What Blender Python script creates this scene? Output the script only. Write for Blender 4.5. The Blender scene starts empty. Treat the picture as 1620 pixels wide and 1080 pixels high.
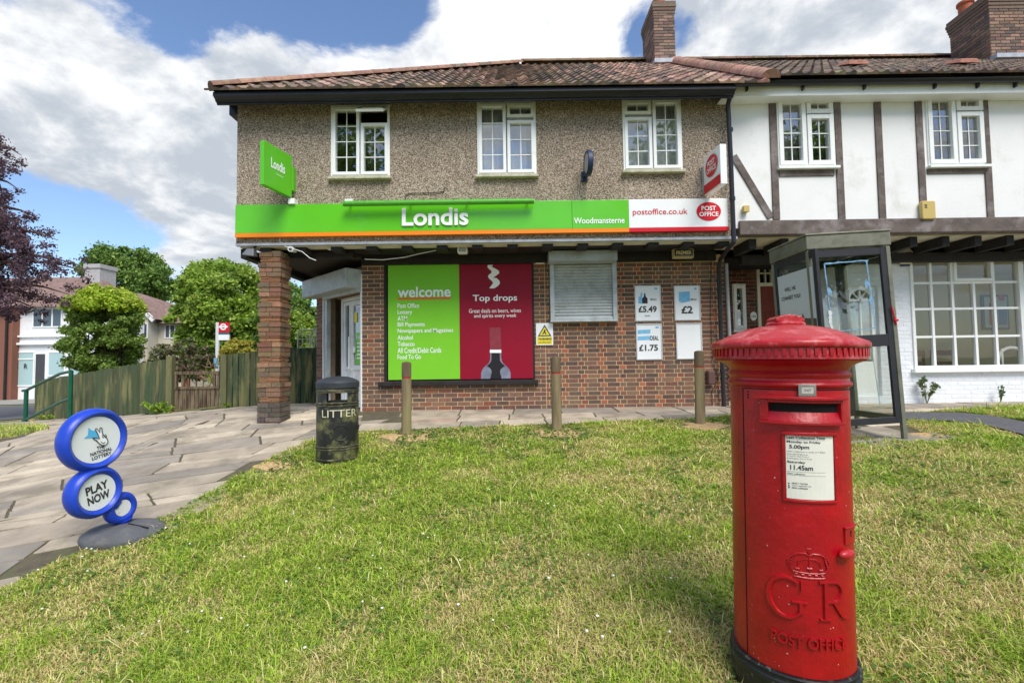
import bpy, math, random
import numpy as np
from mathutils import Matrix, Vector, noise
random.seed(7); RNG = np.random.default_rng(7)
R = math.radians; PI = math.pi
S = bpy.context.scene; COL = S.collection

# ------------------------------------------------------------------ camera
CAMZ = 0.81
LENS, PITCH, ROLL = 17.0, 2.55, -0.8
cd = bpy.data.cameras.new('camera'); cam = bpy.data.objects.new('camera', cd); COL.objects.link(cam)
cd.lens = LENS; cd.sensor_width = 36; cd.clip_start = .05; cd.clip_end = 2000
CM = Matrix.Rotation(R(90 + PITCH), 3, 'X') @ Matrix.Rotation(R(ROLL), 3, 'Z')
cam.matrix_world = Matrix.Translation((0, 0, CAMZ)) @ CM.to_4x4()
S.camera = cam
FPX = 1620 * LENS / 36
def ray(px, py): return CM @ Vector(((px - 810) / FPX, -(py - 540) / FPX, -1))
def W(px, py, Y):                      # photo pixel -> (x, z) on the plane y = Y
    d = ray(px, py); t = Y / d.y
    return d.x * t, CAMZ + d.z * t
def WX(px, py, Y): return W(px, py, Y)[0]
def WZ(px, py, Y): return W(px, py, Y)[1]

# ------------------------------------------------------------------ world, sun, exposure
SUN_EL, SUN_AZ = 52, 157               # azimuth measured from +y towards +x : behind the camera, a little right
wd = bpy.data.worlds.new('World'); S.world = wd; wd.use_nodes = True
def build_world():
    nt = wd.node_tree; N = nt.nodes; L = nt.links; N.clear()
    out = N.new('ShaderNodeOutputWorld'); bg = N.new('ShaderNodeBackground'); bg.inputs['Strength'].default_value = .105
    sky = N.new('ShaderNodeTexSky'); sky.sky_type = 'NISHITA'; sky.sun_disc = False
    sky.sun_elevation = R(SUN_EL); sky.sun_rotation = R(SUN_AZ); sky.ozone_density = 1.5; sky.air_density = 1.0; sky.dust_density = .6
    tc = N.new('ShaderNodeTexCoord')
    def M(op, a, b=None, c=None):
        n = N.new('ShaderNodeMath'); n.operation = op
        for i, v in enumerate((a, b, c)):
            if v is None: continue
            if isinstance(v, (int, float)): n.inputs[i].default_value = v
            else: L.new(v, n.inputs[i])
        return n.outputs[0]
    # flatten the direction so that clouds thin out towards the horizon
    sep = N.new('ShaderNodeSeparateXYZ'); L.new(tc.outputs['Generated'], sep.inputs[0])
    zz = M('ADD', M('MAXIMUM', sep.outputs['Z'], 0.0), .32)
    cx = N.new('ShaderNodeCombineXYZ'); L.new(M('DIVIDE', sep.outputs['X'], zz), cx.inputs[0]); L.new(M('DIVIDE', sep.outputs['Y'], zz), cx.inputs[1])
    def noi(scale, det, rough, off):
        mp = N.new('ShaderNodeMapping'); mp.inputs['Location'].default_value = off; L.new(cx.outputs[0], mp.inputs[0])
        n = N.new('ShaderNodeTexNoise'); n.inputs['Scale'].default_value = scale; n.inputs['Detail'].default_value = det
        n.inputs['Roughness'].default_value = rough; n.inputs['Distortion'].default_value = .25
        L.new(mp.outputs[0], n.inputs['Vector']); return n.outputs['Fac']
    base = noi(2.9, 11, .60, (3.1, 1.7, 0)); shade = noi(2.6, 8, .58, (9.2, 4.4, 2)); fine = noi(7.0, 8, .6, (1, 2, 3))
    # broad cloud banks and clear gaps
    blobs = [(60, 90, .15, .12), (190, 190, .12, .18), (310, 290, .11, .20), (120, 60, .08, .05), (560, 90, .15, .24), (420, 95, .10, .18), (760, 60, .18, .22), (850, 30, .10, .16),
             (1300, 20, .30, .34), (1160, 10, .14, .2), (1500, 60, .2, .2), (270, 440, .08, .16), (30, 210, .08, .12),
             (290, 20, .09, -.30), (470, 12, .07, -.26), (150, 350, .10, -.22), (60, 340, .12, -.18), (270, 380, .07, -.10), (130, 130, .13, .14), (330, 220, .1, .12), (985, 35, .075, -.46), (1110, 60, .055, -.30), (630, 22, .07, -.26), (480, 12, .09, -.2), (260, 95, .05, -.16), (0, 20, .07, -.14), (660, 20, .06, -.14)]
    tot = base
    for px, py, rad, amp in blobs:
        d = ray(px, py).normalized()
        vd = N.new('ShaderNodeVectorMath'); vd.operation = 'DISTANCE'; L.new(tc.outputs['Generated'], vd.inputs[0]); vd.inputs[1].default_value = d
        e = M('EXPONENT', M('MULTIPLY', M('POWER', vd.outputs['Value'], 2.0), -1 / (2 * rad * rad) * 1.0))
        tot = M('ADD', tot, M('MULTIPLY', e, amp))
    mr = N.new('ShaderNodeMapRange'); mr.interpolation_type = 'SMOOTHSTEP'; L.new(tot, mr.inputs['Value'])
    mr.inputs['From Min'].default_value = .50; mr.inputs['From Max'].default_value = .63
    ms = N.new('ShaderNodeMapRange'); ms.interpolation_type = 'SMOOTHSTEP'
    L.new(M('ADD', M('MULTIPLY', shade, .7), M('MULTIPLY', fine, .3)), ms.inputs['Value']); ms.inputs['From Min'].default_value = .42; ms.inputs['From Max'].default_value = .57
    cm = N.new('ShaderNodeMix'); cm.data_type = 'RGBA'; L.new(ms.outputs[0], cm.inputs['Factor'])
    cm.inputs[6].default_value = (2.6, 2.85, 3.2, 1); cm.inputs[7].default_value = (4.9, 4.95, 5.0, 1)
    sk = N.new('ShaderNodeMix'); sk.data_type = 'RGBA'; sk.blend_type = 'MULTIPLY'; sk.inputs['Factor'].default_value = 1
    L.new(sky.outputs[0], sk.inputs[6]); sk.inputs[7].default_value = (.80, .85, .93, 1)
    fm = N.new('ShaderNodeMix'); fm.data_type = 'RGBA'; L.new(mr.outputs[0], fm.inputs['Factor']); L.new(sk.outputs[2], fm.inputs[6]); L.new(cm.outputs[2], fm.inputs[7])
    L.new(fm.outputs[2], bg.inputs['Color']); L.new(bg.outputs[0], out.inputs[0])
build_world()
sl = bpy.data.lights.new('sun', 'SUN'); sl.energy = 1.95; sl.angle = R(32); sl.color = (1, .95, .87)
so = bpy.data.objects.new('sun', sl); COL.objects.link(so)
_sd = Vector((math.sin(R(SUN_AZ)) * math.cos(R(SUN_EL)), math.cos(R(SUN_AZ)) * math.cos(R(SUN_EL)), math.sin(R(SUN_EL))))
so.rotation_euler = _sd.to_track_quat('Z', 'Y').to_euler(); so.location = _sd * 60
S.view_settings.view_transform = 'Standard'; S.view_settings.look = 'None'; S.view_settings.gamma = 1
S.view_settings.exposure = 1.05

# ------------------------------------------------------------------ ground height
def G0(x, y):
    u = np.clip(8.5 - y, 0, 8.5); xc = np.clip(x, -6, 6)
    z = -.06 * u - .0075 * u * u + .014 * xc * u
    return z - .07 * np.clip(-5 - x, 0, 13) * np.clip((y + 2) / 6, 0, 1)
def g(x, y): return float(G0(np.float64(x), np.float64(y)))
def GP(px, py):                         # photo pixel -> point on the ground
    d = ray(px, py); t = .5
    while t < 200:
        p = d * t
        if CAMZ + p.z < g(p.x, p.y): break
        t += .02
    p = d * t; return Vector((p.x, p.y, g(p.x, p.y)))

# ------------------------------------------------------------------ materials
def lin(r, g_, b):
    f = lambda c: ((c / 255 + .055) / 1.055) ** 2.4 if c > 10.3 else c / 255 / 12.92
    return (f(r), f(g_), f(b), 1)
MATS = {}
def mat(name, col=(.5, .5, .5, 1), rough=.7, metal=0, var=.0, vscale=6, bump=0, bscale=40, attr=False, island=0, dirt=None, dscale=3, damt=.5, spec=.4, trans=0, coat=0, stretch=(1, 1, 1), dth=.5, wave=None):
    if name in MATS: return MATS[name]
    m = bpy.data.materials.new(name); MATS[name] = m; m.use_nodes = True
    nt = m.node_tree; N = nt.nodes; L = nt.links; b = N['Principled BSDF']
    b.inputs['Roughness'].default_value = rough; b.inputs['Metallic'].default_value = metal
    b.inputs['Specular IOR Level'].default_value = spec; b.inputs['Coat Weight'].default_value = coat
    tc = N.new('ShaderNodeTexCoord'); mp = N.new('ShaderNodeMapping'); mp.inputs['Scale'].default_value = stretch; L.new(tc.outputs['Object'], mp.inputs[0])
    def mixc(fac, a, bcol, mode='MIX'):
        n = N.new('ShaderNodeMix'); n.data_type = 'RGBA'; n.blend_type = mode
        for sock, v in ((n.inputs['Factor'], fac), (n.inputs[6], a), (n.inputs[7], bcol)):
            if isinstance(v, (int, float)): sock.default_value = v
            elif isinstance(v, tuple): sock.default_value = v
            else: L.new(v, sock)
        return n.outputs[2]
    def nz(scale, det=5, rough_=.55):
        n = N.new('ShaderNodeTexNoise'); n.inputs['Scale'].default_value = scale; n.inputs['Detail'].default_value = det; n.inputs['Roughness'].default_value = rough_
        L.new(mp.outputs[0], n.inputs['Vector']); return n.outputs['Fac']
    def rng(v, a, b_, lo=0, hi=1):
        n = N.new('ShaderNodeMapRange'); L.new(v, n.inputs[0]); n.inputs[1].default_value = a; n.inputs[2].default_value = b_; n.inputs[3].default_value = lo; n.inputs[4].default_value = hi; return n.outputs[0]
    c = col
    if attr:
        a = N.new('ShaderNodeAttribute'); a.attribute_name = 'col'; c = a.outputs['Color']
    if island:
        gm = N.new('ShaderNodeNewGeometry'); v = rng(gm.outputs['Random Per Island'], 0, 1, 1 - island, 1 + island)
        vm = N.new('ShaderNodeCombineXYZ')
        for i in range(3): L.new(v, vm.inputs[i])
        c = mixc(1.0, c, vm.outputs[0], 'MULTIPLY')
    if var:
        v = rng(nz(vscale), .3, .7, 1 - var, 1 + var); vm = N.new('ShaderNodeCombineXYZ')
        for i in range(3): L.new(v, vm.inputs[i])
        c = mixc(1.0, c, vm.outputs[0], 'MULTIPLY')
    if dirt:
        f = rng(nz(dscale, 8, .65), dth, dth + .14, 0, damt); c = mixc(f, c, dirt)
    if isinstance(c, tuple): b.inputs['Base Color'].default_value = c
    else: L.new(c, b.inputs['Base Color'])
    if bump:
        bn = N.new('ShaderNodeBump'); bn.inputs['Strength'].default_value = bump; bn.inputs['Distance'].default_value = .01
        L.new(nz(bscale, 6), bn.inputs['Height']); L.new(bn.outputs[0], b.inputs['Normal'])
    if trans:
        t = N.new('ShaderNodeBsdfTranslucent'); mx = N.new('ShaderNodeMixShader'); mx.inputs[0].default_value = trans
        if isinstance(c, tuple): t.inputs[0].default_value = c
        else: L.new(c, t.inputs[0])
        L.new(b.outputs[0], mx.inputs[1]); L.new(t.outputs[0], mx.inputs[2]); L.new(mx.outputs[0], N['Material Output'].inputs[0])
    return m
def pebble_mat():
    m = bpy.data.materials.new('pebbledash'); m.use_nodes = True; nt = m.node_tree; N = nt.nodes; L = nt.links; b = N['Principled BSDF']
    tc = N.new('ShaderNodeTexCoord'); v = N.new('ShaderNodeTexVoronoi'); v.inputs['Scale'].default_value = 100; L.new(tc.outputs['Object'], v.inputs['Vector'])
    s = N.new('ShaderNodeSeparateColor'); L.new(v.outputs['Color'], s.inputs[0])
    cr = N.new('ShaderNodeValToRGB'); e = cr.color_ramp; e.interpolation = 'LINEAR'
    pts = [(0, lin(70, 60, 54)), (.2, lin(108, 92, 80)), (.45, lin(152, 134, 115)), (.7, lin(180, 162, 142)), (.9, lin(206, 192, 172)), (1, lin(228, 218, 204))]
    while len(e.elements) < len(pts): e.elements.new(.5)
    for i, (p, c) in enumerate(pts): e.elements[i].position = p; e.elements[i].color = c
    L.new(s.outputs[0], cr.inputs[0])
    n = N.new('ShaderNodeTexNoise'); n.inputs['Scale'].default_value = 1.3; n.inputs['Detail'].default_value = 7; L.new(tc.outputs['Object'], n.inputs['Vector'])
    mr = N.new('ShaderNodeMapRange'); L.new(n.outputs[0], mr.inputs[0]); mr.inputs[1].default_value = .35; mr.inputs[2].default_value = .7; mr.inputs[3].default_value = 1.0; mr.inputs[4].default_value = .80
    cb = N.new('ShaderNodeCombineXYZ'); [L.new(mr.outputs[0], cb.inputs[i]) for i in range(3)]
    mx = N.new('ShaderNodeMix'); mx.data_type = 'RGBA'; mx.blend_type = 'MULTIPLY'; mx.inputs['Factor'].default_value = 1; L.new(cr.outputs[0], mx.inputs[6]); L.new(cb.outputs[0], mx.inputs[7])
    L.new(mx.outputs[2], b.inputs['Base Color']); b.inputs['Roughness'].default_value = .9
    bp = N.new('ShaderNodeBump'); bp.invert = True; bp.inputs['Strength'].default_value = .7; bp.inputs['Distance'].default_value = .012; L.new(v.outputs['Distance'], bp.inputs['Height']); L.new(bp.outputs[0], b.inputs['Normal'])
    return m
def glass_mat(name, tint=(.8, .85, .85, 1), refl=.12):
    m = bpy.data.materials.new(name); m.use_nodes = True; nt = m.node_tree; N = nt.nodes; L = nt.links; N.clear()
    o = N.new('ShaderNodeOutputMaterial'); t = N.new('ShaderNodeBsdfTransparent'); t.inputs[0].default_value = tint
    gl = N.new('ShaderNodeBsdfGlossy'); gl.inputs['Roughness'].default_value = .015
    tc = N.new('ShaderNodeTexCoord'); n = N.new('ShaderNodeTexNoise'); n.inputs['Scale'].default_value = 2.2; L.new(tc.outputs['Object'], n.inputs[0])
    bp = N.new('ShaderNodeBump'); bp.inputs['Strength'].default_value = .035; bp.inputs['Distance'].default_value = .02; L.new(n.outputs[0], bp.inputs['Height']); L.new(bp.outputs[0], gl.inputs['Normal'])
    fr = N.new('ShaderNodeFresnel'); gb = N.new('ShaderNodeNewGeometry'); mi = N.new('ShaderNodeMapRange'); L.new(gb.outputs['Backfacing'], mi.inputs[0]); mi.inputs[3].default_value = 1.5; mi.inputs[4].default_value = 1 / 1.5; L.new(mi.outputs[0], fr.inputs[0])
    ad = N.new('ShaderNodeMath'); ad.operation = 'ADD'; ad.use_clamp = True; L.new(fr.outputs[0], ad.inputs[0]); ad.inputs[1].default_value = refl
    mx = N.new('ShaderNodeMixShader'); L.new(ad.outputs[0], mx.inputs[0]); L.new(t.outputs[0], mx.inputs[1]); L.new(gl.outputs[0], mx.inputs[2]); L.new(mx.outputs[0], o.inputs[0])
    return m
def paint(name, rgb, rough=.45, **k): return mat(name, lin(*rgb), rough, **k)

PEB = pebble_mat()
GLASS = glass_mat('window_glass', (.94, .95, .95, 1), .14)
GLASSP = glass_mat('booth_glass', (.95, .965, .95, 1), .03)
BRICK = mat('brick', attr=True, rough=.88, var=.22, vscale=30, bump=.5, bscale=90, dirt=lin(120, 112, 92), dscale=1.6, damt=.35, dth=.52)
MORTAR = mat('mortar', lin(204, 180, 140), .95, var=.12, vscale=9, bump=.5, bscale=120)
MORTARD = mat('dark_mortar', lin(150, 130, 108), .95, var=.12, vscale=9, bump=.5, bscale=120)
MORTARG = mat('grey_mortar', lin(120, 115, 108), .95, var=.1)
TILE = mat('roof_tile', attr=True, rough=.85, var=.3, vscale=14, bump=.6, bscale=40, dirt=lin(150, 138, 100), dscale=7, damt=.4, dth=.52)
UPVC = mat('white_upvc', lin(236, 238, 236), .35, var=.03, vscale=3, dirt=lin(170, 165, 145), dscale=5, damt=.25, dth=.58)
BLACKGLOSS = mat('black_gutter', lin(38, 39, 46), .28, var=.2, vscale=5, bump=.08, bscale=4)
BLACKWOOD = mat('black_timber', lin(36, 32, 31), .7, var=.35, vscale=8, bump=.4, bscale=30, stretch=(1, 1, 1))
TIMBER = mat('weathered_timber', lin(98, 87, 82), .8, var=.3, vscale=5, bump=.5, bscale=25, dirt=lin(150, 142, 142), dscale=3, damt=.6)
RENDER = mat('white_render', lin(232, 232, 232), .85, var=.035, vscale=1.5, bump=.25, bscale=30, dirt=lin(185, 180, 168), dscale=1.8, damt=.35, dth=.56)
WHITEWALL = mat('painted_brick', lin(226, 229, 234), .8, var=.04, vscale=6, bump=.3, bscale=50, dirt=lin(180, 178, 168), dscale=2.5, damt=.4, dth=.58)
CREAM = mat('cream_board', lin(212, 206, 184), .7, var=.1, vscale=5)
LEAD = mat('lead_trim', lin(170, 175, 185), .5, var=.2, vscale=8, bump=.3)
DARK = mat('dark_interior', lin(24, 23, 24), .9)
GREENP = mat('green_panel', lin(94, 190, 30), .28, var=.05, vscale=1.2, coat=.3)
ORANGE = paint('orange_band', (238, 132, 20), .35)
REDP = paint('red_band', (206, 16, 36), .35)
WHITEP = mat('white_panel', lin(236, 238, 240), .3, var=.02, vscale=2, coat=.3)
WHITEL = paint('white_lettering', (245, 246, 246), .5)
GREYL = paint('dark_lettering', (52, 52, 56), .6)
STEEL = mat('shutter_steel', lin(176, 182, 184), .42, metal=.15, var=.12, vscale=5, dirt=lin(110, 108, 100), dscale=4, damt=.35)
ALU = mat('booth_aluminium', lin(122, 122, 108), .45, metal=.2, var=.15, vscale=6, dirt=lin(88, 86, 70), dscale=5, damt=.6)
BOOTHBLK = mat('booth_black', lin(42, 42, 48), .5, var=.2)
PRED = mat('pillar_red_paint', lin(168, 4, 20), .38, var=.2, vscale=4, bump=.34, bscale=26, dirt=lin(130, 8, 18), dscale=6, damt=.45, coat=.1, dth=.5, spec=.45)
PREDTOP = mat('pillar_red_cap_paint', lin(172, 22, 32), .42, var=.14, vscale=6, bump=.3, bscale=26, dirt=lin(214, 122, 126), dscale=13, damt=.6, coat=.2, dth=.52)
PBLACK = mat('pillar_black_paint', lin(30, 30, 31), .42, var=.3, vscale=6, bump=.3, bscale=30, dirt=lin(120, 116, 104), dscale=30, damt=.8, dth=.56)
WOODPOST = mat('weathered_post', lin(138, 122, 92), .9, var=.45, vscale=9, bump=.8, bscale=26, stretch=(1, 1, .12), dirt=lin(112, 120, 66), dscale=5, damt=.65)
BLUEP = mat('blue_plastic', lin(28, 66, 186), .38, var=.1, vscale=3, coat=.1, dirt=lin(70, 90, 150), dscale=6, damt=.35, dth=.55)
RUBBER = mat('grey_rubber', lin(92, 93, 98), .8, var=.18, vscale=6, bump=.5, bscale=50, dirt=lin(120, 118, 110), dscale=8, damt=.4)
RAILG = paint('green_rail_paint', (16, 84, 62), .35, var=.15)
FENCEW = mat('fence_board', attr=True, rough=.9, var=.16, vscale=3.5, bump=.6, bscale=20, stretch=(3, 3, .5), dirt=lin(150, 142, 92), dscale=1.6, damt=.55)
GATEW = mat('rotten_gate_board', lin(118, 104, 82), .95, var=.45, vscale=10, bump=.8, bscale=30, stretch=(3, 3, .5), dirt=lin(62, 42, 34), dscale=5, damt=.9, dth=.46)
BINBLK = mat('bin_black', lin(40, 41, 43), .45, var=.3, vscale=5, bump=.25, bscale=20, dirt=lin(136, 134, 84), dscale=4.5, damt=.8, dth=.50)
STONE = mat('paving_stone', attr=True, rough=.85, var=.2, vscale=3.5, bump=.5, bscale=24, dirt=lin(116, 108, 90), dscale=2.2, damt=.55, dth=.5)
ASPH = mat('asphalt', lin(96, 96, 99), .9, var=.15, vscale=12, bump=.6, bscale=160)
LEAF = mat('leaf', attr=True, rough=.55, trans=.42, spec=.3)
BARK = mat('bark', lin(84, 70, 58), .9, var=.3, bump=.8, bscale=18)
GRASSM = mat('grass_blade', attr=True, rough=.65, trans=.25, spec=.25)

# ------------------------------------------------------------------ mesh helpers
class MB:
    def __init__(s): s.v = []; s.f = []; s.m = []; s.c = []; s.M = None; s.mi = 0; s.col = (.5, .5, .5)
    def _v(s, p):
        if s.M is not None: p = s.M @ Vector(p)
        s.v.append((p[0], p[1], p[2])); return len(s.v) - 1
    def face(s, pts): 
        s.f.append([s._v(p) for p in pts]); s.m.append(s.mi); s.c.append(s.col)
    def idx(s, base, fs):
        for f in fs: s.f.append([base + i for i in f]); s.m.append(s.mi); s.c.append(s.col)
    def hexa(s, P):
        b = len(s.v); [s._v(p) for p in P]
        s.idx(b, [(0, 3, 2, 1), (4, 5, 6, 7), (0, 1, 5, 4), (1, 2, 6, 5), (2, 3, 7, 6), (3, 0, 4, 7)])
    def box(s, x0, x1, y0, y1, z0, z1):
        x0, x1 = min(x0, x1), max(x0, x1); y0, y1 = min(y0, y1), max(y0, y1); z0, z1 = min(z0, z1), max(z0, z1)
        s.hexa([(x0, y0, z0), (x1, y0, z0), (x1, y1, z0), (x0, y1, z0), (x0, y0, z1), (x1, y0, z1), (x1, y1, z1), (x0, y1, z1)]); return s
    def prism(s, pts, y0, y1):            # outline in (x,z) extruded in y
        n = len(pts); b = len(s.v)
        for x, z in pts: s._v((x, y0, z))
        for x, z in pts: s._v((x, y1, z))
        s.idx(b, [tuple(range(n)), tuple(range(2 * n - 1, n - 1, -1))] + [(i, i + n, (i + 1) % n + n, (i + 1) % n) for i in range(n)]); return s
    def bar(s, a, b, w, h=None):          # rectangular bar a->b
        a = Vector(a); b = Vector(b); d = (b - a).normalized(); up = Vector((0, 0, 1)) if abs(d.z) < .9 else Vector((0, 1, 0))
        x = d.cross(up).normalized() * w / 2; y = x.cross(d).normalized() * (h or w) / 2
        s.hexa([a - x - y, a + x - y, a + x + y, a - x + y, b - x - y, b + x - y, b + x + y, b - x + y]); return s
    def tube(s, pts, r, n=8, cap=True):
        pts = [Vector(p) for p in pts]; rr = r if isinstance(r, (list, tuple)) else [r] * len(pts); b = len(s.v); prev = None
        for i, p in enumerate(pts):
            d = (pts[min(i + 1, len(pts) - 1)] - pts[max(i - 1, 0)]).normalized()
            if prev is None: u = d.orthogonal().normalized()
            else: u = (prev - d * prev.dot(d)).normalized()
            prev = u; w = d.cross(u)
            for k in range(n):
                a = 2 * PI * k / n; s._v(p + (u * math.cos(a) + w * math.sin(a)) * rr[i])
        for i in range(len(pts) - 1):
            s.idx(b + i * n, [(k, (k + 1) % n, (k + 1) % n + n, k + n) for k in range(n)])
        if cap: s.idx(b, [tuple(range(n - 1, -1, -1))]); s.idx(b + (len(pts) - 1) * n, [tuple(range(n))])
        return s
    def lathe(s, prof, n=48, c=(0, 0, 0)):
        b = len(s.v)
        for r, z in prof:
            for k in range(n): a = 2 * PI * k / n; s._v((c[0] + r * math.cos(a), c[1] + r * math.sin(a), c[2] + z))
        for i in range(len(prof) - 1):
            s.idx(b + i * n, [(k, (k + 1) % n, (k + 1) % n + n, k + n) for k in range(n)])
        if prof[0][0] > 1e-4: s.idx(b, [tuple(range(n - 1, -1, -1))])
        if prof[-1][0] > 1e-4: s.idx(b + (len(prof) - 1) * n, [tuple(range(n))])
        return s
    def ellipse(s, cx, cz, rx, rz, y0, y1, n=40): return s.prism([(cx + rx * math.cos(2 * PI * k / n), cz + rz * math.sin(2 * PI * k / n)) for k in range(n)], y0, y1)
    def add(s, other_v, other_f, fn=None):
        b = len(s.v)
        for p in other_v: s._v(fn(p) if fn else p)
        s.idx(b, other_f)
    def build(s, name, mats, parent=None, label=None, smooth=False, bevel=0, kind=None, local=False, auto=35):
        me = bpy.data.meshes.new(name); V = s.v
        if parent is not None and not local:
            o0 = Vector((0, 0, 0)); q = parent
            while q is not None: o0 += q.location; q = q.parent
            V = [(a - o0.x, b - o0.y, c - o0.z) for a, b, c in V]
        me.from_pydata(V, [], s.f)
        for m_ in (mats if isinstance(mats, (list, tuple)) else [mats]): me.materials.append(m_)
        me.polygons.foreach_set('material_index', s.m)
        ca = me.color_attributes.new('col', 'FLOAT_COLOR', 'CORNER')
        arr = np.ones((len(me.loops), 4), np.float32); reps = [len(f) for f in s.f]
        arr[:, :3] = np.repeat(np.array([c[:3] for c in s.c], np.float32), reps, axis=0)
        ca.data.foreach_set('color', arr.ravel())
        if smooth: 
            me.polygons.foreach_set('use_smooth', [True] * len(me.polygons))
            me.set_sharp_from_angle(angle=R(auto))
        me.update()
        o = bpy.data.objects.new(name, me); COL.objects.link(o)
        if parent is not None: o.parent = parent
        if label: o['label'] = label
        if kind: o['kind'] = kind
        if bevel:
            bv = o.modifiers.new('bevel', 'BEVEL'); bv.width = bevel; bv.segments = 2; bv.limit_method = 'ANGLE'; bv.angle_limit = R(40)
            bv.harden_normals = False
        return o
def thing(name, label, cat, loc=(0, 0, 0), rot=(0, 0, 0), group=None):
    o = bpy.data.objects.new(name, None); COL.objects.link(o); o.location = loc; o.rotation_euler = rot; o.empty_display_size = .1
    o['label'] = label; o['category'] = cat
    if group: o['group'] = group
    return o
def tag(o, label, cat, group=None):
    o['label'] = label; o['category'] = cat
    if group: o['group'] = group
    return o
def dup(root, loc, label, group=None):
    r = root.copy(); COL.objects.link(r); r.location = loc; r['label'] = label
    if group: r['group'] = group
    for ch in root.children:
        c = ch.copy(); COL.objects.link(c); c.parent = r
        for q in ch.children: d = q.copy(); COL.objects.link(d); d.parent = c
    return r
_tc = {}
def textgeo(s, bold=.0, ext=.0):
    k = (s, bold, ext)
    if k in _tc: return _tc[k]
    cu = bpy.data.curves.new('t', 'FONT'); cu.body = s; cu.size = 1; cu.offset = bold; cu.extrude = ext; cu.resolution_u = 4
    o = bpy.data.objects.new('t', cu); COL.objects.link(o); dg = bpy.context.evaluated_depsgraph_get()
    me = bpy.data.meshes.new_from_object(o.evaluated_get(dg)); V = [tuple(v.co) for v in me.vertices]; F = [tuple(p.vertices) for p in me.polygons]
    bpy.data.objects.remove(o); bpy.data.curves.remove(cu); bpy.data.meshes.remove(me)
    _tc[k] = (V, F); return V, F
def text(mb, s, x0, x1, z0, z1, y, bold=.012, ext=0, fn=None, d=0):
    """fit text's bounding box to x0..x1, z0..z1 on plane y facing -y. z None -> keep proportion"""
    V, F = textgeo(s, bold, ext); xs = [v[0] for v in V]; zs = [v[1] for v in V]
    sx = (x1 - x0) / (max(xs) - min(xs)); sz = sx if z1 is None else (z1 - z0) / (max(zs) - min(zs))
    mx, mz = min(xs), min(zs)
    f = lambda p: (x0 + (p[0] - mx) * sx, y - p[2] * d, z0 + (p[1] - mz) * sz)
    mb.add(V, F, (lambda p: fn(f(p))) if fn else f)
def textpx(mb, s, px0, px1, py0, py1, Y, bold=.012, ext=0, d=0):
    x0, z1 = W(px0, py0, Y); x1, _ = W(px1, (py0 + py1) / 2, Y); _, z0 = W(px0, py1, Y)
    zc = 0
    x0 = WX(px0, (py0 + py1) / 2, Y); text(mb, s, x0, x1, WZ((px0 + px1) / 2, py1, Y), WZ((px0 + px1) / 2, py0, Y), Y, bold, ext, None, d)
def rect(px0, px1, py0, py1, Y):        # photo rectangle -> world x0,x1,z0,z1
    cx, cy = (px0 + px1) / 2, (py0 + py1) / 2
    return WX(px0, cy, Y), WX(px1, cy, Y), WZ(cx, py1, Y), WZ(cx, py0, Y)
def wallholes(mb, x0, x1, z0, z1, y0, y1, holes):
    xs = sorted({x0, x1} | {min(max(h[i], x0), x1) for h in holes for i in (0, 1)}); zs = sorted({z0, z1} | {min(max(h[i], z0), z1) for h in holes for i in (2, 3)})
    for a, b in zip(xs, xs[1:]):
        run = None
        for c, d in zip(zs, zs[1:]):
            mx, mz = (a + b) / 2, (c + d) / 2
            solid = not any(h[0] < mx < h[1] and h[2] < mz < h[3] for h in holes)
            if solid: run = (run[0], d) if run else (c, d)
            if (not solid) and run: mb.box(a, b, y0, y1, *run); run = None
        if run: mb.box(a, b, y0, y1, *run)
def rc(base, v=.15):
    k = 1 + random.uniform(-v, v); return tuple(max(0, c * k * (1 + random.uniform(-.06, .06))) for c in base[:3])
BR_STR = [lin(110, 82, 72), lin(100, 78, 72), lin(120, 90, 76), lin(94, 74, 68), lin(128, 94, 78), lin(116, 80, 68)]
BR_RED = [lin(154, 92, 70), lin(160, 98, 72), lin(138, 82, 66), lin(126, 78, 64), lin(118, 84, 72)]
BR_ALL = BR_STR * 3 + [lin(130, 78, 64), lin(140, 86, 68), lin(128, 98, 82)]
def bricks(mb, P, u0, u1, z0, z1, holes=(), flemish=True, pal=None, proud=.006, z_start=0):
    """individual bricks on a plane; P(u, out, z) maps to world"""
    nrow = int((z1 - z_start) / .075) + 1
    for r in range(nrow):
        za = z_start + r * .075 + .005; zb = za + .065
        if zb > z1 + .03 or za < z0 - .03: continue
        zb = min(zb, z1); za = max(za, z0); u = u0 - random.uniform(0, .0); k = r % 2
        u = u0 - (.056 if r % 2 else 0)
        if not flemish: u = u0 - (.1125 if r % 2 else 0)
        while u < u1:
            w = (.215 if k % 2 == 0 else .1025) if flemish else .215
            head = flemish and k % 2 == 1
            spans = [(max(u, u0), min(u + w, u1))]
            for h in holes:
                if h[2] < (za + zb) / 2 < h[3]:
                    ns = []
                    for a, b in spans:
                        if b <= h[0] or a >= h[1]: ns.append((a, b)); continue
                        if a < h[0]: ns.append((a, h[0]))
                        if b > h[1]: ns.append((h[1], b))
                    spans = ns
            for a, b in spans:
                if b - a < .015: continue
                mb.col = rc(random.choice(pal or (BR_RED if head and random.random() < .7 else BR_STR if flemish else BR_ALL)), .12)
                o = proud + random.uniform(-.0015, .002); c = .004
                Q = [P(a, 0, za), P(b, 0, za), P(b, 0, zb), P(a, 0, zb), P(a + c, o, za + c), P(b - c, o, za + c), P(b - c, o, zb - c), P(a + c, o, zb - c)]
                bb = len(mb.v); [mb._v(q) for q in Q]; mb.idx(bb, [(4, 5, 6, 7), (0, 1, 5, 4), (1, 2, 6, 5), (2, 3, 7, 6), (3, 0, 4, 7)])
            u += w + .01; k += 1
def facing(Y): return lambda u, o, z: (u, Y - o, z)

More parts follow.
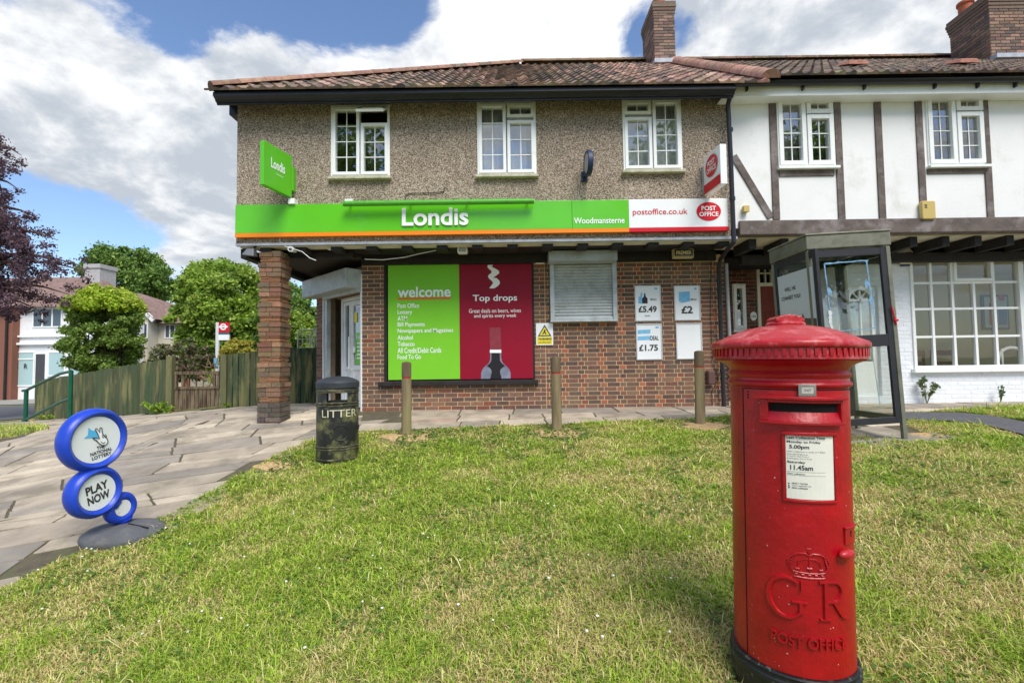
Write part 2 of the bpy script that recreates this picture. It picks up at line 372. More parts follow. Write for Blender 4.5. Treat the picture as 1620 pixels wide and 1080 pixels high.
# ------------------------------------------------------------------ ground
def heights_grid(name, xs, ys, m, off=0, kind='structure'):
    X, Y = np.meshgrid(xs, ys); Z = G0(X, Y) + off; nx, ny = len(xs), len(ys)
    v = np.stack([X.ravel(), Y.ravel(), Z.ravel()], 1); f = [(j * nx + i, j * nx + i + 1, (j + 1) * nx + i + 1, (j + 1) * nx + i) for j in range(ny - 1) for i in range(nx - 1)]
    me = bpy.data.meshes.new(name); me.from_pydata(v.tolist(), [], f); me.materials.append(m); me.polygons.foreach_set('use_smooth', [True] * len(f))
    o = bpy.data.objects.new(name, me); COL.objects.link(o); o['kind'] = kind; return o
def ground_mat():
    m = bpy.data.materials.new('soil_and_turf'); m.use_nodes = True; nt = m.node_tree; N = nt.nodes; L = nt.links; b = N['Principled BSDF']; b.inputs['Roughness'].default_value = .95
    tc = N.new('ShaderNodeTexCoord'); a = N.new('ShaderNodeTexNoise'); a.inputs['Scale'].default_value = 1.2; a.inputs['Detail'].default_value = 8; L.new(tc.outputs['Object'], a.inputs[0])
    cr = N.new('ShaderNodeValToRGB'); e = cr.color_ramp; e.elements[0].position = .35; e.elements[0].color = lin(92, 106, 46); e.elements[1].position = .65; e.elements[1].color = lin(146, 134, 86)
    L.new(a.outputs[0], cr.inputs[0]); c = N.new('ShaderNodeTexNoise'); c.inputs['Scale'].default_value = 60; c.inputs['Detail'].default_value = 6; L.new(tc.outputs['Object'], c.inputs[0])
    mr = N.new('ShaderNodeMapRange'); L.new(c.outputs[0], mr.inputs[0]); mr.inputs[1].default_value = .3; mr.inputs[2].default_value = .7; mr.inputs[3].default_value = .55; mr.inputs[4].default_value = 1.3
    cb = N.new('ShaderNodeCombineXYZ'); [L.new(mr.outputs[0], cb.inputs[i]) for i in range(3)]
    mx = N.new('ShaderNodeMix'); mx.data_type = 'RGBA'; mx.blend_type = 'MULTIPLY'; mx.inputs['Factor'].default_value = 1; L.new(cr.outputs[0], mx.inputs[6]); L.new(cb.outputs[0], mx.inputs[7]); L.new(mx.outputs[2], b.inputs['Base Color'])
    bp = N.new('ShaderNodeBump'); bp.inputs['Strength'].default_value = .8; bp.inputs['Distance'].default_value = .02; L.new(c.outputs[0], bp.inputs['Height']); L.new(bp.outputs[0], b.inputs['Normal'])
    return m
ax = np.unique(np.concatenate([np.linspace(-400, -40, 19), np.linspace(-40, 20, 121), np.linspace(20, 400, 20)]))
ay = np.unique(np.concatenate([np.linspace(-400, -10, 14), np.linspace(-10, 40, 101), np.linspace(40, 600, 20)]))
heights_grid('ground', ax, ay, ground_mat())

def drape(name, A, B, n, m, off=.008, nb=10):
    """sheet between polylines A and B (same length lists of (x,y)), laid on the ground"""
    def res(P, n):
        P = [Vector(p).to_2d() for p in P]; d = [0]
        for a, b in zip(P, P[1:]): d.append(d[-1] + (b - a).length)
        out = []
        for i in range(n + 1):
            t = d[-1] * i / n; k = max(j for j in range(len(d)) if d[j] <= t + 1e-9); k = min(k, len(P) - 2)
            out.append(P[k].lerp(P[k + 1], (t - d[k]) / max(d[k + 1] - d[k], 1e-9)))
        return out
    a, b = res(A, n), res(B, n); mb = MB(); grid = []
    for i in range(n + 1):
        row = []
        for j in range(nb + 1):
            p = a[i].lerp(b[i], j / nb); row.append(mb._v((p.x, p.y, g(p.x, p.y) + off)))
        grid.append(row)
    for i in range(n):
        for j in range(nb): mb.f.append([grid[i][j], grid[i + 1][j], grid[i + 1][j + 1], grid[i][j + 1]]); mb.m.append(0); mb.c.append((.5, .5, .5))
    return mb.build(name, m, kind='structure')
# lawn outline (world coordinates from measured edge points)
edge_px = [(0, 934), (80, 898), (150, 868), (262, 820), (330, 782), (400, 742), (450, 715), (500, 694), (560, 684), (640, 681), (780, 675), (900, 671), (1020, 666), (1110, 662), (1160, 660), (1300, 664), (1345, 690), (1400, 696), (1440, 702), (1475, 692), (1440, 676), (1437, 666), (1490, 668), (1553, 674), (1620, 692)]
edge = [GP(*p).to_2d() for p in edge_px]
lawn = [Vector((-12, -2)), Vector((-9, .2))] + edge + [Vector((9, 4.6)), Vector((9, -3))]
# left corner of the lawn swings away under the frame
verge_px = [(1437, 655), (1480, 653), (1520, 650), (1580, 647), (1640, 645), (1640, 672), (1620, 668), (1570, 660), (1520, 655)]
verge = [GP(*p).to_2d() for p in verge_px]
leftverge = [GP(*p).to_2d() for p in [(-60, 712), (0, 694), (40, 688), (78, 680), (60, 673), (20, 674), (-60, 676)]]
farverge = [GP(*p).to_2d() for p in [(-80, 650), (60, 641), (60, 645), (-80, 657)]]
def inpoly(x, y, P):
    x = np.asarray(x); y = np.asarray(y); r = np.zeros(x.shape, bool); n = len(P)
    for i in range(n):
        x1, y1 = P[i]; x2, y2 = P[(i + 1) % n]
        c = ((y1 > y) != (y2 > y)) & (x < (x2 - x1) * (y - y1) / ((y2 - y1) if y2 != y1 else 1e-9) + x1); r ^= c
    return r
# asphalt path on the right, road on the left
pA = [GP(*p).to_2d() for p in [(1425, 655), (1520, 655.5), (1570, 661), (1640, 674)]]; pB = [GP(*p).to_2d() for p in [(1425, 666), (1500, 669), (1553, 674), (1640, 697)]]
drape('path', pA, pB, 30, ASPH, .03, 6)
rA = [(-60, 10.0), (-20, 14.2), (-13.5, 15.5), (-12, 20), (-9, 60)]; rB = [(-60, 20), (-26, 22.5), (-20, 24.5), (-17, 30), (-15, 60)]
drape('road', rA, rB, 40, ASPH, .02, 8)
mk = MB()
# paving slabs : irregular stones, each its own slab lying on the ground
def slabs():
    mb = MB()
    STC = [lin(174, 161, 142), lin(166, 153, 136), lin(184, 170, 150), lin(154, 144, 131), lin(194, 180, 158), lin(170, 156, 138), lin(146, 138, 127), lin(178, 164, 145)]
    PINK = lin(170, 142, 128)
    def region(x, y, zone):
        if inpoly(x, y, lawn) and not inpoly(x, y, [(-30, 8), (-30, 30), (-8, 30), (-8, 8)]):
            return False
        return True
    def rows(angle, org, nu, nv, zone, jit, wr, hr):
        c, s_ = math.cos(angle), math.sin(angle); v = 0.0; P = lambda u, v_: (org[0] + u * c - v_ * s_, org[1] + u * s_ + v_ * c)
        lines = [0.0]
        while lines[-1] < nv: lines.append(lines[-1] + random.uniform(*hr))
        for r in range(len(lines) - 1):
            u = -random.uniform(0, 1)
            wob0 = lambda q: .06 * math.sin(q * .9 + r * 1.7) + .03 * math.sin(q * 2.3 + r); wob1 = lambda q: .06 * math.sin(q * .9 + (r + 1) * 1.7) + .03 * math.sin(q * 2.3 + r + 1)
            k0 = 0.0; js = random.uniform(-jit, jit)
            while u < nu:
                w = random.uniform(*wr); je = random.uniform(-jit, jit); gp = .013
                a, b = u + gp, u + w - gp
                quad = [(a + js * .0 - js, lines[r] + wob0(a) * (jit * 10) + gp), (b - je, lines[r] + wob0(b) * (jit * 10) + gp), (b + je, lines[r + 1] + wob1(b) * (jit * 10) - gp), (a + js, lines[r + 1] + wob1(a) * (jit * 10) - gp)]
                subs = [quad]
                if random.random() < jit * 4:      # broken across
                    t0, t1 = random.uniform(.3, .7), random.uniform(.3, .7)
                    m0 = [quad[0][i] * (1 - t0) + quad[3][i] * t0 for i in (0, 1)]; m1 = [quad[1][i] * (1 - t1) + quad[2][i] * t1 for i in (0, 1)]
                    subs = [[quad[0], quad[1], (m1[0], m1[1] - gp), (m0[0], m0[1] - gp)], [(m0[0], m0[1] + gp), (m1[0], m1[1] + gp), quad[2], quad[3]]]
                js = je
                for q in subs:
                    pts = [P(*p_) for p_ in q]; cx = sum(p[0] for p in pts) / 4; cy = sum(p[1] for p in pts) / 4
                    if not zone(cx, cy): continue
                    q0 = PINK if random.random() < .02 else random.choice(STC); q1 = random.uniform(.86, 1.12); mb.col = (q0[0] * q1, q0[1] * q1, q0[2] * q1)
                    # subdivide each edge slightly so that the outline is not a perfect quad
                    ring = []
                    for i in range(4):
                        p, p2 = pts[i], pts[(i + 1) % 4]
                        for t in (0.04, .35, .66, .96): ring.append((p[0] + (p2[0] - p[0]) * t + random.uniform(-.004, .004), p[1] + (p2[1] - p[1]) * t + random.uniform(-.004, .004)))
                    tl = random.uniform(.010, .018); tx, ty = random.uniform(-.006, .006), random.uniform(-.006, .006)
                    H = lambda p: g(p[0], p[1]) + tl + tx * (p[0] - cx) + ty * (p[1] - cy)
                    b0 = len(mb.v)
                    for p in ring: mb._v((p[0], p[1], g(*p) - .02))
                    for p in ring: mb._v((p[0], p[1], H(p) - .004))
                    for p in ring: mb._v((cx + (p[0] - cx) * .985, cy + (p[1] - cy) * .985, H(p)))
                    n = len(ring)
                    for L_ in (0, n): mb.idx(b0 + L_, [(i, (i + 1) % n, (i + 1) % n + n, i + n) for i in range(n)])
                    mb.idx(b0 + 2 * n, [tuple(range(n))])
                u += w
    zl = lambda x, y: region(x, y, 0) and (x < -2.1 and y < (10.35 if x > -7.3 else 10.35 + (-7.3 - x) * .47 - .1) and not inpoly(x, y, leftverge) and x > -15 and y > .2) and not (x > -3.0 and y > 8.0)
    rows(R(17), (-16, -2), 18, 14, zl, .12, (.45, 1.15), (.36, .66))
    zr = lambda x, y: region(x, y, 0) and x >= -2.1 and y < 9.9 and x < 12 and y > 5 and not inpoly(x, y, verge) and not inpoly(x, y, list(pA) + list(pB)[::-1])
    rows(R(0), (-3.2, 5.0), 16, 5.2, zr, .02, (.5, 1.1), (.42, .62))
    zf = lambda x, y: y > 24.2
    mb.build('paving', STONE, kind='structure')
slabs()
def bed():
    mb = MB(); st = .2
    for i in range(int(29 / st)):
        for j in range(int(11 / st)):
            x, y = -17 + i * st, .4 + j * st; cx, cy = x + st / 2, y + st / 2
            if inpoly(cx, cy, lawn) or inpoly(cx, cy, leftverge) or inpoly(cx, cy, verge): continue
            if cy > (10.3 if cx > -7.3 else 10.3 + (-7.3 - cx) * .47) or (cx < -13.0 and cy > 9): continue
            mb.face([(a, b, g(a, b) + .004) for a, b in ((x, y), (x + st, y), (x + st, y + st), (x, y + st))])
    mb.build('paving_bed', mat('joint_sand', lin(92, 84, 68), .95, var=.25, vscale=8, bump=.5, bscale=60, dirt=lin(92, 100, 60), dscale=4, damt=.5), kind='structure')
bed()
fp = drape('pavement', [(-60, 20.6), (-26, 23.4), (-21, 25)], [(-60, 27), (-26, 27.9), (-14, 27.9)], 10, mat('pavement_grey', lin(150, 146, 138), .9, var=.12, bump=.3), .03)

# ------------------------------------------------------------------ shop building
YF, YW, YG = 7.6, 8.5, 7.52          # upper wall, ground-floor wall, sign face
XL = WX(375, 250, YF); XR = WX(1152, 250, YF); ZS = 2.77; ZE = WZ(700, 160, YF) + .02
ZE = WZ(760, 158, YF)
YEAVE, ZEAVE, YRIDGE = 7.28, 5.12, 12.0
ZRIDGE = WZ(930, 102, YRIDGE)
shop = thing('shop_building', 'two-storey pebbledash and brown brick corner shop with brick pillar, black eaves and tiled hipped roof', 'building', (0, 8.5, 0))
mw = MB()                              # upper wall
wins = [rect(524, 617, 167, 281, YF), rect(755, 848, 162, 278, YF), rect(985, 1078, 157, 271, YF)]
wallholes(mw, XL, XR, ZS - .004, ZE, YF, YF + .25, wins)
mw.box(XL, XL + .25, YF + .25, 16.5, ZS + .05, ZE); mw.box(XL, XR + .6, 16.5, 16.7, 0, ZE)
mw.build('upper_wall', PEB, shop)
# interior floor / soffit
m = MB(); m.box(XL + .03, XR + .1, 7.66, 7.84, 2.71, 2.75); m.build('soffit_board', CREAM, shop)
m = MB(); m.box(XL + .2, XR + .1, 7.841, 8.02, 2.712, 2.752); m.build('dark_soffit_board', BLACKWOOD, shop)
m = MB(); m.box(XL + .25, XR, 8.021, 16.4, 2.718, 2.80); m.build('floor', BLACKWOOD, shop)
m = MB()
m.box(XL - .005, XR + .1, YF - .012, YF + .06, ZS - .045, ZS - .005); m.build('edge_trim', LEAD, shop)
x = XL + .35
while x < XR + .1: m = MB(); m.box(x, x + .17, 7.662, 7.96, 2.648, 2.708); m.build('joist', BLACKWOOD, shop, bevel=.005); x += .565
m = MB(); m.box(XL + .02, XL + .16, 7.70, 11.5, 2.55, 2.70); m.build('side_beam', BLACKWOOD, shop)
m = MB(); m.box(-2.62, XR + .1, 8.40, 8.47, 2.56, 2.715); m.build('beam', BLACKWOOD, shop, bevel=.006)
m = MB(); m.box(XL + .17, -2.62, 7.965, 8.06, 2.60, 2.705); m.build('porch_beam', BLACKWOOD, shop, bevel=.006)
m = MB(); m.box(XL + .17, -2.6, 8.26, 11.6, 2.66, 2.715); m.build('porch_ceiling', mat('porch_board', lin(60, 52, 48), .8, var=.2), shop)
# ground floor wall
XA = WX(572, 550, YW); XC = WX(1150, 550, YW)
hw = rect(608, 845, 413, 602, YW); hs = rect(874, 973, 395, 505, YW)
ZT = 2.58
m = MB(); wallholes(m, XA + .004, XC - .004, -.3, ZT + .1, YW, YW + .22, [hw, hs]); m.box(XC - .22, XC - .004, YW + .22, 9.9, -.3, ZT + .1); m.build('wall', MORTAR, shop)
m = MB()
HH = [hw, hs]; xm = WX(862, 500, YW)
bricks(m, facing(YW), XA, xm, -.02, ZT, HH, flemish=False)
bricks(m, facing(YW), xm + .01, XC, -.02, ZT, HH, flemish=True)
bricks(m, lambda u, o, z: (XC + o - .004, u, z), YW, 9.9, -.02, ZT)
m.build('brickwork', BRICK, shop)
# corner entrance (45 degree chamfer)
A = Vector((XA, YW, 0)); dU = Vector((-.7071, .7071, 0)); nO = Vector((-.7071, -.7071, 0))
CH = Matrix(((dU.x, -nO.x, 0, A.x), (dU.y, -nO.y, 0, A.y), (0, 0, 1, 0), (0, 0, 0, 1)))   # local x along wall, local y inwards
Lc = 1.88; B = A + dU * Lc
def CM4(mb): mb.M = CH; return mb
m = CM4(MB()); m.box(1.46, Lc, 0, .2, -.3, ZT); m.box(.0, 1.46, .05, .2, 2.15, ZT); m.box(-.0, 1.4, .2, .6, 2.12, 2.16); m.build('porch_wall', MORTARD, shop)
m = MB(); bricks(m, lambda u, o, z: CH @ Vector((u, -o, z)), 1.44, Lc, -.02, ZT, (), flemish=False)
bricks(m, lambda u, o, z: (B.x - o, B.y + u, z), 0, 6.5, -.02, ZT, (), flemish=False)
bricks(m, lambda u, o, z: (XA - o + .004, YW + u, z), 0, .25, -.02, ZT, (), flemish=False, pal=BR_STR)
m.build('porch_brickwork', BRICK, shop)
m = MB(); m.box(B.x, B.x + .2, B.y, 16.5, -.3, ZT + .1); m.build('side_wall', MORTARD, shop)
# shutter box over the door, guides
m = CM4(MB()); m.prism([(.0, 2.16), (Lc + .0, 2.16), (Lc + .0, 2.50), (.0, 2.50)], -.30, .04); m.build('door_shutter_box', STEEL, shop, 'grey steel roller shutter box above the corner door', bevel=.01)
m = CM4(MB()); m.box(1.34, 1.44, -.03, .05, 0, 2.16); m.box(.0, 1.4, -.08, -.02, 2.10, 2.158); m.build('door_shutter_guide', STEEL, shop)
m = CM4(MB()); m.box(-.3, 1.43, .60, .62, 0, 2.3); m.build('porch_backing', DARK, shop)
m = CM4(MB()); m.box(-.012, .028, -.012, .02, 0, 2.42); m.box(1.50, 1.53, -.03, -.008, 0, 2.16); m.build('conduit', UPVC, shop)
# door
dr = CM4(MB()); UD = mat('door_white', lin(220, 224, 226), .4, var=.05, dirt=lin(160, 158, 150), dscale=3, damt=.3)
y0, y1 = .20, .26
def leaf(mb, a, b, z0, z1, st, midz=None):
    mb.box(a, a + st, y0, y1, z0, z1); mb.box(b - st, b, y0, y1, z0, z1); mb.box(a + st, b - st, y0, y1, z0, z0 + st); mb.box(a + st, b - st, y0, y1, z1 - st, z1)
    if midz: mb.box(a + st, b - st, y0, y1, midz, midz + st)
dr.box(-.14, 1.17, y0 - .02, y1 + .02, 2.04, 2.11); dr.box(1.105, 1.17, y0 - .02, y1 + .02, .0, 2.04)
leaf(dr, .81, 1.10, .03, 2.03, .065, .72); leaf(dr, -.14, .80, .03, 2.03, .09, .72)
dr.box(.87, 1.04, y0 + .02, y1 - .01, .09, .74); dr.box(-.06, .72, y0 + .02, y1 - .01, .11, .74)
door = dr.build('door', UD, shop, 'white glazed entrance door with narrow side leaf', bevel=.005)
q = CM4(MB()); q.box(.875, 1.035, .225, .23, .79, 1.97); q.box(-.05, .71, .225, .23, .81, 1.94); q.build('pane', GLASS, door)
q = CM4(MB()); q.tube([(.755, .20, .72), (.755, .14, .75), (.755, .14, 1.35), (.755, .20, 1.38)], .014); q.build('handle', UPVC, door, smooth=True)
q = CM4(MB()); q.box(.12, .64, .216, .220, .82, 1.42); q.build('green_notice', GREENP, door)
q = CM4(MB()); 
for k, (a, b, h) in enumerate([(.05, .30, .07), (.39, .58, .022), (.43, .58, .022), (.41, .58, .022), (.45, .58, .022), (.43, .58, .022)]):
    zz = 1.30 - k * .07 if k else 1.33; q.box(a, b, .210, .213, zz - h, zz) if k else None
q.M = CH @ Matrix.Diagonal((-1, 1, 1, 1)); text(q, 'hello', -.60, -.30, 1.30, 1.38, .212); q.build('notice_lettering', WHITEL, door)
q = CM4(MB()); q.box(.58, .69, .216, .220, 1.62, 1.80); q.build('yellow_notice', paint('warning_yellow', (232, 214, 40), .5), door)
q = CM4(MB()); q.M = CH @ Matrix.Translation((.66, 0, 0)); q.ellipse(0, 1.1, .045, .06, .190, .198, 20); q.M = CH; q.build('paper_notice', WHITEP, door); q = CM4(MB()); q.box(.3, .48, .216, .219, .42, .60); q.build('paper_notice', WHITEP, door); q = CM4(MB()); q.box(.32, .46, .216, .219, .33, .39); q.build('paper_notice', WHITEP, door)
# brick pillar
XP0 = WX(411, 600, 7.68); XP1 = WX(442, 600, 7.68); PY0, PY1 = 7.68, 7.98; zb = g(XP0, PY0)
pb = MB(); zc = -.1; r = 0
PILC = [lin(136, 104, 80), lin(120, 96, 72), lin(130, 92, 74), lin(116, 98, 74), lin(146, 110, 84), lin(104, 88, 72)]
def pillar_course(z0, z1, ex, pal, header=False):
    a0, a1, b0, b1 = XP0 - ex, XP1 + ex, PY0 - ex, PY1 + ex
    n = 2; cut = random.choice([.35, .5, .62]) if not header else .5
    xs = [a0, a0 + (a1 - a0) * cut, a1]
    for i in range(2):
        pb.col = rc(random.choice(pal), .18); pb.box(xs[i] + .004, xs[i + 1] - .004, b0, b0 + .06, z0 + .004, z1 - .004)
    for (xa, xb) in ((a1 - .06, a1), (a0, a0 + .06)):
        pb.col = rc(random.choice(pal), .18); cutb = b0 + (b1 - b0) * random.choice([.4, .6]); pb.box(xa + .001, xb - .001, b0 + .065, cutb - .004, z0 + .004, z1 - .004)
        pb.col = rc(random.choice(pal), .18); pb.box(xa + .001, xb - .001, cutb + .004, b1, z0 + .004, z1 - .004)
z = -.14; DK = [lin(96, 86, 78), lin(84, 76, 70), lin(104, 92, 80)]
pattern = 0
while z < 2.63:
    if z < .2: pillar_course(z, z + .075, .028, DK); z += .075; continue
    ph = pattern % 7
    if ph < 4: pillar_course(z, z + .024, .010 if ph % 2 else .0, [lin(156, 110, 80), lin(142, 98, 74), lin(164, 120, 90)]); z += .024   # tile creasing
    else: pillar_course(z, z + .074, .022 if ph < 6 else .034, PILC); z += .074
    pattern += 1
pb.build('pillar', BRICK, shop)
m = MB(); m.box(XP0 + .012, XP1 - .012, PY0 + .015, PY1 - .015, -.2, 2.66); m.build('pillar_core', MORTAR, shop)
# big black window frame + posters go in front
m = MB(); x0, x1, z0, z1 = hw
m.box(x0, x1, YW - .02, YW + .06, z1 - .07, z1 - .001); m.box(x0, x0 + .05, YW - .02, YW + .06, z0, z1 - .07); m.box(x1 - .05, x1, YW - .02, YW + .06, z0, z1 - .07); m.box(x0 + .05, x1 - .05, YW - .0, YW + .06, z0, z0 + .03)
fr = m.build('window', BLACKWOOD, shop, 'wide black framed shop window covered by two printed panels', bevel=.005)
m = MB(); m.box(x0 - .09, x1 + .05, YW - .09, YW + .02, z0 - .08, z0 + .0); m.build('sill', BLACKWOOD, fr, bevel=.01)
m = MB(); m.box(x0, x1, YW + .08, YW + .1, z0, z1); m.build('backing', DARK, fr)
# roller shutter over side window
sx0, sx1, sz0, sz1 = rect(872, 974, 412, 507, 8.40); bx0, bx1, bz0, bz1 = rect(868, 977, 387, 412, 8.1); bz1 = min(bz1, 2.70)
m = MB()
nsl = 19; hh = (sz1 - sz0 - .03) / nsl
for k in range(nsl):
    za = sz0 + .03 + k * hh
    for j in range(4):
        t0, t1 = j / 4, (j + 1) / 4; y_ = lambda t: 8.43 - .02 * math.sin(PI * min(t * 1.15, 1))
        m.face([(sx0 + .05, y_(t0), za + hh * t0), (sx1 - .05, y_(t0), za + hh * t0), (sx1 - .05, y_(t1), za + hh * t1), (sx0 + .05, y_(t1), za + hh * t1)])
sh = m.build('shutter', STEEL, shop, 'closed galvanised roller shutter with narrow slats')
for a_, b_ in ((sx0 - .02, sx0 + .055), (sx1 - .055, sx1 + .02)): m = MB(); m.box(a_, b_, 8.37, 8.46, sz0, sz1); m.build('guide', STEEL, sh, bevel=.004)
m = MB(); m.box(sx0 + .056, sx1 - .056, 8.385, 8.44, sz0, sz0 + .055); m.box(sx0 - .03, sx1 + .03, 8.36, 8.5, sz0 - .02, sz0 - .001); m.build('bottom_rail', STEEL, sh, bevel=.004)
m = MB(); m.prism([(bx0, bz0), (bx1, bz0), (bx1, bz1), (bx0, bz1)], 8.1, 8.39); m.build('housing', mat('shutter_box_grey', lin(176, 184, 188), .45, metal=.2, var=.08, dirt=lin(120, 120, 112), dscale=3, damt=.4), sh, bevel=.01)
# windows -------------------------------------------------
def window(parent, R4, Y, cas, label=None, curtain=None, sill=True, fw=.055, depth=.09, tilt=None, sillmat=UPVC, bars=.014):
    x0, x1, z0, z1 = R4; w, h = x1 - x0, z1 - z0; m = MB(); ya = Y - .02; yb = Y + depth - .02
    m.box(x0, x0 + fw * .7, ya, yb, z0, z1); m.box(x1 - fw * .7, x1, ya, yb, z0, z1); m.box(x0 + fw * .7, x1 - fw * .7, ya, yb, z1 - fw * .7, z1); m.box(x0 + fw * .7, x1 - fw * .7, ya, yb, z0, z0 + fw * .7)
    wn = m.build('window', UPVC, parent, label, bevel=.004)
    ms = MB(); mg = MB(); mb_ = MB()
    for (a, b, c, d, nx, nz) in cas:
        X0, X1, Z0, Z1 = x0 + a * w, x0 + b * w, z0 + c * h, z0 + d * h; s_ = fw * .9; yc = ya - .018
        T = None
        ms.box(X0, X0 + s_, yc, yb - .01, Z0, Z1); ms.box(X1 - s_, X1, yc, yb - .01, Z0, Z1); ms.box(X0 + s_, X1 - s_, yc, yb - .01, Z0, Z0 + s_); ms.box(X0 + s_, X1 - s_, yc, yb - .01, Z1 - s_, Z1)
        gx0, gx1, gz0, gz1 = X0 + s_, X1 - s_, Z0 + s_, Z1 - s_
        mg.box(gx0, gx1, Y + .018, Y + .022, gz0, gz1)
        for i in range(1, nx): xx = gx0 + (gx1 - gx0) * i / nx; mb_.box(xx - bars / 2, xx + bars / 2, Y + .008, Y + .0165, gz0, gz1)
        for i in range(1, nz): zz = gz0 + (gz1 - gz0) * i / nz; mb_.box(gx0, gx1, Y + .006, Y + .0145, zz - bars / 2, zz + bars / 2)
    ms.build('casement', UPVC, wn, bevel=.004); mg.build('pane', GLASS, wn); mb_.build('glazing_bars', UPVC, wn)
    if curtain:
        mc = MB(); n = int((x1 - x0) / .03)
        for i in range(n):
            xa = x0 + (x1 - x0) * i / n; xb = x0 + (x1 - x0) * (i + 1) / n; ya_ = Y + .17 + .025 * math.sin(i * 1.3) * math.sin(i * .37 + 1); yb_ = Y + .17 + .025 * math.sin((i + 1) * 1.3) * math.sin((i + 1) * .37 + 1)
            if curtain[1] and not any(u0 < (xa - x0) / w < u1 for u0, u1 in curtain[1]): continue
            mc.face([(xa, ya_, z0), (xb, yb_, z0), (xb, yb_, z1), (xa, ya_, z1)])
        mc.build('net_curtain', curtain[0], wn, smooth=True)
    if sill: ms_ = MB(); ms_.box(x0 - .03, x1 + .03, Y - .085, Y + .02, z0 - .045, z0 - .002); ms_.build('sill', sillmat, wn, bevel=.006)
    return wn
NET = mat('net_curtain', lin(222, 226, 232), .9, trans=.2)
NETD = mat('grey_curtain', lin(120, 120, 120), .9)
SILLM = mat('mossy_sill', lin(190, 186, 165), .8, var=.2, vscale=10, dirt=lin(130, 125, 80), dscale=8, damt=.5)
cA = [(.03, .49, .03, .97, 2, 4), (.51, .97, .03, .74, 2, 3)]
w1 = window(shop, wins[0], YF, cA, 'left upper window with its top fanlight propped open', None, sillmat=SILLM)
x0, x1, z0, z1 = wins[0]; ww = x1 - x0; hh_ = z1 - z0
m = MB(); m.M = Matrix.Translation((x0 + ww * .5, YF - .02, z1 - .06)) @ Matrix.Rotation(R(-56), 4, 'X')
a = ww * .46; m.box(0, a, -.02, .02, -.28, -.22); m.box(0, a, -.02, .02, -.05, 0); m.box(0, .05, -.02, .02, -.22, -.05); m.box(a - .05, a, -.02, .02, -.22, -.05)
m.build('open_fanlight', UPVC, w1, bevel=.003)
cB = [(.03, .49, .03, .97, 2, 4), (.51, .97, .78, .97, 2, 1), (.51, .97, .03, .74, 2, 3)]
window(shop, wins[1], YF, cB, None, (NET, None), sillmat=SILLM)
cC = [(.51, .97, .03, .97, 2, 4), (.03, .49, .78, .97, 2, 1), (.03, .49, .03, .74, 2, 3)]
window(shop, wins[2], YF, cC, None, (NET, None), sillmat=SILLM)
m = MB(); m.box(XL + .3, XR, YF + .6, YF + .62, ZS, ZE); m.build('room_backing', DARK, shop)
# eaves : black fascia + ogee gutter
m = MB(); XE0, XE1 = WX(343, 150, YEAVE), WX(1160, 140, YEAVE)
zoff = WZ(760, 141, 7.18)
prof = [(7.60, ZE - zoff + .001), (7.60, .05), (7.22, .03), (7.18, .01), (7.18, -.045), (7.235, -.075), (7.245, -.10), (7.28, -.108), (7.28, -.13), (7.31, -.13), (7.31, ZE - zoff + .001)]
def along_x(mb, prof, xa, xb):
    n = len(prof); b = len(mb.v)
    for x_ in (xa, xb):
        for y_, z_ in prof: mb._v((x_, y_, z_ + zoff))
    mb.idx(b, [(i, (i + 1) % n, (i + 1) % n + n, i + n) for i in range(n)] + [tuple(range(n - 1, -1, -1)), tuple(range(n, 2 * n))])
along_x(m, prof, XE0, XE1)
m.box(XE0 + .002, XE0 + .35, 7.605, 16.6, zoff - .12, zoff + .03)
m.build('gutter', BLACKGLOSS, shop, smooth=True, auto=40)
# roof --------------------------------------------------------
def tiles(mb, X0, X1, Ye, Ze, Yr, Zr, pal, hip=None, tw=.19, tl=.37, lip=.026, rolls=None):
    run = math.hypot(Yr - Ye, Zr - Ze); sy, sz = (Yr - Ye) / run, (Zr - Ze) / run; ny, nz_ = -sz, sy
    nr = int(run / tl) + 1; rolls = rolls or [(0, 0.002), (.34, 0.0), (.5, .016), (.68, .034), (.88, .022), (1, .002)]
    for r in range(nr):
        s0, s1 = r * tl - .03, min((r + 1) * tl + .01, run); c = 0; x = X0
        while x < X1:
            yc = Ye + sy * s0
            if hip is not None and x + tw / 2 < hip(yc): x += tw; continue
            mb.col = rc(random.choice(pal), .14); jz = random.uniform(-.004, .004)
            b = len(mb.v); n = len(rolls)
            for (s_, h) in ((s0, lip), (s1, 0.0)):
                for t, rh in rolls:
                    hh = h + rh + jz; mb._v((x + t * tw, Ye + sy * s_ + ny * hh, Ze + sz * s_ + nz_ * hh))
            for t, rh in rolls: mb._v((x + t * tw, Ye + sy * s0, Ze + sz * s0))
            mb.idx(b, [(i, i + 1, i + 1 + n, i + n) for i in range(n - 1)] + [(i + 2 * n, i + 1 + 2 * n, i + 1, i) for i in range(n - 1)])
            x += tw
def ridge(mb, a, b, r=.13, seg=.42, pal=None, n=8):
    a, b = Vector(a), Vector(b); L_ = (b - a).length; k = max(1, int(L_ / seg)); d = (b - a).normalized(); side = d.cross(Vector((0, 0, 1))).normalized(); up = side.cross(d)
    for i in range(k):
        mb.col = rc(random.choice(pal), .15); p0 = a + d * (L_ * i / k); p1 = a + d * (L_ * (i + 1) / k + .03); bb = len(mb.v)
        for p, rr in ((p0, r * 1.06), (p1, r)):
            for j in range(n + 1):
                t = PI * j / n; mb._v(p + side * math.cos(t) * rr + up * (math.sin(t) * rr * .85 - .02))
        mb.idx(bb, [(j, j + 1, j + 2 + n, j + 1 + n) for j in range(n)] + [tuple(range(n + 1))])
PT = [lin(166, 136, 122), lin(148, 120, 108), lin(126, 104, 94), lin(108, 92, 86), lin(180, 150, 134), lin(140, 114, 102)]
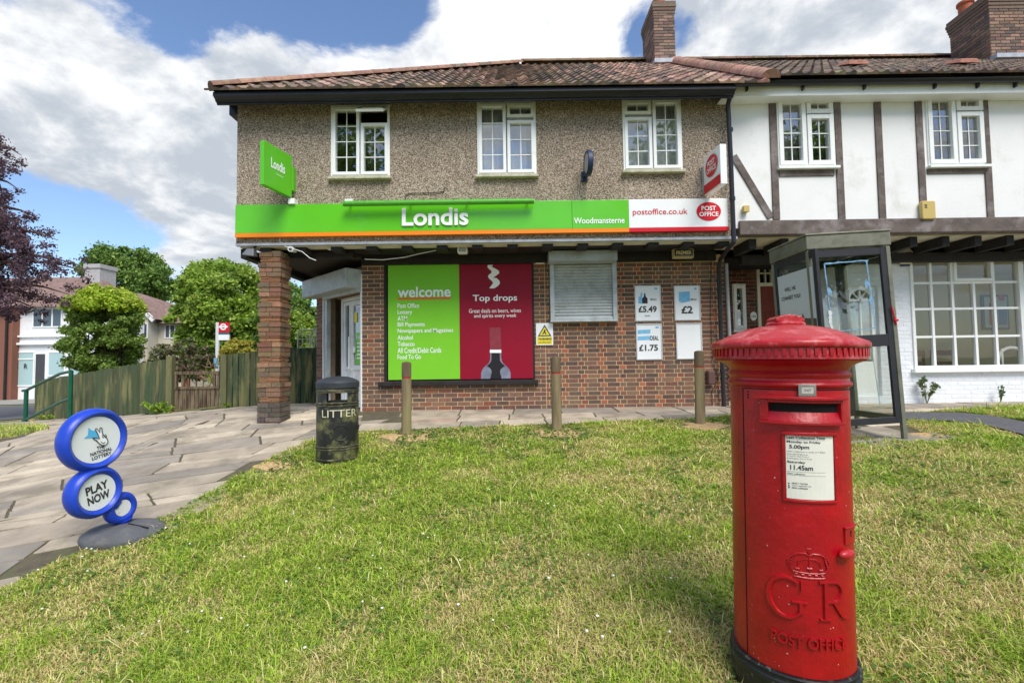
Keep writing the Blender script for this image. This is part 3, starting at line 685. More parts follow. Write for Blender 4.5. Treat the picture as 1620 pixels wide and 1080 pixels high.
PTD = [lin(112, 98, 88), lin(96, 86, 80), lin(126, 106, 94), lin(100, 90, 78), lin(138, 120, 102), lin(84, 76, 72)]
PTR = [lin(176, 138, 122), lin(186, 150, 132), lin(158, 124, 110), lin(148, 118, 104)]
XPARTY = 3.98; Ze_ = zoff + .03; YE2 = 7.16
m = MB(); m.face([(XE0, YE2, Ze_), (XPARTY, YE2, Ze_), (XPARTY, YRIDGE, ZRIDGE), (XE0 + (YRIDGE - YE2), YRIDGE, ZRIDGE)])
m.face([(XE0, YE2, Ze_), (XE0 + (YRIDGE - YE2), YRIDGE, ZRIDGE), (XE0, 2 * YRIDGE - YE2, Ze_)]); m.face([(XE0, 2 * YRIDGE - YE2, Ze_), (XE0 + (YRIDGE - YE2), YRIDGE, ZRIDGE), (XPARTY, YRIDGE, ZRIDGE), (XPARTY, 2 * YRIDGE - YE2, Ze_)])
roof = m.build('roof', mat('roof_felt', lin(70, 52, 44), .9), shop)
m = MB(); tiles(m, XE0 - .1, .6, YE2, Ze_, YRIDGE, ZRIDGE, PT + PTD, hip=lambda y: XE0 + (y - YE2) - .05)
nx = XE0 - .1 + .19 * math.ceil((.6 - XE0 + .1) / .19); tiles(m, nx, 1.9, YE2, Ze_, YRIDGE, ZRIDGE, PTD + PT[:3]); nx2 = nx + .19 * math.ceil((1.9 - nx) / .19); tiles(m, nx2, XPARTY - .1, YE2, Ze_, YRIDGE, ZRIDGE, PTR + PT)
m.build('roof_tiles', TILE, roof)
m = MB(); RP = [lin(150, 112, 94), lin(160, 120, 100), lin(138, 104, 88), lin(122, 100, 84)]
ridge(m, (XE0 - .02, YE2, Ze_ + .05), (XE0 + (YRIDGE - YE2), YRIDGE, ZRIDGE + .06), .11, .42, RP)
ridge(m, (XE0 + (YRIDGE - YE2), YRIDGE, ZRIDGE + .06), (XPARTY + .2, YRIDGE, ZRIDGE + .06), .12, .42, [lin(116, 96, 74), lin(130, 104, 80)])
ridge(m, (XPARTY, YE2 - .02, Ze_ + .08), (XPARTY, YRIDGE, ZRIDGE + .10), .14, .42, [lin(158, 118, 104), lin(166, 126, 110)])
m.build('ridge_tiles', TILE, roof, smooth=True)
def chimney(parent, x0, x1, y0, y1, z0, z1, cap, flash=True, corb=.05, pal=None):
    m = MB(); m.box(x0 + .004, x1 - .004, y0 + .004, y1 - .004, z0, z1); ch = m.build('chimney', MORTARG, parent)
    m = MB(); bricks(m, facing(y0), x0, x1, z0, z1, (), False, pal, z_start=z0); bricks(m, lambda u, o, z: (x0 - o, u, z), y0, y1, z0, z1, (), False, pal, z_start=z0); m.build('brickwork', BRICK, ch)
    m = MB(); m.col = rc(lin(110, 84, 70)); zz = z1
    for k in range(cap):
        e = corb * (1 if k < cap - 1 else .6); m.col = rc(lin(118, 98, 86)); m.box(x0 - e * (k + 1) / cap, x1 + e * (k + 1) / cap, y0 - e * (k + 1) / cap, y1 + e * (k + 1) / cap, zz + .002, zz + .07); zz += .075
    m.build('cap', BRICK, ch)
    m = MB(); n = 7
    for i in range(n):
        t = i / n; yy = y0 + (y1 - y0) * t; m.box(x0 - .025, x0 - .008, yy, yy + (y1 - y0) / n + .02, z0 + .02 + t * .25, z0 + .42 + t * .4 * (y1 - y0))
    m.box(x0 - .06, x1 + .06, y0 - .18, y0 - .01, z0 + .32, z0 + .42); m.build('flashing', LEAD, ch, bevel=.004)
    return ch, zz
YC = 11.2; cx0, cx1 = WX(1035, 60, YC), WX(1068, 60, YC)
zs_ = Ze_ + (ZRIDGE - Ze_) * (YC - YE2) / (YRIDGE - YE2)
c1, zt = chimney(roof, cx0, cx1, YC, YC + .95, zs_ - .35, WZ(1050, 22, YC), 4, pal=[lin(136, 108, 96), lin(116, 96, 88), lin(148, 120, 106), lin(100, 86, 80)])
m = MB(); m.lathe([(.13, 0), (.13, .3), (.16, .32), (.16, .38), (.11, .38)], 16, ((cx0 + cx1) / 2, YC + .3, zt)); m.build('chimney_pot', paint('clay_pot', (176, 96, 66), .8), c1, smooth=True)
# rainwater pipe between the two buildings
m = MB(); xd0 = WX(1153, 200, 7.45)
m.tube([(xd0, 7.25, WZ(1153, 140, 7.3)), (xd0, 7.45, WZ(1153, 165, 7.45)), (WX(1156, 250, 7.46), 7.46, WZ(1156, 250, 7.46)), (WX(1161, 383, 7.46), 7.46, WZ(1161, 383, 7.46)), (WX(1152, 393, 7.7), 7.7, WZ(1152, 393, 7.7)), (WX(1140, 410, 8.3), 8.3, WZ(1140, 410, 8.3)), (WX(1137, 425, 8.38), 8.38, WZ(1137, 425, 8.38)), (WX(1141, 530, 8.38), 8.38, .9), (WX(1145, 632, 8.38), 8.38, .02)], .036, 12)
for z_ in (4.4, 3.3, 1.7, .6): yy = 7.46 if z_ > 2.6 else 8.38; xx = (xd0 + .02) if z_ > 2.6 else WX(1141, 530, 8.38); m.lathe([(.046, 0), (.046, .05)], 12, (xx, yy, z_))
m.build('drainpipe', BLACKGLOSS, shop, smooth=True)
m = MB(); xx = WX(1149, 420, 8.42); m.tube([(xx, 8.42, 2.5), (xx + .01, 8.42, 1.6), (xx + .03, 8.42, 0.02)], .03, 10); m.build('grey_downpipe', mat('grey_pipe', lin(150, 152, 152), .5, var=.1), shop, smooth=True)
m = MB()
def cable(mb, pxs, Y, r=.005): mb.tube([(WX(a, b, Y), Y, WZ(a, b, Y)) for a, b in pxs], r, 5)
cable(m, [(1125, 410), (1124, 480), (1126, 540), (1128, 575), (1136, 600), (1126, 620), (1127, 640)], 8.47, .006); m.build('cable', BLACKWOOD, shop); m = MB()
cable(m, [(642, 320), (642, 309), (648, 306), (690, 305), (702, 303), (703, 295)], 7.585, .006); m.build('cable', BLACKWOOD, shop); m = MB()
cable(m, [(450, 325), (400, 326), (376, 327)], 7.585, .004)
m.build('cable', BLACKWOOD, shop)
m = MB(); cable(m, [(577, 410), (605, 411), (640, 407), (665, 401), (690, 396)], 7.96, .007); m.build('white_cable', UPVC, shop); m = MB(); cable(m, [(443, 372), (443, 382), (452, 390), (462, 393), (478, 398), (490, 408), (500, 412)], 7.6, .006); m.build('white_cable', UPVC, shop)
m = MB(); mx_, mz_ = W(1125, 597, 8.4); m.box(mx_ - .06, mx_ + .06, 8.36, 8.5, mz_ - .12, mz_ + .12); mx2 = m.build('meter_box', paint('brown_box', (92, 66, 60), .6), shop, bevel=.02)

# ------------------------------------------------------------------ fascia sign
fx0, fx1 = WX(372, 350, YG), WX(1152, 340, YG); fz1 = WZ(760, 319, YG); fz0 = WZ(760, 370, YG); fxm = WX(995, 340, YG)
sign = thing('fascia_sign', 'long green shop fascia sign with orange stripe and a white and red end panel', 'sign', ((fx0 + fx1) / 2, YG, fz0))
zo = fz0 + .062
m = MB(); xs_ = WX(905, 340, YG)
m.box(fx0, xs_ - .002, YG, YG + .075, zo, fz1); m.box(xs_ + .002, fxm - .002, YG + .003, YG + .075, zo, fz1); m.build('green_panel', GREENP, sign, bevel=.004)
m = MB(); m.box(fx0, fxm - .002, YG - .003, YG + .075, fz0, zo - .001); m.build('orange_stripe', ORANGE, sign)
m = MB(); m.box(fxm, fx1, YG, YG + .075, zo, fz1); m.build('white_end_panel', WHITEP, sign, bevel=.004)
m = MB(); m.box(fxm, fx1, YG - .003, YG + .075, fz0, zo - .001); m.build('red_stripe', REDP, sign)
m = MB(); textpx(m, 'Londis', 636, 741, 329, 357, YG - .014, .022, .012, 1); m.build('shop_name_lettering', WHITEL, sign)
m = MB(); textpx(m, 'Woodmansterne', 908, 988, 344, 353.5, YG - .004, .010); m.build('place_name_lettering', WHITEL, sign)
m = MB(); textpx(m, 'postoffice.co.uk', 1001, 1088, 330, 342, YG - .004, .008); m.build('web_address_lettering', paint('red_lettering', (196, 30, 44)), sign)
ex, ez = W(1121, 334.5, YG); m = MB(); m.ellipse(ex, ez, .192, .147, YG - .008, YG + .01); m.build('red_oval', REDP, sign)
m = MB(); text(m, 'POST', ex - .115, ex + .115, ez + .012, ez + .085, YG - .0105, .02); text(m, 'OFFICE', ex - .15, ex + .15, ez - .08, ez - .01, YG - .0105, .02); m.build('oval_lettering', WHITEL, sign)
# trough light over the sign
tx0, tx1 = WX(542, 320, 7.36), WX(845, 318, 7.36); tz = WZ(690, 319, 7.36)
tl_ = thing('sign_light', 'long green trough light mounted above the shop fascia sign', 'light', ((tx0 + tx1) / 2, 7.5, tz))
m = MB(); m.tube([(tx0, 7.40, tz), (tx1, 7.40, tz)], .042, 12); m.build('trough', mat('green_trough', lin(84, 170, 50), .4, var=.15, dirt=lin(60, 110, 50), dscale=6, damt=.5), tl_, smooth=True)
for t in (.03, .35, .65, .97):
    m = MB(); xx = tx0 + (tx1 - tx0) * t; m.tube([(xx, 7.40, tz + .03), (xx, 7.59, tz + .05)], .012, 6); m.build('arm', GREENP, tl_)
m = MB(); m.box(tx0 - .02, tx0 + .1, 7.52, 7.6, tz + .04, tz + .12); m.build('junction_box', UPVC, tl_)

# projecting signs -------------------------------------------------
def hanging_sign(label, px_edge_near, px_edge_wall, py0, py1, width, thick, side):
    pass
# green projecting sign : perpendicular to the wall, near edge at px 411, at the wall px 462
gx = WX(455, 270, 7.55)
ps = thing('projecting_sign', 'green double-sided shop sign sticking out from the pebbledash wall over a small bracket', 'sign', (gx, YF, 3.6))
x_near = WX(411, 260, 6.95)
yn = 6.93; xg = WX(411, 265, yn); yfar = 7.50
xg2 = WX(461, 280, yfar)
def slab_sign(mb, p0, p1, z0, z1, th):      # vertical board p0->p1 in plan
    p0, p1 = Vector(p0), Vector(p1); d = (p1 - p0).normalized(); n = Vector((-d.y, d.x)) * th / 2
    mb.hexa([(p0.x - n.x, p0.y - n.y, z0), (p1.x - n.x, p1.y - n.y, z0), (p1.x + n.x, p1.y + n.y, z0), (p0.x + n.x, p0.y + n.y, z0), (p0.x - n.x, p0.y - n.y, z1), (p1.x - n.x, p1.y - n.y, z1), (p1.x + n.x, p1.y + n.y, z1), (p0.x + n.x, p0.y + n.y, z1)])
xs0 = WX(414, 265, yn); zt_ = WZ(414, 222, yn); zb_ = WZ(414, 292, yn)
xs1 = WX(459, 280, yfar) 
m = MB(); slab_sign(m, (xs0, yn), (xs1, yfar), zb_, zt_, .07); m.build('panel', GREENP, ps, bevel=.006)
m = MB(); m.box(xs1 - .03, xs1 + .05, yfar + .002, YF, zb_ + .12, zt_ - .16); m.build('bracket', GREENP, ps); 
m = MB(); m.box(xs1 - .02, xs1 + .08, yfar - .02, YF, zb_ - .10, zb_ - .015); m.build('bracket_foot', UPVC, ps)
# lettering on the right-hand face (towards the camera)
P0, P1 = Vector((xs0, yn)), Vector((xs1, yfar)); dd = (P1 - P0); LL = dd.length; dd.normalize(); nn = Vector((dd.y, -dd.x))
def on_face(p, off=.039): q = P0 + dd * p[0] + nn * off; return (q.x, q.y, p[2])
hz = zt_ - zb_
m = MB(); text(m, 'Londis', .14, LL - .16, zb_ + hz * .47, zb_ + hz * .70, 0, .02, 0, on_face); text(m, 'Woodmansterne', .24, LL - .2, zb_ + hz * .36, zb_ + hz * .40, 0, .0, 0, on_face); m.build('lettering', WHITEL, ps)
# white/red projecting sign at right
yn = 6.98; yfar = 7.50
xs0 = WX(1145, 265, yn); xs1 = WX(1118, 270, yfar); zt_ = WZ(1147, 229, yn); zb_ = WZ(1147, 290, yn); 
zt2 = WZ(1116, 250, yfar); zb2 = WZ(1116, 311, yfar)
zt_ = (zt_ + zt2) / 2; zb_ = (zb_ + zb2) / 2
pp = thing('projecting_sign', 'white double-sided sign with red oval and red foot stripe beside the drainpipe', 'sign', (xs1, YF, zb_))
m = MB(); slab_sign(m, (xs1, yfar), (xs0, yn), zb_, zt_, .10); m.build('panel', WHITEP, pp, bevel=.006)
P0, P1 = Vector((xs1, yfar)), Vector((xs0, yn)); dd = (P1 - P0); LL = dd.length; dd.normalize(); nn = Vector((-abs(dd.y), -abs(dd.x))); nn = Vector((dd.y, -dd.x)); hz = zt_ - zb_
def on_face2(p, off=.0): q = P0 + dd * p[0] + nn * (.053 - p[1]); return (q.x, q.y, p[2])
m = MB(); b0 = len(m.v)
def fprism(mb, pts, t=.004):
    mb.face([on_face2((x, -t, z)) for x, z in pts])
fprism(m, [(0.005, zb_ + .015), (LL - .005, zb_ + .015), (LL - .005, zb_ + hz * .26), (0.005, zb_ + hz * .26)]); m.build('red_stripe', REDP, pp)
m = MB(); fprism(m, [(LL * .5 + .19 * math.cos(2 * PI * k / 36), zb_ + hz * .63 + .165 * math.sin(2 * PI * k / 36)) for k in range(36)]); m.build('red_oval', REDP, pp)
m = MB(); c_ = LL * .5; zc_ = zb_ + hz * .63
f2 = lambda p: on_face2((p[0], -.007, p[2])); text(m, 'POST', c_ - .11, c_ + .11, zc_ + .01, zc_ + .09, 0, .02, 0, f2); text(m, 'OFFICE', c_ - .145, c_ + .145, zc_ - .09, zc_ - .01, 0, .02, 0, f2); m.build('lettering', WHITEL, pp)
m = MB(); m.box(xs1 - .04, xs1 + .04, yfar + .01, YF, zb_ + .1, zt_ - .1); m.build('bracket', STEEL, pp)
# round clock-like projecting disc (blue rim) on the wall
dx, dz = W(931, 258, 7.35)
cs = thing('round_projecting_sign', 'small round dark-blue rimmed sign seen edge-on on the pebbledash wall', 'sign', (dx, YF, dz))
m = MB(); m.M = Matrix.Translation((dx, 7.36, dz)) @ Matrix.Rotation(R(3), 4, 'Z') @ Matrix.Rotation(R(90), 4, 'Y'); m.lathe([(.0, -.03), (.15, -.03), (.18, -.042), (.19, -.03), (.19, .03), (.18, .042), (.15, .03), (0, .03)], 40); m.mi = 0
m.build('rim', mat('navy_rubber', lin(40, 52, 84), .5, var=.15), cs, smooth=True)
m = MB(); m.M = Matrix.Translation((dx, 7.36, dz)) @ Matrix.Rotation(R(3), 4, 'Z') @ Matrix.Rotation(R(90), 4, 'Y'); m.lathe([(.0, -.034), (.148, -.034)], 32); m.lathe([(.0, .034), (.148, .034)], 32); m.build('face', WHITEP, cs)
m = MB(); m.tube([(dx - .03, 7.58, dz - .12), (dx - .03, 7.48, dz - .12), (dx, 7.42, dz - .08)], .03, 8); m.box(dx - .08, dx + .02, 7.57, 7.6, dz - .2, dz - .05); m.build('bracket', MATS['navy_rubber'], cs, smooth=True)

# window panels -------------------------------------------------
YP = YW - .03
px0, px1, pz0, pz1 = rect(614, 727, 419, 600, YP)
wp = thing('welcome_panel', 'bright green window panel listing shop services under the word welcome', 'poster', ((px0 + px1) / 2, YP, pz0))
m = MB(); m.box(px0, px1 - .001, YP, YP + .012, pz0, pz1); m.build('panel', mat('lime_vinyl', lin(122, 198, 46), .5, var=.04, vscale=1.5, spec=.25), wp)
m = MB(); Yt = YP - .004
textpx(m, 'welcome', 629, 713, 453, 470, Yt, .022)
for s_, a, b, y_ in [('Post Office', 629, 663, 484), ('Lottery', 629, 652, 494.5), ('ATM', 629, 644, 504.3), ('Bill Payments', 629, 672, 514), ('Newspapers and Magazines', 629, 717, 523.5), ('Alcohol', 629, 653, 534.5), ('Tobacco', 629, 656, 544.5), ('All Credit/Debit Cards', 629, 698, 554), ('Food To Go', 629, 666, 565)]:
    desc = any(c in s_ for c in 'ypg/'); textpx(m, s_, a, b, y_ - 4.3, y_ + (4.2 if desc else 2.9), Yt, .006)
m.build('lettering', WHITEL, wp)
m = MB(); a, b, c, d = rect(629, 713, 470.5, 473.5, Yt); m.box(a, b, Yt, Yt + .003, c, d); m.build('underline', paint('orange_red', (232, 90, 30)), wp)
px0, px1, pz0, pz1 = rect(727, 842, 418, 599, YP)
tp = thing('wine_panel', 'dark crimson window panel advertising drinks with a wine bottle and a white squiggle', 'poster', ((px0 + px1) / 2, YP, pz0))
m = MB(); m.box(px0 + .001, px1, YP, YP + .012, pz0, pz1); m.build('panel', mat('crimson_vinyl', lin(142, 6, 40), .5, var=.08, vscale=1.2, spec=.25), tp)
m = MB(); textpx(m, 'Top drops', 748, 818, 466, 479, Yt, .015); textpx(m, 'Great deals on beers, wines', 742, 824, 488, 495.5, Yt, .0); textpx(m, 'and spirits every week', 750, 817, 496.3, 503.5, Yt, .0); m.build('lettering', WHITEL, tp)
m = MB(); P = []; cxs, w_ = [], []
key = [(782, 419, 9), (777, 424, 12), (775, 429, 7), (780, 434, 10), (785, 438, 10), (781, 443, 10), (777, 446, 8), (783, 450, 8), (787, 453, 6), (780, 456, 4), (775, 457, 1)]
Lp = []; Rp = []
key2 = [(772, 419, 780, 419), (771, 422, 778, 422), (773, 425, 783, 424.5), (777, 428, 789, 428), (778, 431, 790, 432), (773, 435, 785, 436), (772, 438, 780, 439), (774, 441, 786, 440), (779, 445, 790, 444), (780, 448, 791, 448), (777, 452, 788, 452), (774, 456, 782, 456)]
for a, b, c, d in key2: Lp.append((WX(a, b, Yt), WZ(a, b, Yt))); Rp.append((WX(c, d, Yt), WZ(c, d, Yt)))
for i in range(len(Lp) - 1): m.face([(Lp[i][0], Yt, Lp[i][1]), (Rp[i][0], Yt, Rp[i][1]), (Rp[i + 1][0], Yt, Rp[i + 1][1]), (Lp[i + 1][0], Yt, Lp[i + 1][1])])
m.build('squiggle', WHITEL, tp)
def pxpoly(mb, pts, Y): mb.face([(WX(a, b, Y), Y, WZ(a, b, Y)) for a, b in pts])
m = MB(); pxpoly(m, [(775.5, 553), (792.5, 553), (793, 566), (793.8, 571), (796, 574.5), (800, 578), (804, 581.5), (806.5, 585.5), (807.8, 590), (808, 598.5), (761, 599), (761.2, 590), (762.5, 585.5), (765, 581.5), (769, 578), (773, 574.5), (774.8, 571), (775.5, 566)], Yt); m.build('bottle_glass_print', mat('bottle_grey', lin(120, 125, 145), .3, var=.3, vscale=8), tp)
m = MB(); Yb = Yt - .003; pxpoly(m, [(777.5, 558), (790.5, 558), (791, 570), (794, 574.5), (799, 578.5), (795, 581), (792, 584), (791, 588), (793.5, 598.5), (775.5, 598.6), (778, 588), (777, 584), (774, 581), (770, 578.5), (775, 574.5), (777.5, 570)], Yb); m.build('bottle_wine_print', paint('wine_black', (28, 22, 28)), tp)
m = MB(); pxpoly(m, [(774, 518), (792, 518), (793, 553), (775, 553)], Yb); m.build('bottle_capsule_print', paint('capsule_red', (138, 48, 60), .4, var=.15, vscale=12), tp)
m = MB(); pxpoly(m, [(775, 553), (793, 553), (793, 558), (775, 558)], Yb); m.build('bottle_collar_print', WHITEL, tp)
# price frames ------------------------------------------------
def price_frame(R4, label, group):
    x0, x1, z0, z1 = R4; t = thing('price_poster', label, 'poster', ((x0 + x1) / 2, YW - .02, z0), group=group)
    m = MB(); f = .018; m.box(x0, x0 + f, YW - .03, YW - .008, z0, z1); m.box(x1 - f, x1, YW - .03, YW - .008, z0, z1); m.box(x0 + f, x1 - f, YW - .03, YW - .008, z0, z0 + f); m.box(x0 + f, x1 - f, YW - .03, YW - .008, z1 - f, z1); m.build('frame', mat('snap_frame', lin(205, 208, 210), .35, metal=.3), t)
    m = MB(); m.box(x0 + f, x1 - f, YW - .02, YW - .01, z0 + f, z1 - f); m.build('sheet', WHITEP, t); return t
gp_ = 'framed price posters on the brick wall'; Yq = YW - .024
LB = paint('poster_blue', (120, 186, 226), .4, var=.15, vscale=20); DB = paint('poster_dark', (40, 30, 40), .4); TB = paint('teal_blue', (40, 120, 180), .4)
t = price_frame(rect(1004, 1045, 452, 508, YW), 'framed price poster reading £5.49 with pale bottles, top left of the four', gp_)
m = MB(); textpx(m, '£5.49', 1010, 1039, 484, 494, Yq, .03); m.build('price', GREYL, t)
m = MB(); pxpoly(m, [(1019, 464), (1021, 464), (1021.6, 469), (1024.5, 472), (1024.5, 480), (1016, 480), (1016, 472), (1018.6, 469)], Yq); m.build('dark_bottle_print', DB, t)
m = MB(); pxpoly(m, [(1014, 463), (1016, 463), (1016, 480), (1010, 480), (1010, 470), (1013, 468)], Yq + .001); pxpoly(m, [(1035, 455), (1040, 455), (1040, 458), (1035, 458)], Yq); m.build('pale_bottle_print', LB, t)
m = MB(); textpx(m, 'MEGA', 1029, 1039, 472, 475, Yq, .01); textpx(m, 'deal', 1020, 1028, 498, 500.5, Yq, 0); m.build('small_lettering', GREYL, t)
t = price_frame(rect(1066, 1107, 452, 507, YW), 'framed price poster reading £2 with a pale blue carton, top right of the four', gp_)
m = MB(); textpx(m, '£2', 1078, 1096, 484, 496, Yq, .03); m.build('price', GREYL, t)
m = MB(); pxpoly(m, [(1074, 462), (1091, 461), (1092, 476), (1078, 479), (1074, 476)], Yq); pxpoly(m, [(1098, 455), (1102, 455), (1102, 458), (1098, 458)], Yq); m.build('carton_print', LB, t)
m = MB(); textpx(m, 'MEGA', 1093, 1102, 472, 475, Yq, .01); m.build('small_lettering', GREYL, t)
t = price_frame(rect(1006, 1047, 512, 569, YW), 'framed price poster reading £1.75 with a blue and white pack, bottom left of four', gp_)
m = MB(); textpx(m, '£1.75', 1011, 1041, 545, 555, Yq, .03); m.build('price', GREYL, t)
m = MB(); pxpoly(m, [(1009, 522), (1029, 521), (1029, 527), (1009, 528)], Yq); pxpoly(m, [(1009, 532), (1029, 531), (1029, 537), (1009, 538)], Yq); pxpoly(m, [(1037, 516), (1042, 516), (1042, 519), (1037, 519)], Yq); m.build('pack_print', TB if False else LB, t)
m = MB(); textpx(m, 'DEAL', 1029, 1042, 531, 538, Yq, .02); m.build('small_lettering', GREYL, t)
t = price_frame(rect(1069, 1110, 511, 568, YW), 'empty white poster frame, bottom right of the four', gp_)
# warning sign ------------------------------------------------
x0, x1, z0, z1 = rect(848, 875, 511, 546, YW - .02)
t = thing('warning_sign', 'small yellow and white warning sign with a black triangle on the brick wall', 'sign', ((x0 + x1) / 2, YW - .02, z0))
m = MB(); m.box(x0, x1, YW - .03, YW - .012, z0, z1); m.build('plate', WHITEP, t, bevel=.003)
m = MB(); Yw = YW - .033; YEL = MATS['warning_yellow']
pxpoly(m, [(861.5, 517), (869.5, 530), (853.5, 530.3)], Yw - .003); pxpoly(m, [(850, 533), (873.5, 532.7), (873.5, 544), (850, 544.4)], Yw); m.build('yellow_print', YEL, t)
m = MB(); pxpoly(m, [(861.5, 513.5), (872.5, 531.6), (850.8, 532)], Yw); textpx(m, 'WARNING', 851.5, 872.5, 534.2, 537.8, Yw - .003, .03); textpx(m, 'anti climb paint', 852, 872, 540, 543, Yw - .003, .01)
pxpoly(m, [(861, 521), (863, 521), (862.6, 524), (864.5, 528.5), (862.5, 528.5), (861.4, 526), (859, 529), (857.8, 528.5), (860, 524.5)], Yw - .005); m.build('black_print', GREYL, t)
# alarm boxes ------------------------------------------------
def alarm(px, py, w, h, Y, m_, label, txt=None, tcol=GREYL, hexa=False, cat='alarm box', extra=None):
    x, z = W(px, py, Y); t = thing('alarm_box', label, cat, (x, Y, z))
    m = MB(); k = .25 if hexa else .06
    pts = [(x - w / 2, z - h / 2 + h * k), (x - w / 2 + w * k, z - h / 2), (x + w / 2 - w * k, z - h / 2), (x + w / 2, z - h / 2 + h * k), (x + w / 2, z + h / 2 - h * k), (x + w / 2 - w * k, z + h / 2), (x - w / 2 + w * k, z + h / 2), (x - w / 2, z + h / 2 - h * k)]
    m.prism(pts, Y - .07, Y); m.build('case', m_, t, bevel=.012)
    if txt:
        m = MB(); text(m, txt, x - w * .4, x + w * .4, z + h * .0, z + h * .22, Y - .073, .03); m.build('lettering', tcol, t)
    return t, x, z
CRM = mat('cream_plastic', lin(216, 212, 186), .5, var=.06)
t, x, z = alarm(854, 411, .165, .165, YW - .01, UPVC, 'small square white alarm box on the brick between window and shutter', 'CAFE', paint('grey_lettering', (110, 120, 100)))
t, x, z = alarm(1079, 402, .36, .17, 8.2, paint('ochre_case', (186, 168, 120), .5), 'wide ochre alarm box with a dark blue nameplate under the black beam')
m = MB(); m.box(x - .15, x + .15, 8.11, 8.128, z - .045, z + .055); m.build('nameplate', paint('navy_plate', (34, 40, 78), .4), t)
m = MB(); text(m, 'PREMIER', x - .13, x + .13, z - .028, z + .038, 8.106, .03); m.build('lettering', paint('cream_lettering', (232, 220, 160)), t)
t, x, z = alarm(1429, 406, .26, .29, YW - .02, CRM, 'cream octagonal alarm box with red lettering beside the white bay window', 'MASTER', paint('maroon_lettering', (130, 26, 34)), True)
m = MB()
for i, s_ in enumerate(['SECURITY', 'ALARMS', '01737', '352']): text(m, s_, x - .06, x + .06, z - .035 - i * .024, z - .018 - i * .024, YW - .094, .01)
m.build('small_lettering', MATS['maroon_lettering'], t)
m = MB(); m.box(x - .07, x + .07, YW - .08, YW - .022, z - .175, z - .142); m.build('sounder', paint('navy_plate', (34, 40, 78)), t, bevel=.008)
ah, x, z = alarm(1464, 334, .21, .29, YF - .02, paint('ochre_plastic', (196, 172, 104), .5), 'tall mustard alarm box on the lower end of a timber post')
m = MB(); 
for i in range(3): m.box(x - .07, x - .03, YF - .094, YF - .0905, z + .03 + i * .022, z + .04 + i * .022)
m.build('vent_slots', GREYL, ah)
alarm(1178, 332, .09, .10, YF - .02, MATS['ochre_plastic'], 'tiny mustard junction box low on the white render by the diagonal brace')
# lights and cameras under the overhang ------------------------
def flood(px, py, Y, label, kind):
    x, z = W(px, py, Y); t = thing('floodlight', label, 'light', (x, Y, z)); return t, x, z
t, x, z = flood(397, 399, 7.62, 'grey floodlight hanging below the far left corner of the fascia', 0)
m = MB(); m.hexa([(x - .12, 7.56, z - .05), (x + .07, 7.56, z - .075), (x + .07, 7.70, z - .06), (x - .12, 7.70, z - .04), (x - .05, 7.58, z + .05), (x + .06, 7.58, z + .05), (x + .06, 7.68, z + .06), (x - .05, 7.68, z + .06)]); m.build('lamp_head', mat('grey_metal', lin(120, 124, 128), .5, metal=.3, var=.1), t, bevel=.01)
m = MB(); m.tube([(x + .03, 7.62, z + .04), (x + .08, 7.64, z + .12)], .015, 8); m.build('bracket', BLACKWOOD, t)
t, x, z = flood(732, 394, 7.9, 'white bulkhead floodlight hanging under the joists above the shop window', 0)
m = MB(); m.prism([(x - .085, z - .05), (x - .07, z - .08), (x + .07, z - .08), (x + .085, z - .05), (x + .075, z + .07), (x - .075, z + .07)], 7.84, 7.96); m.build('lamp_head', UPVC, t, bevel=.012)
m = MB(); m.box(x - .06, x + .06, 7.828, 7.838, z - .06, z + .01); m.build('lens', mat('lens_grey', lin(150, 152, 150), .2, var=.3, vscale=40), t)
m = MB(); m.tube([(x - .05, 7.9, z + .07), (x, 7.9, z + .12), (x + .05, 7.9, z + .07)], .008, 6); m.build('bracket', BLACKWOOD, t)
def camera_(px, py, Y, label, dome=False):
    x, z = W(px, py, Y); t = thing('security_camera', label, 'security camera', (x, Y, z), group='cameras under the overhang')
    m = MB()
    if dome: m.lathe([(0, -.055), (.035, -.045), (.05, -.01), (.055, .02), (.055, .05)], 20, (x, Y, z))
    else: m.tube([(x, Y - .1, z - .01), (x, Y + .06, z + .01)], [.045, .045], 16)
    m.build('housing', UPVC, t, smooth=True)
    m = MB()
    if dome: m.lathe([(.06, .05), (.06, .08)], 20, (x, Y, z))
    else: m.tube([(x, Y - .104, z - .01), (x, Y - .1, z - .01)], [.028, .028], 14)
    m.build('mount' if dome else 'lens', UPVC if dome else GREYL, t, smooth=True)
    if not dome: m = MB(); m.tube([(x, Y, z + .02), (x, Y + .01, z + .09)], .012, 6); m.build('arm', UPVC, t)
camera_(464, 395, 7.70, 'white bullet camera with round lens beside the pillar top')
camera_(522, 391, 7.85, 'small white dome camera under the joists right of the pillar', True)
x, z = W(476, 389, 7.75); m = MB(); m.box(x - .035, x + .035, 7.72, 7.78, z - .04, z + .05); tag(m.build('sensor_box', UPVC, None, bevel=.01), 'small white sensor box between the bullet camera and the dome camera', 'sensor')
x, z = W(534, 388, 7.85); m = MB(); m.box(x - .035, x + .035, 7.83, 7.90, z - .035, z + .045); tag(m.build('sensor_box', CRM, None, bevel=.012), 'small cream sensor box just right of the dome camera', 'sensor')
x, z = W(498, 413, 8.6); m = MB(); m.box(x - .10, x + .10, 8.5, 8.7, z - .02, z + .03); tag(m.build('ceiling_light', UPVC, None, bevel=.015), 'square white porch light on the dark porch ceiling', 'light')

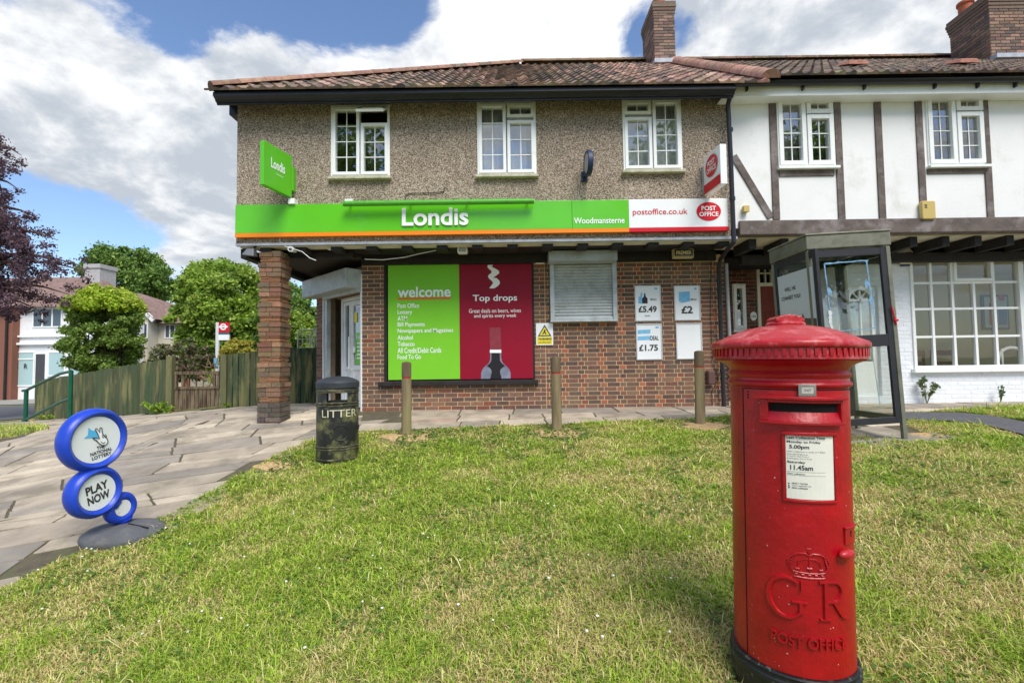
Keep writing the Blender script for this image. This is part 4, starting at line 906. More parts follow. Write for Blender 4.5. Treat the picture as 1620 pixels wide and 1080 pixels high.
# ------------------------------------------------------------------ timbered house
th = thing('timbered_house', 'half-timbered house next to the shop, white render with grey-brown timbers and white ground floor', 'building', (8.5, 8.5, 0))
XT0, XT1 = XR + .004, 14.0; ZTB = WZ(1300, 371, YF); 
tw = [rect(1229, 1319, 156, 265, YF), rect(1465, 1556, 151, 263, YF), (10.2, 11.1, 3.95, 4.95)]
ZTE = WZ(1300, 152, YF) + .02
m = MB(); wallholes(m, XT0, XT1, ZTB + .12, ZTE + .12, YF, YF + .22, tw); m.box(XT1 - .2, XT1, YF + .22, 16.5, 2.66, ZTE); m.box(XT0 + .7, XT1, 16.5, 16.7, 2.66, ZTE); m.build('rendered_wall', RENDER, th)  # unseen side and rear left open below to let sky light inside
def timber(mb, pts, w):
    (a, b), (c, d) = pts; p = Vector((WX(a, b, YF), 0, WZ(a, b, YF))); q = Vector((WX(c, d, YF), 0, WZ(c, d, YF)))
    dr_ = (q - p).normalized(); n = Vector((-dr_.z, 0, dr_.x)) * w / 2
    o = YF - .022; mb.prism([((p - n).x, (p - n).z), ((q - n).x, (q - n).z), ((q + n).x, (q + n).z), ((p + n).x, (p + n).z)], o, YF + .01)
posts = [(1220.5, 1228), (1324, 1330), (1388, 1394), (1453, 1459), (1557, 1565), ]
m = MB()
zt0 = 152
for a, b in posts:
    xm_ = (WX(a, 155, YF) + WX(b, 348, YF)) / 2; m.box(xm_ - .055, xm_ + .055, YF - .024, YF + .01, WZ(a, 348, YF), ZTE + .0)
for xm_ in (WX(1556, 250, YF) + 1.0, WX(1556, 250, YF) + 1.75, WX(1556, 250, YF) + 2.6): m.box(xm_ - .055, xm_ + .055, YF - .024, YF + .01, WZ(1600, 343, YF), ZTE)
m.build('timber_posts', TIMBER, th, bevel=.006)
m = MB(); timber(m, [((1160, 247)), ((1219, 345))], .11); m.build('diagonal_brace', TIMBER, th, bevel=.006)
m = MB(); zz = ZTE - .0
m.box(XT0, XT1, YF - .035, YF + .01, ZTE - .10, ZTE + .02)
for (a, b, y_) in ((1229, 1322, 275), (1463, 1560, 271)): m.box(WX(a, y_, YF) + .03, WX(b, y_, YF) - .03, YF - .021, YF + .01, WZ(a, y_ + 5, YF), WZ(a, y_ - 7, YF))
m.build('timber_rails', TIMBER, th, bevel=.006)
zb1 = WZ(1400, 347, YF)
m = MB(); m.box(XT0 + .12, XT1, YF - .05, YF + .12, ZTB, zb1); m.build('bressummer_beam', TIMBER, th, bevel=.012)
cT = [(.02, .50, .03, .97, 2, 4), (.52, .98, .77, .97, 2, 1), (.52, .98, .03, .75, 2, 3)]
window(th, tw[0], YF, cT, None, (NETD, [(0, .46)]), fw=.075); window(th, tw[1], YF, cT, None, (NETD, [(0, .12), (.88, 1)]), fw=.075); window(th, tw[2], YF, cT, None, None, fw=.075)
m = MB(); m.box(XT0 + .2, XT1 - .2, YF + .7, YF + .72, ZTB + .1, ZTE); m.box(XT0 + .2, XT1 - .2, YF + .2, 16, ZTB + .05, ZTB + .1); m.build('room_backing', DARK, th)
# eaves
zf0, zf1 = WZ(1400, 149, 7.35), WZ(1400, 131, 7.35)
m = MB(); m.box(XE1 - .12, XT1, 7.36, 7.38, zf0, zf1); m.box(XE1 - .12, XT1, 7.38, YF, zf0, zf0 + .02); m.build('fascia_board', UPVC, th, bevel=.004)
m = MB(); n = 8
b = len(m.v); gz = zf1 - .0
for xx in (XE1 + .01, XT1):
    for k in range(n + 1): a = PI + PI * k / n; m._v((xx, 7.29 + .06 * math.cos(a), gz + .06 * math.sin(a)))
    for k in range(n, -1, -1): a = PI + PI * k / n; m._v((xx, 7.29 + .052 * math.cos(a), gz + .052 * math.sin(a)))
nn_ = 2 * (n + 1); m.idx(b, [(i, (i + 1) % nn_, (i + 1) % nn_ + nn_, i + nn_) for i in range(nn_)]); 
for px in (1183, 1272, 1370, 1482, 1550, 1610): xx = WX(px, 135, 7.3); m.prism([(xx - .012, gz - .11), (xx + .012, gz - .11), (xx + .015, gz - .04), (xx - .015, gz - .04)], 7.31, 7.36)
m.build('gutter', BLACKGLOSS, th, smooth=True)
# roof
XR0 = XPARTY
zE2 = zf1 + .05
m = MB(); m.face([(XR0, YE2 + .04, zE2), (XT1 + .2, YE2 + .04, zE2), (XT1 + .2, YRIDGE, ZRIDGE - .02), (XR0, YRIDGE, ZRIDGE - .02)]); m.face([(XR0, YRIDGE, ZRIDGE - .02), (XT1 + .2, YRIDGE, ZRIDGE - .02), (XT1 + .2, 16.8, zE2), (XR0, 16.8, zE2)])
rf2 = m.build('roof', MATS['roof_felt'], th)
m = MB(); tiles(m, XR0, XT1 + .1, YE2 + .04, zE2, YRIDGE, ZRIDGE - .02, PTD + [lin(112, 88, 78), lin(98, 78, 70), lin(88, 70, 64)], tw=.165, tl=.30); m.build('roof_tiles', TILE, rf2)
m = MB(); ridge(m, (XR0 + .1, YRIDGE, ZRIDGE + .05), (XT1 + .2, YRIDGE, ZRIDGE + .05), .12, .42, [lin(120, 92, 74), lin(104, 84, 66)])
m.build('ridge_tiles', TILE, rf2, smooth=True)
for px in (1350, 1523):
    yv = 8.55; t_ = (yv - YE2) / (YRIDGE - YE2); zv = zE2 + (ZRIDGE - zE2) * t_; xx = WX(px, 112, yv); m = MB(); m.col = lin(160, 108, 92)[:3]
    m.hexa([(xx - .19, yv - .16, zv - .03), (xx + .19, yv - .16, zv - .03), (xx + .19, yv + .2, zv + .16), (xx - .19, yv + .2, zv + .16), (xx - .14, yv - .14, zv + .06), (xx + .14, yv - .14, zv + .06), (xx + .14, yv + .16, zv + .2), (xx - .14, yv + .16, zv + .2)]); m.build('roof_vent', TILE, rf2, bevel=.01)
YC = 10.7; c0 = WX(1567, 60, YC); zs_ = zE2 + (ZRIDGE - zE2) * (YC - YE2) / (YRIDGE - YE2)
c2, zt = chimney(rf2, c0, c0 + 1.5, YC, YC + .98, zs_ - .35, WZ(1600, 14, YC), 5, corb=.07, pal=[lin(140, 110, 94), lin(118, 96, 86), lin(152, 120, 104), lin(102, 86, 80), lin(132, 102, 88)])
for k in range(2):
    m = MB(); m.lathe([(.14, 0), (.14, .3), (.17, .32), (.17, .38), (.11, .38)], 16, (c0 + .25 + k * .7, YC + .8, zt)); m.build('chimney_pot', MATS['clay_pot'], c2, smooth=True)
# soffit + joists below the timbered front
m = MB(); m.box(XR + .11, XT1, 7.73, 8.5, 2.76, 2.80); m.build('soffit_board', CREAM, th)
x = XR + .35
while x < XT1: m = MB(); m.box(x, x + .12, 7.73, 8.29, 2.60, 2.755); m.build('joist', BLACKWOOD, th, bevel=.005); x += .52
XW0 = WX(1327, 500, YW)
m = MB(); m.box(XR + .5, XT1, 8.30, 8.46, 2.47, 2.62); m.build('wall_beam', BLACKWOOD, th, bevel=.006)
m = MB(); m.box(XC + .05, XT1, 8.62, 12, 2.62, 2.66); m.build('ground_floor_ceiling', DARK, th)
# white ground-floor wall with holes: arched door, bay window
bw = rect(1441, 1617, 402, 582, YW); bw = (bw[0], 10.9, bw[2], bw[3]); dh = rect(1344, 1392, 452, 628, YW)
m = MB(); wallholes(m, XW0, XT1, -.3, 2.47, YW, YW + .2, [bw, dh]); m.box(XW0, XW0 + .2, YW + .2, 9.9, -.3, 2.47); wh = m.build('ground_floor_wall', WHITEWALL, th)
m = MB(); bricks(m, facing(YW), XW0, XT1, -.02, 2.47, [bw, dh], False, [lin(226, 229, 234)], proud=.004)
WB = mat('painted_brick_face', lin(228, 231, 236), .75, var=.05, vscale=7, bump=.35, bscale=50, island=.03, dirt=lin(190, 190, 180), dscale=2.5, damt=.4, dth=.57); m.build('painted_brickwork', WB, wh)
# bay window grid
x0, x1, z0, z1 = bw; cols_ = [WX(p, 490, YW) for p in (1443, 1474, 1507, 1541, 1573, 1611)]; rowsz = [WZ(1530, p, YW) for p in (577, 532, 488, 447, 405)]
m = MB(); ya, yb = YW - .03, YW + .05
m.box(x0, x0 + .05, ya, yb, z0, z1); m.box(x0 + .05, x1, ya, yb, z1 - .05, z1); m.box(x0 + .05, x1, ya, yb, z0, z0 + .05); m.box(x1 - .05, x1, ya, yb, z0 + .05, z1 - .05)
xe = cols_[-1]; m.box(xe - .0, xe + .09, ya - .012, yb, z0 + .05, z1 - .05)
bwn = m.build('window', UPVC, th, 'wide white small-paned shop window on the ground floor', bevel=.004)
m = MB()
for i, xx in enumerate(cols_[1:-1]):
    top = z1 - .05 if i != 2 else rowsz[3]
    m.box(xx - .022, xx + .022, ya + .01, yb - .01, z0 + .05, top)
for zz in rowsz[1:-1]: m.box(x0 + .05, xe, ya + .02, yb - .02, zz - .02, zz + .02)
a, b = cols_[2] + .0, cols_[4] - .02; m.box(a + .022, b, ya - .02, yb - .02, rowsz[3] + .022, rowsz[3] + .07); m.box(a + .022, b, ya - .02, yb - .02, z1 - .12, z1 - .05); m.box(a + .022, a + .07, ya - .02, yb - .02, rowsz[3] + .07, z1 - .12); m.box(b - .05, b, ya - .02, yb - .02, rowsz[3] + .07, z1 - .12)
for xx in (xe + .42, xe + .78, xe + 1.14): m.box(xx - .022, xx + .022, ya + .01, yb - .01, z0 + .05, z1 - .05)
for zz in rowsz[1:-1]: m.box(xe + .09, x1 - .05, ya + .02, yb - .02, zz - .02, zz + .02)
m.build('glazing_bars', UPVC, bwn, bevel=.003)
m = MB(); m.box(x0 + .05, x1 - .05, YW + .012, YW + .016, z0 + .05, z1 - .05); m.build('pane', glass_mat('cafe_glass', (.98, .98, .97, 1), .0), bwn)
m = MB(); m.box(x0 - .05, x1, YW - .09, YW + .0, z0 - .07, z0 - .002); m.build('sill', UPVC, bwn, bevel=.008)
# room behind, its unseen right end left open so sky light brightens it
ROOM = mat('room_wall', lin(196, 190, 158), .9)
m = MB(); m.box(x0 - .6, 13.7, 10.3, 10.4, -.2, 2.6); m.box(x0 - .7, x0 - .6, 8.75, 10.3, -.2, 2.6); m.box(x0 - .6, 13.7, 8.75, 10.3, -.05, -.02); m.box(x0 - .6, 13.7, 8.72, 10.3, 2.55, 2.60); m.build('room_shell', ROOM, th)
ppx0, ppx1, ppz0, ppz1 = rect(1558, 1600, 466, 521, 10.2)
t = thing('framed_picture', 'framed blue and red poster hanging on the back wall inside the bay window room', 'picture', ((ppx0 + ppx1) / 2, 10.25, ppz0))
m = MB(); m.box(ppx0, ppx1, 10.25, 10.29, ppz0, ppz1); m.build('frame', GREYL, t)
m = MB(); m.box(ppx0 + .04, ppx1 - .04, 10.24, 10.249, ppz0 + .04, ppz1 - .04); m.build('print', paint('print_grey', (170, 180, 190)), t)
m = MB(); m.box(ppx0 + .32, ppx1 - .06, 10.23, 10.2385, ppz0 + .1, ppz0 + .45); m.build('blue_patch', paint('print_blue', (40, 96, 160)), t)
m = MB(); m.prism([(ppx0 + .12, ppz0 + .1), (ppx0 + .26, ppz0 + .12), (ppx0 + .24, ppz0 + .6), (ppx0 + .14, ppz0 + .56)], 10.23, 10.2385); m.box(ppx0 + .34, ppx1 - .1, 10.23, 10.2385, ppz0 + .62, ppz0 + .74); m.build('red_patch', paint('print_red', (170, 56, 50)), t)
WD = mat('chair_wood', lin(92, 52, 36), .5, var=.2)
def chair(x, y, lab, rot=0, white=False):
    t = thing('chair', lab, 'chair', (x, y, 0), (0, 0, rot), group='chairs inside the bay window room'); mm = UPVC if white else WD
    m = MB(); m.box(-.21, .21, -.21, .21, .43, .46); m.build('seat', mm, t, local=True, bevel=.01)
    for a in (-.19, .19):
        for b in (-.19, .19): m = MB(); m.bar((a, b, 0), (a, b, .43 if b < 0 else .95), .035); m.build('leg', mm, t, local=True)
    m = MB()
    if white: m.tube([(.26 * math.cos(PI * k / 12), .19 + .0, .75 + .22 * math.sin(PI * k / 12)) for k in range(13)], .03, 8)
    else: m.box(-.19, .19, .175, .20, .84, .95); m.box(-.17, .17, .175, .195, .66, .72)
    m.build('backrest', mm, t, local=True, bevel=.004)
chair(8.15, 9.5, 'dark wooden chair behind the left panes of the bay window', .3); chair(8.75, 9.7, 'dark wooden chair nearest the middle of the bay window', -.2); chair(9.35, 9.25, 'white bentwood armchair close behind the right panes of the bay window', PI, True)
# arched white door
x0, x1, z0, z1 = dh; m = MB(); ya, yb = YW + .06, YW + .12
m.box(x0, x0 + .08, ya, yb, 0, z1); m.box(x1 - .08, x1, ya, yb, 0, z1); m.box(x0 + .08, x1 - .08, ya, yb, 0, .75)
cxm = (x0 + x1) / 2; rr = (x1 - x0) / 2 - .08; za = z1 - rr - .06
arc = [(cxm + rr * math.cos(PI * k / 14), za + rr * math.sin(PI * k / 14)) for k in range(15)]
for k in range(14): m.prism([arc[k], (arc[k][0], z1), (arc[k + 1][0], z1), arc[k + 1]], ya, yb)
m.box(x0 + .08, x1 - .08, ya, yb, za - .02, za + .02); m.box(cxm - .012, cxm + .012, ya, yb, .75, z1 - .08)
for k in (4, 10): m.bar((cxm, ya + .03, za), (arc[k][0], ya + .03, arc[k][1]), .022)
d2 = m.build('door', UPVC, th, 'white half-glazed door with an arched fanlight')
m = MB(); m.box(x0 + .08, x1 - .08, YW + .085, YW + .09, .75, z1 - .05); m.build('pane', GLASS, d2)
m = MB(); m.box(x0 + .01, x1 - .01, YW + .3, YW + .32, 0, z1); m.build('backing', DARK, d2)
m = MB(); m.lathe([(.0, -.03), (.02, -.03), (.025, 0), (.0, .02)], 12, (x0 + .12, ya - .03, .95)); m.build('handle', STEEL, d2, smooth=True)
# lobby between the buildings
YL = 9.7; m = MB(); lw = rect(1159, 1180, 449, 522, YL); ld = rect(1199, 1248, 402, 650, YL); ld = (ld[0], ld[1], 0, ld[3])
wallholes(m, XC, XW0 + .2, -.3, 2.72, YL, YL + .2, [lw, ld]); m.build('lobby_wall', MORTARD, th)
m = MB(); bricks(m, facing(YL), XC, XW0 + .1, -.02, 2.7, [lw, ld], False, [lin(84, 54, 46), lin(96, 60, 50), lin(74, 50, 46), lin(110, 66, 52)]); m.build('lobby_brickwork', BRICK, th)
window(th, lw, YL, [(.06, .94, .03, .97, 1, 3)], 'narrow white lobby window', None, fw=.07)
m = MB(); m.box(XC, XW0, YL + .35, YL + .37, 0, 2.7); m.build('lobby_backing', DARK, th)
x0, x1, z0, z1 = ld; m = MB(); zf_ = WZ(1210, 453, YL); m.box(x0, x0 + .06, YL - .04, YL + .06, 0, z1); m.box(x1 - .06, x1, YL - .04, YL + .06, 0, z1); m.box(x0 + .06, x1 - .06, YL - .04, YL + .06, zf_, zf_ + .07); zq = WZ(1210, 417, YL)
m.box(x0 + .06, x1 - .06, YL - .04, YL + .06, zq, z1); m.box((x0 + x1) / 2 - .02, (x0 + x1) / 2 + .02, YL - .02, YL + .04, zf_ + .07, zq); xq = WX(1210, 430, YL); m.box(xq - .012, xq + .012, YL - .02, YL + .04, zf_ + .07, zq); zm_ = (zf_ + .07 + zq) / 2; m.box(x0 + .06, x1 - .06, YL - .015, YL + .035, zm_ - .012, zm_ + .012)
df = m.build('door_frame', mat('cream_frame', lin(222, 220, 200), .5), th)
m = MB(); m.box(x0 + .061, x1 - .061, YL, YL + .04, .0, zf_ - .002); d3 = m.build('door', mat('rust_door', lin(122, 48, 30), .45, var=.1), th, 'rust-brown front door in the shared lobby')
m = MB(); m.box(x0 + .061, x1 - .061, YL + .01, YL + .014, zf_ + .07, zq); m.build('fanlight_pane', GLASS, df)
m = MB()
for (a, b) in ((.1, .75), (.85, 1.75)): m.box(x0 + .16, x1 - .16, YL - .014, YL - .001, a, b)
m.build('panel', MATS['rust_door'], d3, bevel=.006)
x, z = W(1192, 500, YL - .02); t = thing('number_plate', 'round white house number plate on dark brick beside the rust-brown door', 'sign', (x, YL, z))
m = MB(); m.ellipse(x, z, .065, .09, YL - .03, YL - .008, 28); m.build('plate', UPVC, t); m = MB(); text(m, '143', x - .04, x + .04, z - .03, z + .02, YL - .033, .02); m.build('number', GREYL, t)

# ------------------------------------------------------------------ pillar box
PBX, PBY = 1.203, 2.17; PR = .23
pzb = g(PBX, PBY) - .02
pbx = thing('pillar_box', 'red cast-iron pillar box with black base, raised crown and royal letters, close to the camera', 'post box', (PBX, PBY, pzb), (0, R(.9), R(-14.5)))
ZL = lambda rel: rel + CAMZ - pzb            # height relative to the camera -> local
zt = ZL(.165); zrim = ZL(.072); zfr = ZL(.0); zp = ZL(-1.25)
def cylmap(r):      # (u, out, z) -> local point, u is arc length at radius PR, out towards the viewer
    def f(p): th = p[0] / PR; rr = r + p[1]; return (rr * math.sin(th), -rr * math.cos(th), p[2])
    return f
def patch(mb, u0, u1, z0, z1, r0, r1, n=10):   # curved slab between radii
    for i in range(n):
        a, b = (u0 + (u1 - u0) * i / n) / PR, (u0 + (u1 - u0) * (i + 1) / n) / PR
        P = lambda th, r, z: (r * math.sin(th), -r * math.cos(th), z)
        bb = len(mb.v); [mb._v(q) for q in (P(a, r0, z0), P(b, r0, z0), P(b, r0, z1), P(a, r0, z1), P(a, r1, z0), P(b, r1, z0), P(b, r1, z1), P(a, r1, z1))]
        fs = [(4, 5, 6, 7), (0, 1, 5, 4), (3, 7, 6, 2)]
        if i == 0: fs.append((0, 4, 7, 3))
        if i == n - 1: fs.append((1, 2, 6, 5))
        mb.idx(bb, fs)
dg = lambda d: R(d) * PR
PROF = [(0, .0)]
m = MB(); r_ = PR
m.lathe([(r_ + .0, zp), (r_, ZL(-.118))], 96); body = m.build('body', PRED, pbx, smooth=True, local=True)
m = MB(); m.lathe([(r_ + .001, ZL(-.118)), (r_ + .010, ZL(-.112)), (r_ + .013, ZL(-.104)), (r_ + .010, ZL(-.096)), (r_ + .003, ZL(-.090)), (r_ + .002, ZL(-.080)), (r_ + .008, ZL(-.072)), (r_ + .011, ZL(-.064)), (r_ + .006, ZL(-.055)), (r_ + .002, ZL(-.048)), (r_ + .006, ZL(-.036)), (r_ + .018, ZL(-.024)), (r_ + .038, ZL(-.014)), (r_ + .058, ZL(-.008)), (r_ + .066, ZL(-.004))], 96); m.build('collar', PRED, pbx, smooth=True, local=True)
RC = .302
m = MB(); m.lathe([(RC - .012, ZL(-.004)), (RC - .004, ZL(.0)), (RC - .006, ZL(.044)), (RC + .004, ZL(.046)), (RC + .008, ZL(.052)), (RC + .008, ZL(.066)), (RC + .002, ZL(.074)), (RC - .03, ZL(.088)), (RC - .08, ZL(.112)), (RC - .14, ZL(.134)), (RC - .20, ZL(.146)), (.06, ZL(.151)), (0, ZL(.152))], 96)
cap = m.build('cap', PREDTOP, pbx, smooth=True, local=True, auto=50)
m = MB(); nt_ = 68
for k in range(nt_):
    a = 2 * PI * k / nt_; Mx = Matrix.Rotation(a, 4, 'Z'); w = .0066
    m.M = Mx; m.prism([(-w, ZL(.012)), (w, ZL(.012)), (w * 1.15, ZL(.03)), (w * 1.15, ZL(.043)), (-w * 1.15, ZL(.043)), (-w * 1.15, ZL(.03))], -(RC + .0005), -(RC - .01))
m.build('fringe', PRED, cap, local=True)
# crest on top
m = MB(); m.M = Matrix.Translation((0, 0, 0)) @ Matrix.Rotation(R(10), 4, 'Z')
zc_ = ZL(.146); m.lathe([(.078, zc_), (.080, zc_ + .012), (.070, zc_ + .020), (.045, zc_ + .024), (0, zc_ + .024)], 32)
pts = [(-.062, zc_ + .02), (.062, zc_ + .02), (.058, zc_ + .034), (.050, zc_ + .036), (.044, zc_ + .044), (.030, zc_ + .042), (.022, zc_ + .050), (.010, zc_ + .047), (0, zc_ + .053), (-.012, zc_ + .048), (-.022, zc_ + .050), (-.032, zc_ + .043), (-.046, zc_ + .044), (-.052, zc_ + .037), (-.060, zc_ + .034)]
m.prism(pts, -.05, .05); m.build('crest', PREDTOP, cap, local=True, bevel=.003)
# plinth
m = MB(); m.lathe([(r_ + .012, -.1), (r_ + .014, zp - .055), (r_ + .020, zp - .045), (r_ + .020, zp - .030), (r_ + .012, zp - .024), (r_ + .012, zp - .012), (r_ + .016, zp - .006), (r_ + .012, zp), (r_ - .003, zp + .002)], 96); m.build('plinth', PBLACK, pbx, smooth=True, local=True, auto=30)
# door seams
m = MB(); sw = .0025
for ud in (-61, 63): patch(m, dg(ud) - sw, dg(ud) + sw, zp + .003, ZL(-.122), PR - .01, PR + .0008, 1)
patch(m, dg(-61), dg(63), ZL(-.126), ZL(-.122), PR - .01, PR + .0008, 16)
m.build('door_seam', GREYL if False else mat('seam_black', lin(14, 8, 8), .9), body, local=True)
m = MB(); patch(m, dg(-59), dg(61.5), zp + .004, ZL(-.129), PR - .01, PR + .0035, 30); m.build('door', PRED, pbx, smooth=True, local=True, auto=30)
for k, zz in enumerate((-.133, -.148, -.166)):
    pass
m = MB()
for zz in (-.140, -.152, -.164): th = R(-53); rr = PR + .0045; m.M = Matrix.Translation((rr * math.sin(th), -rr * math.cos(th), ZL(zz))) @ Matrix.Rotation(th, 4, 'Z'); m.ellipse(0, 0, .0035, .0035, -.001, .002, 10)
m.build('rivet_hole', MATS['seam_black'], body, local=True)
# aperture
AZ0, AZ1 = -.262, -.150
m = MB(); fr_ = PR + .022
patch(m, dg(-41), dg(38), ZL(-.163), ZL(-.150), PR, PR + .036, 18)
patch(m, dg(-38.5), dg(-31), ZL(-.250), ZL(-.1635), PR, fr_, 4); patch(m, dg(33), dg(36), ZL(-.250), ZL(-.1635), PR, fr_, 3)
patch(m, dg(-38.5), dg(36), ZL(-.262), ZL(-.2505), PR, PR + .026, 18)
patch(m, dg(-31), dg(33), ZL(-.176), ZL(-.1635), PR, fr_, 14)
m.build('aperture_frame', PRED, pbx, smooth=True, local=True, auto=30, bevel=.002)
m = MB(); patch(m, dg(-31), dg(33), ZL(-.250), ZL(-.176), PR, PR + .0042, 14); sl_ = m.build('aperture', MATS['seam_black'], pbx, smooth=True, local=True, auto=30)
m = MB(); n = 14
for i in range(n):
    a, b = R(-31 + 64 * i / n), R(-31 + 64 * (i + 1) / n); P = lambda th, r, z: (r * math.sin(th), -r * math.cos(th), z)
    m.face([P(a, fr_ - .001, ZL(-.2495)), P(b, fr_ - .001, ZL(-.2495)), P(b, PR + .005, ZL(-.213)), P(a, PR + .005, ZL(-.213))])
m.build('aperture_ramp', PRED, sl_, smooth=True, local=True)
mch = MB(); rgc = random.Random(4)
for _ in range(46):
    uu = dg(rgc.uniform(-58, 60)); zz = rgc.choice([rgc.uniform(-1.24, -1.0), rgc.uniform(-1.2, -.6), rgc.uniform(-.62, -.14)]); r1 = rgc.uniform(.0012, .0034); fch = cylmap(PR + .0041)
    mch.face([fch((uu + r1 * math.cos(a) * rgc.uniform(.5, 1.2), 0, ZL(zz) + r1 * math.sin(a) * rgc.uniform(.5, 1.5))) for a in [k * PI / 3 for k in range(6)]])
mch.build('paint_chips', mat('bare_primer', lin(206, 150, 146), .8), body, local=True)
# number tablet
m = MB(); patch(m, dg(-5.5), dg(9), ZL(-.147), ZL(-.130 + .002 + .0), PR, PR + .010, 5); m.build('tablet_holder', PRED, pbx, local=True)
m = MB(); patch(m, dg(-5.5), dg(9.5), ZL(-.148), ZL(-.101), PR + .004, PR + .016, 5); tb = m.build('tablet', mat('worn_metal', lin(150, 148, 140), .4, metal=.6, var=.2, vscale=30), pbx, local=True, bevel=.001)
m = MB(); patch(m, dg(-3), dg(7), ZL(-.137), ZL(-.112), PR + .0162, PR + .0168, 4); m.build('tablet_face', mat('tablet_face', lin(186, 184, 176), .4, var=.12, vscale=40), tb, local=True)
m = MB(); text(m, '247', dg(-1), dg(5), ZL(-.129), ZL(-.119), 0, 0, 0, lambda p: cylmap(PR + .0172)(p)); m.build('number', GREYL, tb, local=True)
# notice plate
m = MB(); z0_, z1_ = -.567, -.292
U0, U1 = dg(-20), dg(29)
patch(m, U0, U1, ZL(z1_ - .012), ZL(z1_), PR, PR + .016, 10); patch(m, U0, U1, ZL(z0_), ZL(z0_ + .010), PR, PR + .012, 10)
patch(m, U0, U0 + .010, ZL(z0_ + .0102), ZL(z1_ - .0122), PR, PR + .012, 2); patch(m, U1 - .010, U1, ZL(z0_ + .0102), ZL(z1_ - .0122), PR, PR + .012, 2)
nf = m.build('notice_frame', PRED, pbx, smooth=True, local=True, auto=30, bevel=.0015)
m = MB(); patch(m, U0 + .012, U1 - .012, ZL(z0_ + .012), ZL(z1_ - .014), PR + .003, PR + .007, 10); npl = m.build('notice', mat('notice_cream', lin(226, 224, 212), .35, var=.04, coat=.3), nf, smooth=True, local=True, auto=30)
m = MB(); cf = cylmap(PR + .0078); c2 = lambda p: cf((p[0], 0, p[2]))
ua = U0 + .016; T = lambda s_, u0, u1, za, zb, b=.02: text(m, s_, u0, u1, ZL(za), ZL(zb), 0, b, 0, c2)
T('Last Collection Time', ua, ua + .135, -.318, -.308); T('Monday to Friday', ua, ua + .118, -.337, -.325, .02); T('5.00pm', ua + .008, ua + .076, -.361, -.342, .025)
T('Later collection is made at 7.30pm', ua, ua + .135, -.372, -.366, 0); T('from the Postbox at', ua, ua + .07, -.381, -.376, 0); T('Croydon Mail Centre', ua, ua + .075, -.390, -.385, 0); T('Beddington Farm Road', ua, ua + .085, -.399, -.394, 0)
T('Saturday', ua, ua + .062, -.417, -.405, .02); T('11.45am', ua + .010, ua + .088, -.441, -.422, .025); T('Other collections', ua, ua + .06, -.459, -.453, .01); T('08457 740740', ua + .014, ua + .068, -.497, -.491, .01); T('www.royalmail.com', ua + .014, ua + .08, -.506, -.500, .01); T('0845 6000606', ua + .014, ua + .068, -.515, -.509, .01)
for zz in (-.499, -.508, -.517 + .002): patch(m, ua + .002, ua + .007, ZL(zz), ZL(zz + .005), PR + .0072, PR + .0076, 1)
patch(m, ua, ua + .135, ZL(-.4485), ZL(-.4478), PR + .0072, PR + .0076, 6); patch(m, ua, ua + .135, ZL(-.4625), ZL(-.4618), PR + .0072, PR + .0076, 6); patch(m, ua, ua + .135, ZL(-.3218), ZL(-.3212), PR + .0072, PR + .0076, 6)
m.build('notice_lettering', GREYL, npl, local=True)
# lock and handle
m = MB(); patch(m, dg(38), dg(58), ZL(-.737), ZL(-.668), PR, PR + .010, 4); patch(m, dg(37), dg(59), ZL(-.672), ZL(-.666), PR, PR + .016, 4); lk = m.build('lock_plate', PRED, pbx, local=True, bevel=.002)
m = MB(); patch(m, dg(46.5), dg(48), ZL(-.709), ZL(-.689), PR + .0103, PR + .0108, 1); patch(m, dg(46), dg(48.5), ZL(-.692), ZL(-.684), PR + .0103, PR + .0108, 1); m.build('keyhole', MATS['seam_black'], lk, local=True)
th = R(35); rr = PR + .022; m = MB(); m.M = Matrix.Translation((rr * math.sin(th), -rr * math.cos(th), ZL(-.765))) @ Matrix.Rotation(th, 4, 'Z') @ Matrix.Diagonal((.040, .018, .020, 1)); m.lathe([(0, -1)] + [(math.cos(t * PI / 12), math.sin(t * PI / 12)) for t in range(-5, 6)] + [(0, 1)], 24); m.M = Matrix.Translation((rr * math.sin(th), -rr * math.cos(th), ZL(-.765))) @ Matrix.Rotation(th, 4, 'Z'); m.box(-.012, .012, 0, .03, -.01, .01); m.build('handle', PREDTOP, pbx, smooth=True, local=True)
# raised crown, letters
def stroke(mb, pts, w0, fnr=None, n=6):    # rounded raised stroke on the cylinder; pts (u, z_rel)
    f = cylmap(PR + .004); P = [Vector(f((u, 0, ZL(z)))) for u, z in pts]
    mb.tube(P, w0 * .85, n)
cu_ = dg(1); k = .0024
m = MB(); C = lambda x, z: (cu_ + x * 1.08, -.858 + z * 1.08)        # crown local metres, about .15 wide .12 tall
HWc = .068
stroke(m, [C(-.050, 0.0), C(-.03, -.002), C(0, -.003), C(.03, -.002), C(.050, 0)], .0045); stroke(m, [C(-.053, .018), C(-.03, .015), C(0, .014), C(.03, .015), C(.053, .018)], .004)
for x in (-.042, -.021, 0, .021, .042): stroke(m, [C(x - .004, .0085), C(x + .004, .0085)], .0055)
for s_ in (-1, 1):
    stroke(m, [C(s_ * .053, .018), C(s_ * .066, .040), C(s_ * .068, .056), C(s_ * .056, .072), C(s_ * .036, .083), C(s_ * .014, .085), C(0, .078)], .0048)
    stroke(m, [C(s_ * .030, .017), C(s_ * .038, .036), C(s_ * .034, .055), C(s_ * .018, .065), C(0, .066)], .0032)
    for q in range(6): t = q / 5; stroke(m, [C(s_ * (.060 - .01 * t + .004 * math.sin(PI * t)), .032 + .04 * t), C(s_ * (.058 - .01 * t), .033 + .04 * t)], .006)
    stroke(m, [C(s_ * .038 - .006, .028), C(s_ * .038 + .006, .028)], .006); stroke(m, [C(s_ * .038, .021), C(s_ * .038, .036)], .0035)
